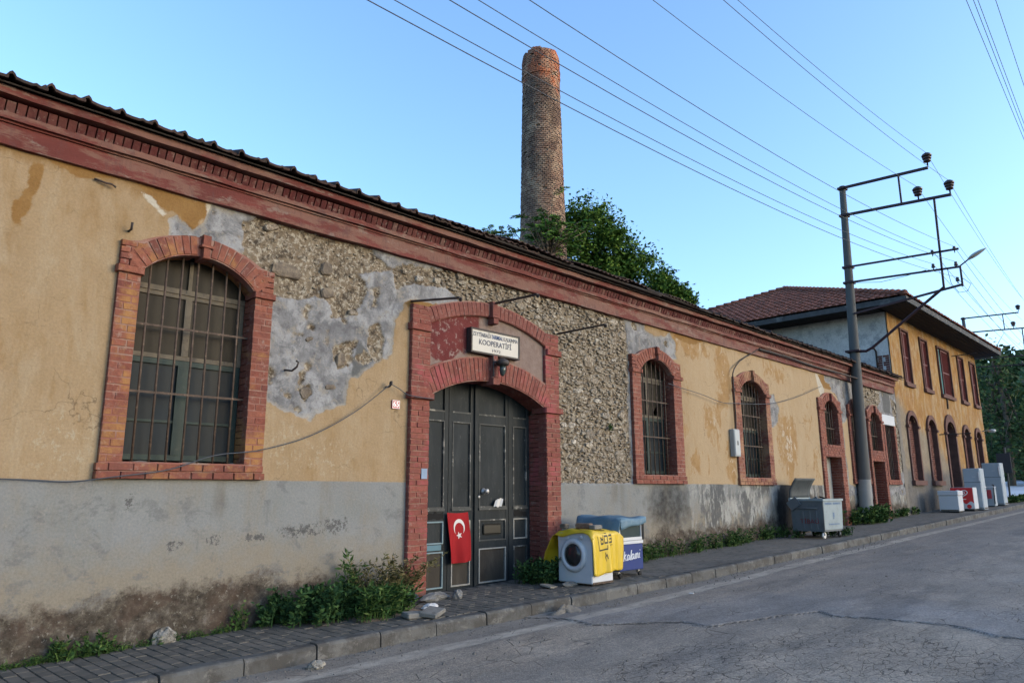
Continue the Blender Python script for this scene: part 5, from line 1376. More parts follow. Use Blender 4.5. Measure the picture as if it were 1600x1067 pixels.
# ------------------------------------------------------------------ brick chimney
def chimney():
    C = Vector((18.35, 8.75, ZG(18))); 
    zt = 17.62
    th = thing('chimney', 'tall round brick factory chimney with broken orange top', 'chimney', (C.x, C.y, ZG(18)))
    def rad(z): return .665+(zt-z)*.0205+ (.03 if z > zt-1.15 else 0)-.11*max(0, 1-(zt-z)/.42)**1.6
    m = NT('chimney_brick', .93, .15)
    z_ = m.sep()[2]
    base = m.ramp(m.rnd(), [(0,(.20,.122,.088)),(.3,(.255,.16,.115)),(.6,(.17,.105,.078)),(.8,(.31,.21,.15)),(1,(.13,.082,.063))])
    red = m.ramp(m.rnd(), [(0,(.36,.115,.06)),(.5,(.42,.155,.08)),(1,(.25,.085,.052))])
    k = m.math('ADD', m.mapr(z_, 15.1, 16.9, -.6, .5), m.math('MULTIPLY', m.math('SUBTRACT', m.noise(1.5, 8, .72), .5), 2.8))
    c = m.mix(m.mapr(k, -.08, .1), base, red)
    c = m.mix(m.ramp(m.noise(2.2, 8, .72), [(.46,0.),(.58,.65)]), c, (.36,.27,.19))
    c = m.mix(m.ramp(m.noise(1.3, 8, .7, (1,1,.5)), [(.44,0.),(.55,.75)]), c, (.085,.058,.048))
    m.color(c); m.bump(m.noise(30, 6, .7), .7, .015)
    core = MB(); zz = np.linspace(C.z-.1, zt-.35, 24)
    core.lathe([(rad(z)-.045, z) for z in zz]+[(rad(zt)-.35, zt-.36)], (C.x, C.y, 0), 36)
    core.build('core', pm('chimney_mortar', (.15,.115,.088), .3, 8, .95, .7, 40), th, True)
    mb = MB(); rn = random.Random(11); z = 8.2; i = 0; h = .078
    while z < zt:
        r_ = rad(z+h/2); n = 34
        for j in range(n):
            a = 2*math.pi*(j+(.5 if i % 2 else 0))/n
            # the top is ragged: bricks missing on the right and round the rim
            top = zt-.07*abs(math.sin(a*2.3+1))-.03*rn.random()
            if z+h > top: continue
            if rn.random() < .015: continue
            scar = abs((a % 6.283)-5.3-(zt-z)*.42) < .10 and zt-z < 1.0
            if scar and rn.random() < .8: continue
            ra = r_+rn.uniform(-.014,.012); w = 2*math.pi*r_/n
            er = Vector((math.cos(a), math.sin(a), 0)); et = Vector((-math.sin(a), math.cos(a), 0))
            d = .075 if z < zt-.4 else .16
            c_ = C*1; c_.z = z+h/2
            p = [c_+er*(ra-d)+et*s*(w/2-.006)+Vector((0,0,t*(h/2-.006))) for s in (-1,1) for t in (-1,1)]
            q = [c_+er*ra+et*s*(w/2-.009)+Vector((0,0,t*(h/2-.009)+rn.uniform(-.003,.003))) for s in (-1,1) for t in (-1,1)]
            mb.add(p+q, [(4,6,7,5),(0,4,5,1),(2,3,7,6),(1,5,7,3),(0,2,6,4)])
        z += h; i += 1
    mb.build('brickwork', m.m, th, kind='stuff')
    low = MB(); low.lathe([(rad(z), z) for z in np.linspace(C.z, 8.2, 10)], (C.x, C.y, 0), 36); low.build('lower_shaft', m.m, th, True)
chimney()

# ------------------------------------------------------------------ vegetation
def leaves_mesh(name, P, N, L, mat, rng, wide=.45, fold=.25, D=None):
    """leaf blades: P base points, N count array, L lengths; two quads folded along the rib"""
    n = len(P)
    if D is None:
        D = rng.normal(size=(n,3)); D[:,2] = D[:,2]*.6
    D = D/np.linalg.norm(D, axis=1, keepdims=True)
    A = rng.normal(size=(n,3)); Sd = np.cross(D, A); Sd /= np.linalg.norm(Sd, axis=1, keepdims=True)+1e-9
    U = np.cross(Sd, D); L = L[:,None]
    w = L*wide*.5
    p0 = P; p1 = P+D*L*.5+Sd*w+U*L*fold*.3; p2 = P+D*L; p3 = P+D*L*.5-Sd*w+U*L*fold*.3
    V = np.stack([p0,p1,p2,p3], 1).reshape(-1,3)
    b = np.arange(n)*4
    Fa = np.concatenate([np.stack([b,b+1,b+2],-1), np.stack([b,b+2,b+3],-1)])
    return V, Fa
def leaf_obj(name, V, Fa, mat, parent, kind=None):
    o0 = ORG[parent.name] if parent else Vector((0,0,0))
    me = np_mesh(name, V-np.array(o0), Fa, mat, smooth=False)
    return link(name, me, parent, o0, kind=kind)
def blob_points(rng, blobs, ncl, per, spread):
    pts = []; vol = np.array([b[1]**2 for b in blobs]); vol = vol/vol.sum()
    for (c, r, fl), v in zip(blobs, vol):
        k = max(1, int(ncl*v)); d = rng.normal(size=(k,3)); d /= np.linalg.norm(d, axis=1, keepdims=True)
        q = np.array(c)+d*(r*rng.uniform(.45,1.08,size=(k,1)))*np.array([1,1,fl])
        for cc in q:
            pts.append(cc+rng.normal(size=(per,3))*spread*rng.uniform(.6,1.3))
    return np.concatenate(pts)
def tree(name, label, base, trunk_top, blobs, ncl, per, spread, leaf_len, mat, seed, group=None, wide=.5, trunk_r=.16, limbs=True):
    rng = np.random.default_rng(seed); t = thing(name, label, 'tree', base, group)
    tr = MB(); b = Vector(base); tt = Vector(trunk_top)
    mid = (b+tt)/2+Vector((rng.normal()*.2, rng.normal()*.2, 0))
    tr.tube([b-Vector((0,0,.2)), b+Vector((0,0,.4)), mid, tt], [trunk_r*1.3, trunk_r, trunk_r*.8, trunk_r*.5], 8)
    if limbs:
        for (c, r, fl) in blobs:
            c = Vector(c); s0 = b.lerp(tt, rng.uniform(.6,.98))
            m1 = s0.lerp(c, .5)+Vector((rng.normal()*.15, rng.normal()*.15, rng.normal()*.1))
            tr.tube([s0, m1, c], [trunk_r*.45, trunk_r*.28, trunk_r*.1], 6)
            for q in range(4):
                e = c+Vector(rng.normal(size=3))*r*.6; tr.tube([m1.lerp(c,.6), (m1.lerp(c,.6)+e)/2+Vector((0,0,.1)), e], [trunk_r*.14, trunk_r*.09, .008], 5)
    tr.build('trunk', M['bark'], t, True)
    P = blob_points(rng, blobs, ncl, per, spread); n = len(P)
    V, Fa = leaves_mesh('crown', P, n, rng.uniform(.7,1.3,size=n)*leaf_len, mat, rng, wide)
    leaf_obj('crown', V, Fa, mat, t)
    return t
tree('broadleaf_tree', 'dense green broadleaf tree rising behind the warehouse roof right of the chimney', (22.6,9.0,ZG(20)), (22.3,9.1,9.2),
     [((21.95,9.3,11.6),1.25,1.0),((21.35,9.6,12.3),.55,1.2),((22.6,8.9,10.8),1.15,1.0),((23.4,8.2,10.2),.85,.9),((24.0,7.7,9.4),.85,.9),((24.5,7.4,8.8),.6,.8),((21.2,9.9,10.5),1.15,1.0),((22.4,9.0,9.5),1.4,.8)],
     420, 56, .19, .16, M['leaf_tree'], 3)
tree('small_tree', 'round leafy tree top poking above the eaves right of the larger tree', (24.6,7.3,ZG(22)), (24.6,7.35,8.6),
     [((24.7,7.2,9.1),.45,.9),((24.2,7.6,9.75),.36,1.0),((24.9,7.0,8.8),.36,.7)], 80, 44, .14, .14, M['leaf_tree'], 14, trunk_r=.09)
def feather_plant(name, label, base, top, fronds, flen, seed, cat='tree'):
    rng = np.random.default_rng(seed); t = thing(name, label, cat, base)
    st = MB(); b, tt = Vector(base), Vector(top)
    st.tube([b-Vector((0,0,.2)), (b+tt)/2+Vector((.1,.05,0)), tt], [.07,.05,.025], 7)
    Ps = []; Ds = []; Ls = []
    for (o_, d_) in fronds:
        o_ = Vector(o_); d_ = Vector(d_).normalized(); L = flen*rng.uniform(.75,1.2)
        sd = d_.cross(Vector((0,0,1))).normalized(); path = []
        for i in range(9):
            u = i/8; p = o_+d_*L*u+Vector((0,0,-.35*L*u*u)); path.append(p)
        st.tube(path, [.012]*8+[.004], 4)
        for i in range(2, 17):
            u = i/16; p = o_+d_*L*u+Vector((0,0,-.35*L*u*u))
            for s_ in (-1,1):
                Ps.append(p); q = sd*s_*1.0+d_*.45+Vector((0,0,-.35))+Vector(rng.normal(size=3))*.12; Ds.append(q); Ls.append(flen*.24*math.sin(.35+u*2.5)*rng.uniform(.85,1.15))
    st.tube([tt, tt+Vector((0,0,.1))], .02, 5)
    for (o_, d_) in fronds: st.tube([tt.lerp(b, rng.uniform(0,.12)), Vector(o_)], [.018,.012], 4)
    st.build('trunk', M['bark'], t, True)
    P = np.array([tuple(p) for p in Ps]); D = np.array([tuple(p) for p in Ds])
    V, Fa = leaves_mesh('f', P, len(P), np.array(Ls), None, rng, .34, .2, D)
    leaf_obj('crown', V, Fa, M['leaf_ail'], t)
rg = random.Random(2)
fr = []
for i in range(90):
    c = (16.5+rg.gauss(0,.40), 6.85+rg.gauss(0,.36), 9.62+rg.gauss(0,.36)); a = rg.uniform(0, 6.28)
    fr.append((c, (math.cos(a), math.sin(a), rg.uniform(.0,.75))))
feather_plant('feathery_tree', 'light green feathery-leaved sapling in front of the chimney', (16.6,7.3,ZG(16)), (16.6,6.95,9.3), fr, .72, 4)
fr = []
for i in range(24):
    c = (14.05+rg.gauss(0,.26), 6.75+rg.gauss(0,.2), 8.80+rg.gauss(0,.10)); a = rg.uniform(0, 6.28); fr.append((c, (math.cos(a), math.sin(a), rg.uniform(.1,.9))))
feather_plant('sapling', 'small leafy sapling showing over the roof edge left of the chimney', (14.1,7.2,ZG(14)), (14.1,7.0,8.6), fr, .46, 5)

def weed(name, label, cat, spots, nst, hgt, spread, leaf_len, mat, seed, group=None, per=16, arch=.5, wide=.5, kind=None, place=None):
    """clump of leafy stems; spots are ground points"""
    rng = np.random.default_rng(seed)
    base = place or spots[0]
    if kind == 'stuff': t = None
    else: t = thing(name, label, cat, base, group)
    st = MB(); Ps = []; Ds = []; Ls = []
    for s_ in range(nst):
        sp = spots[rng.integers(len(spots))]
        o_ = np.array(sp)+np.array([rng.normal()*spread, rng.normal()*spread*.5, 0]); o_[1] = min(o_[1], -.02)
        a = rng.uniform(0, 6.28); H = hgt*rng.uniform(.45,1.15); lean = arch*rng.uniform(.2,1)*H
        d = np.array([math.cos(a), -abs(math.sin(a))*.8, 0.])
        path = []
        for i in range(6):
            u = i/5; p = o_+np.array([0,0,H*u])*(1-.25*arch*u)+d*lean*u*u; p[1] = min(p[1], -.015); path.append(tuple(p))
        st.tube(path, [.006,.006,.005,.004,.003,.002], 3, cap=False)
        for i in range(per):
            u = rng.uniform(.12,1.02); k = min(int(u*5), 4); f_ = u*5-k
            p = np.array(path[k])*(1-f_)+np.array(path[k+1])*f_
            q = rng.normal(size=3); q[2] = abs(q[2])*.6; q[1] -= .25
            p = p+rng.normal(size=3)*.01; p[1] = min(p[1], -.012)
            Ps.append(p); Ds.append(q); Ls.append(leaf_len*rng.uniform(.5,1.3))
    P = np.array(Ps)
    V, Fa = leaves_mesh('l', P, len(P), np.array(Ls), mat, rng, wide, .25, np.array(Ds))
    V[:,1] = np.minimum(V[:,1], -.006)
    if t is None:
        # one object: stems joined with leaves
        n0 = len(V); sv = np.array(st.v); 
        tri = []
        for f_ in st.f:
            tri.append((f_[0],f_[1],f_[2]));
            if len(f_) == 4: tri.append((f_[0],f_[2],f_[3]))
        o = link(name, np_mesh(name, np.concatenate([V, sv]), np.concatenate([Fa, np.array(tri)+n0]), mat, smooth=False)); tag(o, label, cat, None, 'stuff'); return o
    st.build('stems', M['leaf_dry'] if 'dry' in mat.name else mat, t)
    leaf_obj('foliage', V, Fa, mat, t)
    return t
def gp(x, y, dz=0.): return (x, y, ZG(x)+dz)
weed('bush', 'dark green leafy bush against the wall under the grey skirting, left of the gate', 'bush', [gp(4.05,-.12), gp(4.3,-.2), gp(4.5,-.25), gp(4.75,-.2), gp(4.45,-.45), gp(4.2,-.35), gp(4.7,-.45)], 160, .37, .13, .065, M['leaf_bush'], 21, per=30, arch=.55)
weed('tall_weed', 'tall upright weed stalk growing out of the dark bush', 'weed', [gp(4.85,-.1), gp(4.95,-.12)], 9, .70, .06, .085, M['leaf_weed'], 22, per=34, arch=.35, wide=.3)
weed('dry_weed', 'brown-green arching dry weed beside the left gate pier', 'weed', [gp(5.2,-.15,.05), gp(5.5,-.15,.06), gp(5.65,-.2,.06), gp(5.3,-.3,.05)], 70, .62, .12, .06, M['leaf_dry'], 23, per=26, arch=.9, wide=.32)
weed('grass_tuft', 'bright green grass and weed tuft on the soil heap by the gate', 'weed', [gp(4.95,-.75), gp(5.1,-.65), gp(5.25,-.6), gp(5.0,-.5), gp(4.8,-.75)], 130, .36, .09, .10, M['leaf_weed'], 24, per=14, arch=.7, wide=.2)
weed('weed_clump', 'dark leafy weed clump at the foot of the right gate pier', 'weed', [gp(7.95,-.15), gp(8.2,-.2), gp(8.4,-.25), gp(8.1,-.45), gp(7.75,-.35), gp(7.9,-.55), gp(8.0,-.3)], 130, .36, .10, .065, M['leaf_bush'], 25, per=24, arch=.7)
weed('pole_weeds', 'green weed clump around the foot of the concrete pole', 'weed', [gp(21.2,-.35), gp(21.5,-.45), gp(22.0,-.4), gp(22.4,-.2), gp(20.9,-.15), gp(21.8,-.5), gp(22.8,-.15)], 150, .50, .16, .09, M['leaf_weed'], 26, per=22, arch=.7)
weed('low_weed', 'small bright green weed at the wall foot near the left edge of the photo', 'weed', [gp(2.35,-.05,-.02), gp(2.2,-.06,-.02), gp(2.05,-.05,-.02)], 34, .22, .05, .05, M['leaf_weed'], 27, per=14, arch=.6)
weed('sprig_weed', 'thin upright weed sprig at the wall foot below the first window', 'weed', [gp(3.62,-.04)], 9, .30, .04, .045, M['leaf_weed'], 28, per=12, arch=.4)
weed('wall_weeds', 'long leafy weed bank along the wall foot between freezer and dumpster', 'weed', [gp(10.7+q, -.05-r_) for q, r_ in ((0,.05),(.1,.1),(.25,.05),(.45,.02),(.9,.02),(1.3,.05),(1.9,.03),(2.0,.02),(2.6,.04),(3.2,.1),(3.3,.06),(3.45,.1),(3.5,.04),(4.1,.03),(4.8,.08),(4.9,.04),(5.0,.02),(5.6,.05),(5.7,.1))], 210, .36, .11, .07, M['leaf_weed'], 29, per=12, arch=.8, wide=.35)
weed('wall_sprig', 'tiny weed rooted in the rubble wall left of the second window', 'weed', [(10.12,-.02,2.52)], 8, .12, .02, .05, M['leaf_weed'], 33, per=6, arch=.8)
weed('bin_weeds', 'dark weeds under the dumpster', 'weed', [gp(17.1,-.9), gp(17.4,-1.1), gp(16.4,-.5), gp(17.3,-.6)], 50, .22, .12, .07, M['leaf_bush'], 30, per=14, arch=.8)
weed('verge_weeds', 'weeds at the wall foot between the pole and the white chest freezer', 'weed', [gp(24.2+q, -.06) for q in (0,.2,.9,1.0,1.1,2.2,2.3)], 50, .28, .12, .08, M['leaf_weed'], 31, per=14, arch=.7)
weed('end_weeds', 'grassy weed patch at the far end of the pavement by the thin post', 'weed', [gp(35+.35*i, -.9-.12*(i % 4)) for i in range(16)], 120, .26, .2, .12, M['leaf_weed'], 32, per=14, arch=.8)
weed('grass', None, None, [gp(1.2+.09*i, -.02-.02*(i % 2), -.03) for i in range(32)]+[gp(10+.2*i, -.03) for i in range(26)], 420, .10, .04, .045, M['leaf_weed'], 34, per=8, arch=.8, wide=.2, kind='stuff')

# soil heap with rubbish by the gate
def heap(name, label, cat, c, rx, ry, h, mat, seed):
    rng = np.random.default_rng(seed); mb = MB()
    def fn(u, v):
        a = u*2*math.pi; r = v
        x = c[0]+rx*r*math.cos(a)*(1+.15*math.sin(3*a+seed)); y = c[1]+ry*r*math.sin(a)*(1+.15*math.cos(2*a+seed))
        z = c[2]+h*(1-r)**.75*(.62+.38*math.sin(a*2+seed))*(1+.35*math.sin(a*5+r*9))+(.05*h*rng.normal()*(1-r))-.02*r
        return (x, y, z-.006)
    mb.grid(fn, 28, 9); o = mb.build(name, mat, None, True, org=c); tag(o, label, cat); return o
heap('soil_heap', 'heap of dry brown soil on the pavement left of the gate', 'soil', (5.15,-.55,ZG(5.1)), .62, .45, .11, M['soil'], 1)
heap('asphalt_heap', 'lump of grey spilt asphalt against the kerb in front of the gate', 'asphalt', (6.95,-1.62,ZR(6.95)-.004), .40, .17, .10, M['road_lump'], 2)
def lump(name, label, cat, c, s, mat, seed, group=None, n=10):
    rng = random.Random(seed); mb = MB(); m_ = 7; vs = []
    prof = [(.0,0),(.8,.05),(1.,.35),(.85,.75),(.45,1.),(.0,1.02)]
    def fn(u, v):
        i = v*(len(prof)-1); k = min(int(i), len(prof)-2); f = i-k
        r = prof[k][0]*(1-f)+prof[k+1][0]*f; z = prof[k][1]*(1-f)+prof[k+1][1]*f
        a = u*6.2832; w = 1+.18*math.sin(a*2+seed)+.14*math.sin(a*3+seed*2+z*4)+.08*math.sin(a*7+z*9)
        return (c[0]+s[0]*r*w*math.cos(a), c[1]+s[1]*r*w*math.sin(a), c[2]+s[2]*z*(1+.12*math.sin(a*3+seed)))
    mb.grid(fn, 20, 10); o = mb.build(name, mat, None, False, org=c); return tag(o, label, cat, group)
def slab(name, label, cat, c, half, rot, mat, group=None):
    mb = MB(); mb.bbox(-half[0],half[0],-half[1],half[1],-half[2],half[2], min(half)*.35)
    Mx = Matrix.Translation(c) @ Matrix.Rotation(rot[2],4,'Z') @ Matrix.Rotation(rot[1],4,'Y') @ Matrix.Rotation(rot[0],4,'X')
    mb.v = [tuple(Mx @ Vector(q)) for q in mb.v]; o = mb.build(name, mat, None, org=c); return tag(o, label, cat, group)
slab('concrete_slab_piece', 'broken flat concrete slab lying on the pavement edge in front of the gate', 'slab', (5.35,-1.08,ZG(5.35)+.045), (.15,.10,.025), (.10,-.08,.5), M['rubble'])
slab('concrete_chunk', 'small concrete chunk under the tilted slab by the soil heap', 'chunk', (5.18,-.98,ZG(5.2)+.03), (.12,.09,.03), (.0,.05,-.2), M['rubble'])
lump('kerb_stone', 'pale crumbly stone on the road beside the kerb', 'stone', (3.66,-1.53,ZR(3.66)-.003), (.075,.055,.065), M['pale_stone'], 3)
lump('wall_stone', 'pale boulder half buried at the wall foot under the first window', 'stone', (2.93,-.03,ZG(2.9)-.03), (.13,.06,.15), M['pale_stone'], 5)
lump('rubbish_bag', 'long dirty grey plastic bag lying at the gate foot', 'bag', (6.05,-.28,ZG(6)), (.20,.08,.09), M['bag'], 7)
lump('cut_can', 'crushed pale container at the end of the grey bag', 'container', (6.30,-.42,ZG(6.3)), (.06,.05,.10), M['bag'], 9)
lump('white_scrap', 'white scrap of plastic among the weeds left of the gate', 'scrap', (5.02,-.42,ZG(5)+.1), (.12,.06,.07), M['paper'], 11)
lump('rag', 'crumpled dark blue rag on the soil heap', 'rag', (5.55,-.42,ZG(5.5)+.06), (.12,.07,.10), pl('dark_blue_rag', (.025,.03,.06), .9, .1), 13)
lump('paper_ball', 'crumpled white paper beside the broken slab', 'paper', (5.62,-.72,ZG(5.6)), (.09,.07,.06), M['paper'], 15)
lump('stone_by_weeds', 'grey stone lying before the dark weed clump right of the gate', 'stone', (7.95,-.85,ZG(8)-.01), (.14,.08,.06), M['rubble'], 17)
slab('tile_shard', 'flat grey shard leaning in the weeds right of the gate', 'shard', (7.65,-.75,ZG(7.6)+.025), (.13,.08,.012), (.2,.1,.3), M['rubble'])
slab('road_litter', 'small white litter scrap on the road by the edge line', 'litter', (9.1,-2.05,ZR(9.1)+.008), (.05,.03,.004), (0,.05,.4), M['paper'])

# ------------------------------------------------------------------ things on the gate and wall
def flag():
    t = thing('flag', 'small red flag with white crescent and star hanging on the gate', 'flag', (6.92,.27,1.2))
    def P(u, v, off=0.):
        zt = 1.215-.012*math.sin(u*3.1); x = 6.69+.40*u+.055*v*(1-.25*u)
        y = .255-.022*math.sin(u*6+v*2.6)*(.3+.7*v)-.016*v*math.sin(u*11+1)-.010*math.sin(v*6+u*5)*u-off-.02*v
        return (x, y, zt-.675*v+.015*u*v)
    mb = MB(); mb.grid(lambda u, v: P(u, v), 16, 22); mb.add(*(lambda g: (g.v, [tuple(reversed(f)) for f in g.f]))(MB().grid(lambda u, v: P(u, v, -.003), 16, 22)))
    mb.build('cloth', M['flag'], t, True)
    # flag is turned on end: crescent opens downwards, star below it
    def disc(cx, cz, pts):
        q = MB(); v = [P(cx+a/.40, cz-b/.675, .005) for a, b in pts]; return v
    n = 36; cx, cz = .52, .285
    q = MB(); vs = []; fs = []
    R1, R2, off = .112, .090, -.028
    a0 = math.acos(max(-1, min(1, (R1*R1+off*off-R2*R2)/(2*R1*abs(off)))))
    outer = []; inner = []
    for i in range(n+1):
        a = -math.pi/2+a0+(2*math.pi-2*a0)*i/n; outer.append((R1*math.cos(a), R1*math.sin(a)))
    e0 = math.atan2(outer[0][1]-off, outer[0][0]); e1 = math.atan2(outer[-1][1]-off, outer[-1][0])
    if e1 < e0: e1 += 2*math.pi
    for i in range(n+1):
        a = e0+(e1-e0)*i/n; inner.append((R2*math.cos(a), off+R2*math.sin(a)))
    for o_, i_ in zip(outer, inner): vs += [P(cx+o_[0]/.40, cz-o_[1]/.675, .005), P(cx+i_[0]/.40, cz-i_[1]/.675, .005)]
    fs = [(2*i,2*i+1,2*i+3,2*i+2) for i in range(n)]
    q.add(vs, fs); q.build('crescent', M['flag_white'], t)
    q = MB(); c2 = (cx, cz+.165); pts = []
    for i in range(10):
        a = math.pi/2+math.pi*i/5+.3; r = .052 if i % 2 == 0 else .021; pts.append(P(c2[0]+r*math.cos(a)/.40, c2[1]-r*math.sin(a)/.675, .005))
    pts.append(P(c2[0], c2[1], .005)); q.add(pts, [(i,(i+1)%10,10) for i in range(10)]); q.build('star', M['flag_white'], t)
flag()
q = MB(); q.grid(lambda u, v: (7.60+.17*u+.03*v, .27-.02*math.sin(u*6)-.01*v, 1.275+.13*v*(1-.5*abs(u-.6))+.01*math.sin(u*9)), 5, 4)
o = q.build('paper_note', M['paper'], None, org=(7.68,.28,1.27)); tag(o, 'torn white paper stuck on the right gate leaf', 'paper'); o.modifiers.new('t','SOLIDIFY').thickness = .002
q = MB(); q.box(5.96, 6.055, -.079, -.074, 1.66, 1.79); o = q.build('pale_notice', M['blue_paper'], None, org=(6,-.076,1.72)); tag(o, 'small pale blue notice on the left gate pier', 'notice')
q = MB(); q.box(6.36, 6.62, .288, .293, .72, .79); o = q.build('blue_strip', pl('blue_tape', (.09,.17,.21), .7, .2), None, org=(6.5,.29,.75)); tag(o, 'light blue strip on the leftmost gate leaf', 'strip')

def text(body, parent, loc, size, mat, name='lettering', rot=(math.pi/2,0,0), sx=1., shear=0., width=None, extr=.001, bold=0.):
    cu = bpy.data.curves.new(name, 'FONT'); cu.body = body; cu.size = size; cu.align_x = 'CENTER'; cu.align_y = 'CENTER'; cu.extrude = extr; cu.shear = shear; cu.offset = bold
    cu.resolution_u = 4
    tmp = bpy.data.objects.new('tmp', cu); COL.objects.link(tmp)
    dg = bpy.context.evaluated_depsgraph_get(); me = bpy.data.meshes.new_from_object(tmp.evaluated_get(dg))
    bpy.data.objects.remove(tmp)
    me.name = name; me.materials.clear(); me.materials.append(mat)
    co = np.zeros(len(me.vertices)*3, np.float32); me.vertices.foreach_get('co', co); co = co.reshape(-1,3)
    if width: sx = width/(co[:,0].max()-co[:,0].min())
    co[:,0] *= sx; me.vertices.foreach_set('co', co.ravel()); me.update()
    o = bpy.data.objects.new(name, me); COL.objects.link(o); o.parent = parent
    o.location = Vector(loc)-ORG[parent.name]; o.rotation_euler = rot; return o
def sign():
    t = thing('name_board', 'white cooperative name board with dark lettering over the gate', 'sign', (7.28,-.06,3.62))
    x0, x1, z0, z1 = 6.78, 7.78, 3.43, 3.79; yb, yf = -.016, -.115
    q = MB(); q.box(x0+.02, x1-.02, yf+.012, yb, z0+.02, z1-.02); q.build('face', M['sign_face'], t)
    q = MB(); w = .024
    for (a,b,c,d) in ((x0,x1,z0,z0+w),(x0,x1,z1-w,z1),(x0,x0+w,z0+w,z1-w),(x1-w,x1,z0+w,z1-w)): q.box(a,b,yf,yb,c,d)
    q.build('frame', M['dark_iron'], t)
    y = yf+.009
    text('ZEYTİNBAĞI', t, (6.995,y,3.70), .085, M['sign_text'], width=.355)
    text('TARIMSAL', t, (7.305,y,3.70), .085, M['sign_text2'], width=.235, bold=.0012)
    text('KALKINMA', t, (7.585,y,3.70), .085, M['sign_text'], width=.30)
    text('KOOPERATİFİ', t, (7.27,y,3.595), .108, M['sign_text'], width=.66, bold=.001)
    text('1972', t, (7.28,y,3.495), .058, M['sign_text'], width=.17)
sign()
t = thing('wall_lamp', 'small dark lantern under the name board over the gate', 'lamp', (7.25,-.12,3.3))
q = MB(); q.tube([(7.2,-.125,3.43),(7.2,-.135,3.12)], .012, 6); q.bar((7.2,-.13,3.33),(7.3,-.24,3.33), .025); q.build('bracket', M['dark_iron'], t)
q = MB(); q.lathe([(.03,.09),(.09,.05),(.10,.0),(.07,-.02)], (7.28,-.24,3.29), 12); q.build('shade', M['dark_iron'], t, True)
q = MB(); q.lathe([(.045,.0),(.05,-.06),(.035,-.13),(.012,-.15)], (7.28,-.24,3.27), 12); q.build('bulb_glass', M['dark_glass'], t, True)
t = thing('house_number', 'small red house number plate left of the gate', 'sign', (5.57,-.01,2.59))
q = MB(); q.bbox(5.51, 5.63, -.022, .0, 2.535, 2.645, .004); q.build('plate', M['plate_red'], t)
q = MB(); w = .006
for (a,b,c,d) in ((5.513,5.627,2.538,2.544),(5.513,5.627,2.636,2.642),(5.513,5.519,2.544,2.636),(5.621,5.627,2.544,2.636)): q.box(a,b,-.0245,-.021,c,d)
q.build('border', M['white_print'], t)
text('65', t, (5.57,-.024,2.59), .095, M['white_print'], width=.088, bold=.002)
for (a, b, lab) in (((5.80,.02,4.0),(5.80,-.98,3.86),'flat rusty iron bracket over the left end of the gateway arch'),((7.27,-.1,4.22),(7.28,-.94,4.2),'flat rusty iron bracket over the crown of the gateway arch'),((8.73,-.05,3.99),(8.73,-1.02,3.99),'flat rusty iron bracket over the right end of the gateway arch')):
    t = thing('iron_bracket', lab, 'bracket', a, 'awning brackets over the gate')
    q = MB(); q.bar(a, b, .045, .02); e = Vector(b); q.lathe([(.026,-.006),(.026,.006)], (e.x, e.y, e.z-.025), 10, 'X'); q.build('bar', M['dark_iron'], t)
def hook(lab, p, pts, r=.012):
    t = thing('iron_hook', lab, 'hook', p, 'iron hooks in the wall'); q = MB(); q.tube([tuple(Vector(p)+Vector(k)) for k in pts], r, 6); q.build('rod', M['dark_iron'], t, True)
hook('bent iron hook in the grey cement patch', (4.02,.02,2.86), [(0,0,0),(.03,-.12,-.02),(.05,-.19,.02),(.06,-.20,.07),(.05,-.17,.09)])
hook('curled iron hook holding the wire left of the gate', (5.42,.0,2.80), [(0,0,0),(0,-.08,.0),(.0,-.12,.03),(.01,-.11,.06),(.01,-.08,.06),(.01,-.07,.03)])
hook('thin iron pin above the first window', (2.24,.0,4.05), [(0,0,0),(.0,-.08,.0),(.0,-.09,.07)])
hook('short iron ring stub high on the ochre plaster', (1.98,.0,4.47), [(-.1,-.02,.02),(0,-.04,.0),(.05,-.05,.0),(.09,-.05,-.02)], .01)
def wire(name, lab, pts, r, mat=None, group=None, cat='wire'):
    q = MB(); q.tube(pts, r, 5, cap=False); o = q.build(name, mat or M['wire'], None, True, org=pts[0]); return tag(o, lab, cat, group)
def w2(L, y): return [(x, y, z) for x, z in L]
def smooth(L, k=6):
    out = []
    for i in range(len(L)-1):
        p0, p1, p2, p3 = [Vector(L[max(0,min(len(L)-1,j))]) for j in (i-1,i,i+1,i+2)]
        for s in range(k):
            t_ = s/k; out.append(tuple(.5*((2*p1)+(p2-p0)*t_+(2*p0-5*p1+4*p2-p3)*t_*t_+(3*p1-p0-3*p2+p3)*t_**3)))
    return out+[tuple(L[-1])]
wire('wall_cable', 'thin dark cable looping from the left edge along the wall to the hook', smooth([(-1.5,-.03,1.64),(.6,-.03,1.63)]+w2([(1.44,1.62),(1.73,1.61),(1.98,1.6)],-.035)+w2([(2.35,1.65),(2.8,1.72),(3.24,1.87),(3.72,1.94)],-.11)+w2([(4.33,2.12),(4.91,2.43)],-.06)+[(5.42,-.1,2.83)]), .006)
wire('short_cable', 'short cable end from the hook onto the left gate pier', smooth([(5.42,-.1,2.83),(5.56,-.08,2.79),(5.69,-.10,2.72),(5.86,-.13,2.70),(6.1,-.125,2.70)]), .006)
wire('sagging_cable', 'thin cable sagging between the second and fourth windows', smooth([(11.9,-.1,3.5)]+w2([(12.39,3.46),(13.19,3.4),(13.97,3.31),(14.54,3.34),(15.5,3.4),(16.58,3.52),(17.94,3.80),(19.44,4.2)],-.10)), .007)
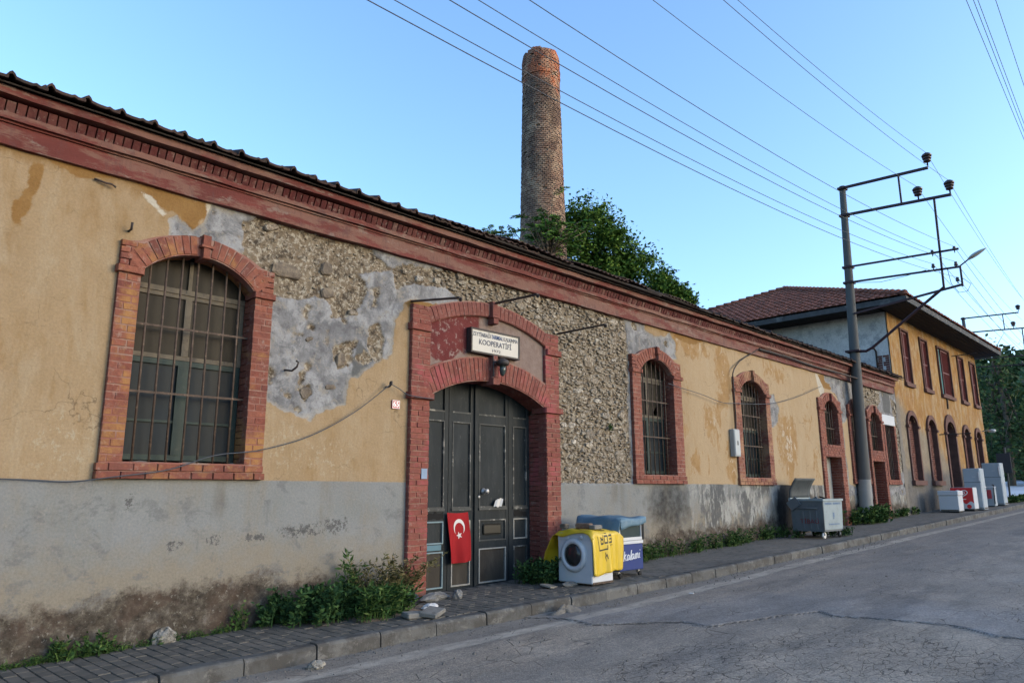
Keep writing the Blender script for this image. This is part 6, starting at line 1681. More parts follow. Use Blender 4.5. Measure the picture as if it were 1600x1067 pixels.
def meter():
    t = thing('meter_box', 'grey steel electricity meter box on the wall beside the third window', 'meter box', (14.72,-.1,2.5))
    q = MB(); q.bbox(14.38, 14.63, -.115, -.004, 2.20, 2.78, .010); q.build('case', M['meter'], t)
    q = MB(); q.bbox(14.395, 14.615, -.124, -.114, 2.225, 2.755, .006); q.build('door', pl('pale_meter_door', (.33,.355,.365), .5, .4, .06), t)
    q = MB(); q.bbox(14.485, 14.525, -.130, -.123, 2.44, 2.53, .004); q.build('keyhole', M['black_print'], t)
meter()
wire('meter_cable', 'dark cable rising from the meter box over the arch to the cornice', smooth([(14.55,-.06,2.78)]+w2([(14.58,3.07),(14.56,3.76),(14.60,4.05)],-.08)+[(14.97,-.05,4.31),(15.46,-.04,4.52),(15.9,-.09,4.72)]), .014, M['dark_iron'])
wire('cornice_cable', 'twisted cable clipped along the red cornice towards the pole', smooth([(15.9,-.10,4.72),(17.5,-.12,4.72),(19,-.10,4.69),(20.6,-.12,4.70),(21.6,-.3,4.62)]), .026, M['dark_iron'])

# ------------------------------------------------------------------ washing machine and cover
ZW = ZG(8.2)
WMx0, WMx1, WMy0, WMy1 = 8.03, 8.50, -1.19, -.59
def washer():
    t = thing('washing_machine', 'white front loading washing machine with dark porthole on the pavement', 'washing machine', (8.26,-.9,ZW))
    H = ZW+.70
    q = MB(); q.bbox(WMx0, WMx1, WMy0, WMy1, ZW+.025, H, .012); q.build('cabinet', M['white_enamel'], t)
    q = MB()
    for x in (WMx0+.05, WMx1-.05):
        for y in (WMy0+.05, WMy1-.05): q.lathe([(.02,-.03),(.02,.03)], (x,y,ZW+.02), 8)
    q.build('foot', M['rubber'], t)
    q = MB(); q.box(WMx0-.006, WMx0+.002, WMy0+.01, WMy1-.01, H-.115, H-.015); q.build('control_panel', M['grey_plastic'], t)
    q = MB(); q.box(WMx0-.012, WMx0-.002, WMy1-.21, WMy1-.03, H-.10, H-.03); q.build('detergent_drawer', M['white_enamel'], t)
    q = MB(); q.lathe([(.028,0),(.026,-.025),(.01,-.028)], (WMx0-.006, WMy0+.16, H-.065), 14, 'X'); q.build('dial', M['white_enamel'], t, True)
    c = (WMx0, (WMy0+WMy1)/2+.01, ZW+.395)
    q = MB(); q.lathe([(.215,.0),(.222,-.012),(.215,-.03),(.19,-.045),(.155,-.038),(.148,-.012)], c, 40, 'X'); q.build('door_ring', M['white_enamel'], t, True)
    q = MB(); q.lathe([(.228,.0),(.232,-.006),(.222,-.010)], c, 40, 'X'); q.build('door_seam', M['grey_plastic'], t, True)
    q = MB(); q.lathe([(.152,-.012),(.145,-.034),(.10,-.05),(.05,-.058),(.005,-.06)], c, 36, 'X'); q.build('porthole', M['porthole'], t, True)
    q = MB(); q.box(WMx0+.01, WMx1-.01, WMy0-.002, WMy0+.01, ZW+.022, ZW+.05); q.build('rusty_base', M['iron'], t)
washer()
def ycover():
    t = thing('yellow_sheet', 'yellow plastic sheet draped over the washing machine', 'plastic sheet', (8.3,-.9,ZW+.7))
    top = ZW+.72
    x0, x1 = WMx0-.025, WMx1+.25
    # profile across: hangs behind (towards the wall), over the top, down the street side
    prof = [(-.40,.19),(-.42,.42),(-.50,.60),(-.555,.685),(-.60,.722),(-.75,.725),(-.9,.728),(-1.05,.722),(-1.17,.718),(-1.212,.69),(-1.222,.55),(-1.226,.38),(-1.228,.165)]
    yk = [p[0] for p in prof]; zk = [p[1] for p in prof]
    s = [0]
    for a, b in zip(prof[:-1], prof[1:]): s.append(s[-1]+math.hypot(a[0]-b[0], a[1]-b[1]))
    L = s[-1]
    def P(u, v, off=0.):
        d = v*L; y = float(np.interp(d, s, yk)); z = float(np.interp(d, s, zk)); x = x0+(x1-x0)*u
        hang = max(0, (v-.62)/.38); back = max(0, (.26-v)/.26)
        y -= .014*math.sin(u*13+1)*hang+.010*math.sin(u*29)*hang+off*min(1, hang*3)
        z += .006*math.sin(u*17+v*9)+.010*math.sin(v*31+u*4)*(1-hang)*(1-back)
        z += off*(1-min(1, hang*3))
        if hang > 0: z -= hang*(.022*math.sin(u*3.4+1.2)+.010*math.sin(u*9)); x += .02*hang*math.sin(u*5)
        if back > 0: x -= back*.10*(1-u); y += back*.05*math.sin(u*11); z += back*.05*math.sin(u*6)
        over = max(0, (x-WMx1-.01)/.24)
        if over > 0 and v > .2: z -= .10*over*over*(1-hang); y += .05*over*hang
        if v > .7 and u < .16: y += .0; x -= 0
        front = max(0, (.06-u)/.06)
        if .25 < v < .72: z -= front*.09*(.6+.4*math.sin(v*19)); x -= front*.012
        return (x, y, ZW+z)
    mb = MB(); mb.grid(lambda u, v: P(u, v), 44, 70); o = mb.build('sheet', M['yellow'], t, True)
    o.modifiers.new('thick','SOLIDIFY').thickness = .003
    # black print on the street side: angular mark, three heavy letters, small lines
    def stroke(pts, w, name='print'):
        q = MB()
        for (a, b) in zip(pts[:-1], pts[1:]):
            a, b = Vector(a), Vector(b); d = (b-a).normalized(); n = Vector((-d.y, d.x))*w/2
            e = d*w*.3; N = 4; v = []
            for i in range(N+1):
                m_ = (a-e).lerp(b+e, i/N)
                for s_ in (-1,1): v.append(surf(*(m_+n*s_)))
            q.add(v, [(2*i,2*i+2,2*i+3,2*i+1) for i in range(N)])
        return q
    def surf(px, pz):                 # px 0..1 across the machine side, pz height in m above foot
        x = WMx0+(WMx1-WMx0)*px; u = (x-x0)/(x1-x0)
        lo, hi = .6, 1.
        for _ in range(26):
            m_ = (lo+hi)/2
            if P(u, m_)[2]-ZW > pz: lo = m_
            else: hi = m_
        return P(u, (lo+hi)/2, .006)
    q = MB()
    def add(pts, w): q.add(*(lambda g: (g.v, g.f))(stroke(pts, w)))
    add([(.20,.70),(.27,.46),(.64,.475),(.64,.52)], .020)
    # first sign: open bowl with a slanted top
    add([(.34,.625),(.42,.60)], .022); add([(.345,.59),(.345,.545),(.46,.55),(.46,.655)], .024); add([(.37,.60),(.46,.605)], .02)
    add([(.53,.555),(.53,.645),(.655,.648),(.655,.56),(.53,.555)], .024)
    add([(.72,.652),(.86,.655),(.86,.565),(.71,.562)], .024); add([(.74,.607),(.86,.61)], .022)
    add([(.50,.715),(.66,.716)], .008); add([(.54,.682),(.62,.683)], .010); add([(.74,.525),(.90,.528)], .009)
    add([(.55,.42),(.57,.38)], .03); add([(.60,.40),(.63,.35)], .026); add([(.53,.375),(.55,.35)], .02); add([(.56,.34),(.58,.315)], .014)
    q.build('print', M['black_print'], t)
ycover()
slab('brown_block', 'small brown brick on the left end of the yellow sheet', 'brick', (8.10,-.66,ZW+.77), (.055,.05,.035), (0,0,.1), M['boulder'])
slab('clay_brick', 'hollow clay brick weighing down the middle of the yellow sheet', 'brick', (8.22,-.92,ZW+.775), (.055,.12,.04), (0,0,.15), brick_mat('block_clay', [(0,(.20,.13,.09)),(1,(.24,.15,.10))]))
slab('pale_block', 'pale concrete block on the street end of the yellow sheet', 'block', (8.25,-1.10,ZW+.765), (.10,.05,.03), (0,0,.1), M['rubble'])

def freezer_cart():
    zf = ZG(9.1); x0, x1, y0, y1 = 8.82, 9.42, -1.07, -.42
    t = thing('ice_cream_freezer', 'blue and white chest freezer on castors beside the washing machine', 'freezer', (9.1,-.75,zf))
    q = MB(); q.bbox(x0, x1, y0, y1, zf+.10, zf+.47, .008); q.build('body', M['blue_panel'], t)
    q = MB(); q.box(x0-.004, x1+.004, y0-.006, y1, zf+.472, zf+.515); q.box(x0-.004, x1+.004, y0-.010, y1, zf+.522, zf+.565); q.build('white_rim', M['white_enamel'], t)
    q = MB(); q.box(x0+.02, x1-.05, y0+.01, y1-.02, zf+.566, zf+.80); q.build('glass_hood', M['dark_glass'], t)
    for x in (x0+.01, x1-.045):
        q = MB(); q.box(x, x+.022, y0-.006, y0+.03, zf+.566, zf+.83); q.build('post', M['white_enamel'], t)
    q = MB(); q.bbox(x1-.03, x1+.03, y0-.02, y0+.12, zf+.52, zf+.84, .01); q.build('end_cover', M['rubber'], t)
    for (x, y) in ((x0+.05,y0+.05),(x1-.06,y0+.05),(x0+.05,y1-.05),(x1-.06,y1-.05)):
        q = MB(); q.tube([(x,y,zf+.10),(x,y,zf+.07)], .012, 6); q.box(x-.02,x+.02,y-.005,y+.03,zf+.05,zf+.085); c = q.build('castor', M['steel'], t)
        q = MB(); q.lathe([(.01,-.014),(.036,-.012),(.036,.012),(.01,.014)], (x+.01,y-.01,zf+.036), 14, 'Y'); q.build('wheel', M['rubber'], c, True)
    q = MB()
    L_ = [[(0,0),(.18,1.)],[(.08,.40),(.36,.66)],[(.14,.46),(.32,.03),(.42,.10)],
          [(.80,.50),(.66,.58),(.52,.42),(.48,.16),(.56,.02),(.70,.14),(.80,.50),(.76,.08),(.86,.06)],[(.92,.10),(1.12,1.)],[(.92,.12),(.98,.0),(1.06,.08)],
          [(1.42,.50),(1.28,.58),(1.14,.42),(1.10,.16),(1.18,.02),(1.32,.14),(1.42,.50),(1.38,.08),(1.48,.06)],
          [(1.56,.0),(1.66,.55)],[(1.62,.36),(1.76,.58),(1.82,.48),(1.76,.0)],[(1.80,.36),(1.94,.58),(2.0,.48),(1.95,.08),(2.06,.05)],[(2.20,.56),(2.12,.08),(2.24,.05)],[(2.26,.80),(2.28,.87)]]
    for pl_ in L_: q.tube([(8.915+p[0]*.185, y0-.003, zf+.235+p[1]*.135+p[0]*.012) for p in pl_], .0085, 5)
    q.build('lettering', M['white_print'], t)
    tp = thing('blue_tarp', 'faded blue tarpaulin over the top and end of the freezer', 'tarpaulin', (8.9,-.7,zf+.8))
    zt = zf+.855
    def P(u, v):                      # u along x (hangs over the left end), v across y
        if u < .45: k = u/.45; x = x0-.09-.05*math.sin(k*3)+.07*k; z = zf+.13+(zt-zf-.13)*k
        else: k = (u-.45)/.55; x = x0-.02+(x1+.06-x0)*k; z = zt+.02*math.sin(k*7)-.015*k
        y = y0-.03+(y1-y0+.12)*v
        if v < .1 and u > .45: z -= (.1-v)/.1*(.10+.06*math.sin(k*5+1)*(1-k)+.03)*(1-.3*k); y = y0-.05
        if v < .14 and u <= .45: y -= .008*math.sin(u*18)+.012; x += (.14-v)/.14*.05*(.3+.7*(1-abs(k-.5)))
        z += .012*math.sin(v*11+u*7)
        return (x, y, z)
    q = MB(); q.grid(P, 48, 34); o = q.build('tarp', M['tarp'], tp, True); o.modifiers.new('thick','SOLIDIFY').thickness = .004
freezer_cart()

# ------------------------------------------------------------------ dumpster
def dumpster():
    zb = ZG(16.8); ang = -.06
    t = thing('dumpster', 'grey galvanised wheeled rubbish container with open lid', 'dumpster', (16.77,-.765,zb))
    def T(q):
        c, s = math.cos(ang), math.sin(ang)
        q.v = [(16.77+p[0]*c-p[1]*s, -.765+p[0]*s+p[1]*c, zb+p[2]) for p in q.v]; return q
    hx, hy = .48, .375
    def ring(z, k, kx=None): return [(-hx*k,-hy*k,z),(hx*k,-hy*k,z),(hx*k,hy*k,z),(-hx*k,hy*k,z)]
    q = MB(); v = ring(.15,.95)+ring(.82,1.0)+ring(.82,.96)+ring(.24,.91)
    q.add(v, [(3,2,1,0)]+[(i,(i+1)%4,4+(i+1)%4,4+i) for i in range(4)]+[(4+i,4+(i+1)%4,8+(i+1)%4,8+i) for i in range(4)]+[(8+i,8+(i+1)%4,12+(i+1)%4,12+i) for i in range(4)]+[(12,13,14,15)])
    T(q).build('tub', M['galv'], t)
    q = MB(); q.box(-hx-.02,hx+.02,-hy-.02,-hy+.03,.80,.845); q.box(-hx-.02,hx+.02,hy-.03,hy+.02,.80,.845); q.box(-hx-.02,-hx+.03,-hy+.03,hy-.03,.80,.845); q.box(hx-.03,hx+.02,-hy+.03,hy-.03,.80,.845)
    T(q).build('rim', M['bin_rim_lit'], t)
    # street side skin, its brighter lighting painted as a paler colour, pressed ribs on the end
    q = MB()
    def face(zA, zB, a, b, o):
        kA = .95+(zA-.15)/.67*.05; kB = .95+(zB-.15)/.67*.05
        return [(a*hx*kA,-hy*kA-o,zA),(b*hx*kA,-hy*kA-o,zA),(b*hx*kB,-hy*kB-o,zB),(a*hx*kB,-hy*kB-o,zB)]
    q.add(face(.19,.79,-.97,.97,.006), [(0,1,2,3)]); T(q).build('lit_front_skin', M['bin_rim_lit'], t)
    for yy in (-.2,-.05,.1):
        q = MB(); q.add([(-hx*.954-.010,yy-.015,.2),(-hx*.954-.010,yy+.015,.2),(-hx*.982-.010,yy+.015,.58),(-hx*.982-.010,yy-.015,.58),(-hx*.954+.01,yy-.03,.2),(-hx*.954+.01,yy+.03,.2),(-hx*.982+.01,yy+.03,.58),(-hx*.982+.01,yy-.03,.58)], [(0,3,2,1),(0,4,7,3),(1,2,6,5),(3,7,6,2)]); T(q).build('rib', M['galv'], t)
    q = MB(); q.tube([(-hx*.985,-.24,.64),(-hx*.985-.05,-.22,.645),(-hx*.985-.05,.22,.645),(-hx*.985,.24,.64)], .014, 8); T(q).build('handle', M['galv'], t, True)
    # open lid, hinged at the wall side and standing up and back
    q = MB(); L = .52
    def lid(u, v):
        x = -hx+2*hx*u
        y = hy-.02-.16*v+.05*math.sin(v*3.14); z = .87+.42*v
        return (x, y, z)
    q.grid(lid, 8, 8); o = T(q).build('lid', M['bin_dark'], t, True); o.modifiers.new('thick','SOLIDIFY').thickness = .02
    q = MB(); q.box(-hx-.012,-hx+.01,hy-.06,hy+.16,.86,1.34) if False else q.box(-hx,hx,hy-.02,hy+.02,.846,.87); T(q).build('hinge_bar', M['bin_rim_lit'], t)
    q = MB(); q.obox((-hx-.03,hy-.1,.74), (.012,0,0), (0,.11,-.07), (0,.06,.085)); T(q).build('lid_arm', M['galv'], t); q = MB(); q.obox((hx+.03,hy-.1,.74), (.012,0,0), (0,.11,-.07), (0,.06,.085)); T(q).build('lid_arm', M['galv'], t)
    q = MB(); q.bar((-.1,-hy+.1,.85),(-.02,-.1,.89),.03); T(q).build('latch', M['black_print'], t)
    for (x, y) in ((-hx*.8,-hy*.78),(hx*.8,-hy*.78),(-hx*.8,hy*.78),(hx*.8,hy*.78)):
        q = MB(); q.bar((x,y,.19),(x,y,.10),.05,.04); q.box(x-.025,x+.025,y-.03,y+.03,.06,.11); c = T(q).build('castor', M['galv'], t)
        q = MB(); q.lathe([(.015,-.018),(.07,-.016),(.07,.016),(.015,.018)], (x+.02,y,.07), 16, 'Y'); T(q).build('wheel', M['white_print'] if x < 0 and y < 0 else M['rubber'], c, True)
    # faded stencils
    c, s = math.cos(ang), math.sin(ang)
    o = text('TİBAĞ', t, (0,0,0), .13, M['bin_red'], width=.42)
    nx = Vector((-c,-s,0)); k = .97
    px = Vector((16.77,-.765,0))+Vector((-hx*k-.012, -.0, 0)); o.location = Vector((px.x, px.y-.02, zb+.36))-ORG[t.name]; o.rotation_euler = (math.pi/2-.037, 0, -math.pi/2+ang)
    q = MB(); rn = random.Random(4)
    def dash(z, x0_, x1_, hgt, n):
        for i in range(n):
            a = x0_+(x1_-x0_)*i/n; b = a+(x1_-x0_)/n*.72
            zA, zB = z-hgt/2, z+hgt/2; kA = .95+(zA-.15)/.67*.05; kB = .95+(zB-.15)/.67*.05
            q.add([(a*hx,-hy*kA-.010,zA),(b*hx,-hy*kA-.010,zA),(b*hx,-hy*kB-.010,zB),(a*hx,-hy*kB-.010,zB)], [(0,1,2,3)])
    dash(.745,-.82,-.12,.045,7); dash(.745,0.,.82,.045,7); dash(.30,-.5,.6,.03,8); dash(.50,-.07,.12,.10,2); dash(.43,-.04,.09,.03,1)
    T(q).build('faded_print', M['bin_blue'], t)
dumpster()

# ------------------------------------------------------------------ utility poles and wires
def pole(name, label, X, yb, yt, zt, arms=True, lamp=True):
    t = thing(name, label, 'utility pole', (X, yb, ZG(X)))
    zb = ZG(X)-.1
    def yy(z): return yb+(yt-yb)*(z-zb)/(zt-zb)
    def rr(z): return .185+(.088-.185)*(z-zb)/(zt-zb)
    zs = np.linspace(zb, zt, 12)
    q = MB(); q.tube([(X, yy(z), z) for z in zs], [rr(z) for z in zs], 18); q.build('shaft', M['concrete_pole'], t, True)
    if lamp:
        q = MB(); q.tube([(X, yy(z), z) for z in (zb, zb+.6, 1.78)], [rr(zb)+.003, rr(zb+.6)+.003, rr(1.78)+.003], 18, cap=False); q.build('painted_base', M['pole_white'], t, True)
    def arm(z0, y1, z1, w=.07):
        q = MB(); q.bar((X-.09, yy(z0)+.05, z0), (X-.09, y1, z1), w, w); 
        q.box(X-.14, X+.14, yy(z0)-rr(z0)-.02, yy(z0)+rr(z0)+.02, z0-.03, z0+.03); return q.build('crossarm', M['arm_iron'], t)
    def big_ins(y, z):
        q = MB(); q.lathe([(.02,-.12),(.02,.0),(.09,.0),(.10,.035),(.075,.05),(.075,.07),(.11,.08),(.12,.11),(.085,.125),(.085,.14),(.125,.15),(.135,.185),(.10,.23),(.055,.26),(.03,.27)], (X-.09, y, z), 14); q.build('insulator', M['insulator'], t, True)
    def small_ins(y, z):
        q = MB(); q.lathe([(.012,-.06),(.012,.0),(.045,.01),(.05,.05),(.03,.06),(.045,.08),(.03,.12)], (X-.09, y, z), 10); q.build('insulator', M['insulator'], t, True)
    arm(zt-.08, -2.75+ (yb+.145), zt-.19); big_ins(-2.75+(yb+.145), zt-.13+.12)
    arm(zt-.94, -3.22+(yb+.145), zt-1.13); big_ins(-3.2+(yb+.145), zt-1.09+.12); big_ins(-2.42+(yb+.145), zt-1.04+.12)
    q = MB(); o_ = yb+.145
    q.bar((X-.09,-1.98+o_,zt-.15),(X-.09,-1.98+o_,zt-1.06),.045,.045)
    q.bar((X-.09,-2.80+o_,zt-1.1),(X-.09,-2.76+o_,zt-3.68),.05,.05); q.build('hanger', M['arm_iron'], t)
    arm(zt-2.55, -3.22+o_, zt-2.68, .05); arm(zt-3.02, -3.22+o_, zt-3.18, .05)
    if lamp:
        q = MB(); q.bar((X-.09, -.4, zt-3.98), (X-.09, -3.22, zt-3.67), .055, .055); q.bar((X-.09,-3.2,zt-3.18),(X-.09,-3.2,zt-3.72),.045,.045)
        q.tube([(X-.09,-.28,5.42),(X-.09,-.62,5.38),(X-.09,-.8,5.46),(X-.09,-2.76,6.84)], .04, 7); q.box(X-.2, X+.2, yy(5.42)-.2, yy(5.42)+.2, 5.40, 5.45); q.build('strut', M['arm_iron'], t)
    for (y, z) in ((-2.59,7.81),(-3.12,7.79),(-2.57,7.42),(-3.11,7.36)): small_ins(y+o_, z-10.5+zt)
    if lamp:
        small_ins(-3.1, 6.93)
        q = MB(); q.tube([(X-.09,-3.18,7.33),(X-.09,-3.40,7.47)], .02, 8); q.build('lamp_stem', M['arm_iron'], t)
        q = MB(); d = Vector((0,-.48,.235)); b = Vector((X-.09,-3.38,7.46)); n = 10; pts = []; rad_ = [.02,.05,.075,.085,.085,.08,.07,.055,.03,.01]
        v = []; m_ = 12
        for i in range(n):
            c = b+d*(i/(n-1))
            up = Vector((0,.44,.9)); sd = Vector((1,0,0))
            for j in range(m_):
                a = 2*math.pi*j/m_; v.append(c+sd*math.cos(a)*rad_[i]*1.35+up*(math.sin(a)*rad_[i]*(.75 if math.sin(a) > 0 else .35)))
        q.add(v, [(i*m_+j, i*m_+(j+1)%m_, (i+1)*m_+(j+1)%m_, (i+1)*m_+j) for i in range(n-1) for j in range(m_)]+[tuple(range(m_-1,-1,-1)), tuple((n-1)*m_+j for j in range(m_))])
        q.build('lamp_head', M['lamp'], t, True)
        q = MB(); q.tube([(X-.1,-2.9,7.3),(X-.12,-2.95,6.9),(X-.12,-3.1,6.62),(X-.12,-3.3,6.62),(X-.12,-3.4,6.8),(X-.1,-3.22,7.0)], .008, 5); q.build('lamp_cable', M['wire'], t, True)
        q = MB(); q.tube([(X-.12,-.4,7.45),(X-.12,-1.2,7.30),(X-.12,-1.9,7.34),(X-.12,-2.4,7.4)], .008, 5); q.build('arm_cable', M['wire'], t, True)
    return t
pole('utility_pole', 'near grey concrete utility pole with white base and street lamp arm', 21.73, -.145, -.40, 10.5)
pole('utility_pole', 'far concrete utility pole showing over the house eaves', 48.5, 2.2, 2.35, 11.45, lamp=False)

def span(lab, a, b, sag, r, group, n=40):
    a, b = Vector(a), Vector(b); pts = []
    for i in range(n+1):
        t_ = i/n; p = a.lerp(b, t_); p.z -= 4*sag*t_*(1-t_); pts.append(tuple(p))
    wire('power_line', lab, pts, r, M['wire'], group, 'power line')
XP = 21.64
LV = [(-2.59,7.93,1.46,'low voltage wire on the inner insulator of the second arm'),(-3.12,7.91,1.62,'low voltage wire on the outer insulator of the second arm'),(-2.57,7.54,1.60,'low voltage wire on the inner insulator of the lamp arm'),(-3.11,7.48,1.72,'low voltage wire on the outer insulator of the lamp arm'),(-3.1,7.05,1.72,'lowest low voltage wire on the bottom insulator')]
for (y, z, s_, lab) in LV:
    span(lab+', street side towards the camera', (XP,y,z), (XP-44,y,z), s_, .0052, 'overhead power lines along the street')
    span(lab+', running on past the house', (XP,y,z), (48.4,y+1.9,z+.95), .35, .006, 'overhead power lines along the street')
for (y, z, s_, lab) in [(-2.75,10.76,1.55,'high voltage wire on the topmost insulator'),(-3.2,9.79,1.50,'high voltage wire on the outer insulator of the upper arm'),(-2.42,9.84,1.45,'high voltage wire on the inner insulator of the upper arm')]:
    span(lab+', street side towards the camera', (XP,y,z), (XP-44,y,z), s_, .0055, 'overhead power lines along the street')
    span(lab+', running on past the house', (XP,y,z), (48.4,y+1.9,z+.95), .35, .0055, 'overhead power lines along the street')
for k, (a, b, lab) in enumerate([((12.15,-5.65),(18.29,-5.38),'leftmost of the four wires crossing the upper right sky'),((12.23,-5.73),(17.88,-5.45),'second from left of the four wires crossing the upper right sky'),((12.28,-5.78),(17.45,-5.52),'third from left of the four wires crossing the upper right sky'),((12.47,-5.98),(15.71,-5.81),'rightmost wire standing apart in the upper right sky')]):
    a, b = Vector((*a,9)), Vector((*b,9)); d = (b-a)
    d.normalize(); span(lab, a-d*25, a+d*45, 0., .005, 'wires crossing the upper right sky')

# ------------------------------------------------------------------ old appliances at the far end
def appliance(name, label, x0, x1, y0, y1, H, build):
    z = ZG((x0+x1)/2); t = thing(name, label, name.split('_')[-1], ((x0+x1)/2,(y0+y1)/2,z)); build(t, x0, x1, y0, y1, z, z+H)
def chest(t, x0, x1, y0, y1, z, zt):
    q = MB(); q.bbox(x0,x1,y0,y1,z+.05,zt-.16,.012); q.build('cabinet', M['white_enamel'], t)
    q = MB(); q.bbox(x0-.02,x1+.02,y0-.015,y1+.015,zt-.155,zt,.015); q.build('lid', M['white_enamel'], t)
    q = MB(); q.box(x0+.02,x1-.02,y0+.02,y1-.02,z,z+.05); q.build('base', M['rubber'], t)
    q = MB(); q.box(x0-.004,x0,y0+.03,y1-.03,z+.06,z+.10); q.build('kick_strip', M['cream_wood'], t)
appliance('white_freezer', 'white chest freezer, nearest of the discarded appliances by the house', 27.6, 28.2, -1.08, -.50, .71, chest)
def icecream(t, x0, x1, y0, y1, z, zt):
    q = MB(); q.bbox(x0,x1,y0,y1,z+.08,zt,.012); q.build('cabinet', M['white_enamel'], t)
    q = MB(); q.box(x0+.03,x1-.03,y0+.03,y1-.03,z,z+.08); q.build('base', M['rubber'], t)
    red = pl('red_panel', (.50,.010,.014), .4, .5, .06)
    xf = x0-.004
    q = MB(); N = 12; yA, yB = y0+.01, y1-.01
    lo = []
    for i in range(N+1):
        y = yA+(yB-yA)*i/N; lo.append((y, z+.26+.06*math.sin(i*1.1)+.10*(i/N)))
    v = []
    for (y, zz) in lo: v += [(xf,y,zz),(xf,y,zt-.01)]
    q.add(v, [(2*i,2*i+1,2*i+3,2*i+2) for i in range(N)]); q.build('red_panel', red, t)
    cy, cz = (y0+y1)/2+.02, zt-.20                     # swirled heart emblem
    def heart(s, rot=0): return [(xf-.004, cy+s*16*math.sin(a)**3/17, cz+s*(13*math.cos(a)-5*math.cos(2*a)-2*math.cos(3*a)-math.cos(4*a))/17*.72) for a in np.linspace(.25,6.03,28)]
    q = MB(); q.tube(heart(.20), .016, 5); q.tube(heart(.11), .014, 5); q.tube([(xf-.004,cy-.13,cz-.19),(xf-.004,cy+.13,cz-.19)], .012, 5); q.build('emblem', M['white_print'], t)
    for (a, b, s) in ((y0+.42,z+.20,.085),(y0+.16,z+.16,.07)):
        q = MB(); q.lathe([(.001,-.004),(s*.8,-.003),(s,.0)], (xf-.001,a,b), 14, 'X'); q.build('berry_print', red, t)
appliance('red_freezer', 'red and white ice cream freezer with white heart emblem behind the white chest freezer', 28.65, 29.2, -1.30, -.62, .79, icecream)
def fridge(t, x0, x1, y0, y1, z, zt):
    q = MB(); q.bbox(x0+.05,x1,y0,y1,z+.03,zt,.012); q.build('cabinet', M['fridge'], t)
    q = MB(); q.bbox(x0,x0+.045,y0+.005,y1-.005,z+.08,zt-.005,.015); q.build('door', M['fridge'], t)
    q = MB(); q.box(x0+.06,x1-.05,y0+.03,y1-.03,z,z+.03); q.build('foot', M['rubber'], t)
    q = MB(); q.bbox(x0-.03,x0-.002,y0+.03,y0+.06,z+.7*(zt-z),z+.92*(zt-z),.006); q.build('handle', M['grey_plastic'], t)
    q = MB(); q.box(x0-.004,x0,(y0+y1)/2-.12,(y0+y1)/2-.02,zt-.30,zt-.28); q.build('badge', M['grey_plastic'], t)
    q = MB(); q.box(x0+.044,x0+.052,y0+.012,y1-.012,z+.085,zt-.012); q.build('door_seal', M['rubber'], t)
    q = MB(); q.box(x0-.003,x0+.046,y0+.006,y1-.006,z+.66*(zt-z),z+.66*(zt-z)+.012); q.build('door_gap', M['rubber'], t)
    q = MB(); q.box(x0+.1,x1-.02,y0-.004,y0+.002,z+.06,z+.10); q.build('rust_strip', M['iron'], t)
appliance('tall_fridge', 'tall grey-white fridge beside the red freezer', 29.35, 29.95, -1.42, -.90, 1.42, fridge)
def cube(t, x0, x1, y0, y1, z, zt):
    q = MB(); q.bbox(x0,x1,y0,y1,z+.03,zt-.05,.012); q.build('cabinet', M['fridge'], t)
    q = MB(); q.bbox(x0-.015,x1+.01,y0-.01,y1+.01,zt-.048,zt,.01); q.build('top', M['white_enamel'], t)
    q = MB(); q.box(x0+.04,x1-.04,y0+.04,y1-.04,z,z+.03); q.build('foot', M['rubber'], t)
appliance('small_cabinet', 'low grey-white appliance between the two tall fridges', 31.35, 31.95, -1.02, -.52, .76, cube)
def cooker(t, x0, x1, y0, y1, z, zt):
    cube(t, x0, x1, y0, y1, z, zt)
    q = MB(); q.box(x0-.012,x0,y0+.08,y1-.08,z+.3,z+.62); q.build('red_label', pl('red_label', (.42,.05,.06), .5, .3), t)
    q = MB(); q.tube([(x0-.02,y0,z+.1),(x0-.05,y0-.02,zt-.1),(x0+.1,y0,zt+.05),(x1,y0+.1,zt+.06)], .018, 6); q.build('hose', M['rubber'], t, True)
appliance('small_cooker', 'small pale appliance with a red label in front of the farthest fridge', 32.1, 32.5, -1.22, -.92, .74, cooker)
appliance('tall_fridge', 'farthest tall grey-white fridge at the house corner', 33.0, 33.6, -1.35, -.75, 1.60, fridge)

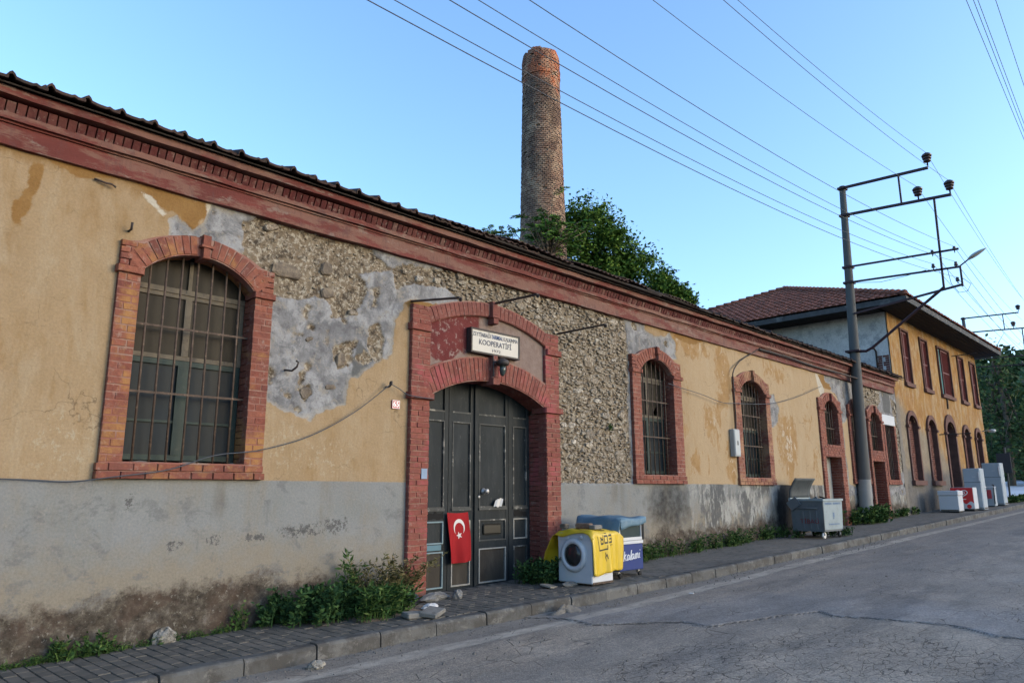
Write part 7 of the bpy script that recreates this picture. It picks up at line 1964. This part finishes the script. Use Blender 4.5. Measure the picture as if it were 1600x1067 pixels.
# ------------------------------------------------------------------ far end: yard, post, trees, hill
def yard():
    mb = MB()
    def fn(u, v):
        x = 38.6+u*58; y = -1.3+v*16-u*2; return (x, y, ZG(38.6)+.015+u*2.4+.02*math.sin(x))
    mb.grid(fn, 30, 10); o = mb.build('yard', M['lot'], None, True); tag(o, kind='structure')
yard()
t = thing('sign_post', 'thin grey post with a dark square sign at the far end of the pavement', 'sign', (36,-1.0,ZG(36)))
q = MB(); q.tube([(36,-1.0,ZG(36)-.1),(36,-1.05,3.2)], .035, 8); q.build('post', M['concrete_pole'], t, True)
q = MB(); q.bbox(35.93,35.97,-1.22,-.72,2.15,2.95,.01); q.build('board', pl('dark_sign_back', (.035,.04,.05), .6, .3), t)
def hill():
    xs = np.linspace(58, 420, 70); ys = np.linspace(-260, 200, 80); X, Y = np.meshgrid(xs, ys)
    d = np.clip((X-62)/150, 0, 1)
    Z = 1.2+d**.8*26*(.7+.6*vnoise(X/60, Y/60, 5))+6*fbm(X, Y, .03, 4, 6)*d
    Z *= sstep(220, 60, Y)*.9+.1
    V = np.stack([X, Y, Z], -1).reshape(-1,3); w = len(xs); i, j = np.meshgrid(np.arange(w-1), np.arange(len(ys)-1)); b = (j*w+i).ravel()
    o = link('hill', np_mesh('hill', V, np.stack([b,b+1,b+w+1,b+w],-1), M['hill'])); tag(o, kind='structure')
    rng = np.random.default_rng(8); P = []
    for k in range(900):
        x = rng.uniform(85, 260); y = rng.uniform(-120, 80); iz = np.argmin(abs(xs-x)); jz = np.argmin(abs(ys-y)); z = Z[jz, iz]
        P.append(np.array([x,y,z+1.8])+rng.normal(size=(26,3))*np.array([1.3,1.3,1.3]))
    P = np.concatenate(P); n = len(P); Vv, Fa = leaves_mesh('w', P, n, rng.uniform(.8,1.8,size=n), None, rng, .8)
    o = link('far_wood', np_mesh('far_wood', Vv, Fa, M['leaf_far'], smooth=False)); tag(o, kind='stuff')
hill()
def ftree(lab, x, y, H, r, seed, flat=.55, n=9, mat='leaf_far', ll=.28):
    rng = np.random.default_rng(seed); z0 = 1.0+max(0,(x-58)*.04); bl = []
    for i in range(n):
        u = i/(n-1); rr = r*(1.0-.65*u)*rng.uniform(.7,1.1); a = rng.uniform(0,6.28)
        bl.append(((x+math.cos(a)*r*.35*(1-u), y+math.sin(a)*r*.35*(1-u), z0+H*(.22+.75*u)), rr, flat))
    tree('far_tree', lab, (x,y,z0), (x,y,z0+H*.9), bl, 190, 26, .34, ll, M[mat], seed, 'trees beyond the house', .6, .2)
ftree('tall spreading dark tree right behind the house corner', 55, 2.2, 9.6, 3.6, 40, .4, 11)
ftree('dark layered tree at the right edge of the photo beyond the yard', 60, -2.0, 8.6, 3.4, 41, .4, 10)
ftree('lower bushy tree behind the dark sign', 66, 3.6, 5.4, 2.8, 42, .7, 7)
ftree('rounded bushy tree low at the right edge beyond the pale yard', 64, -3.4, 4.2, 2.4, 43, .7, 6)
ftree('slender pale-stemmed tree between the larger far trees', 70, 1.2, 7.4, 2.2, 44, .6, 8)
ftree('distant dark tree closing the gap beside the house', 74, 6.5, 8.5, 3.6, 45, .6, 9)
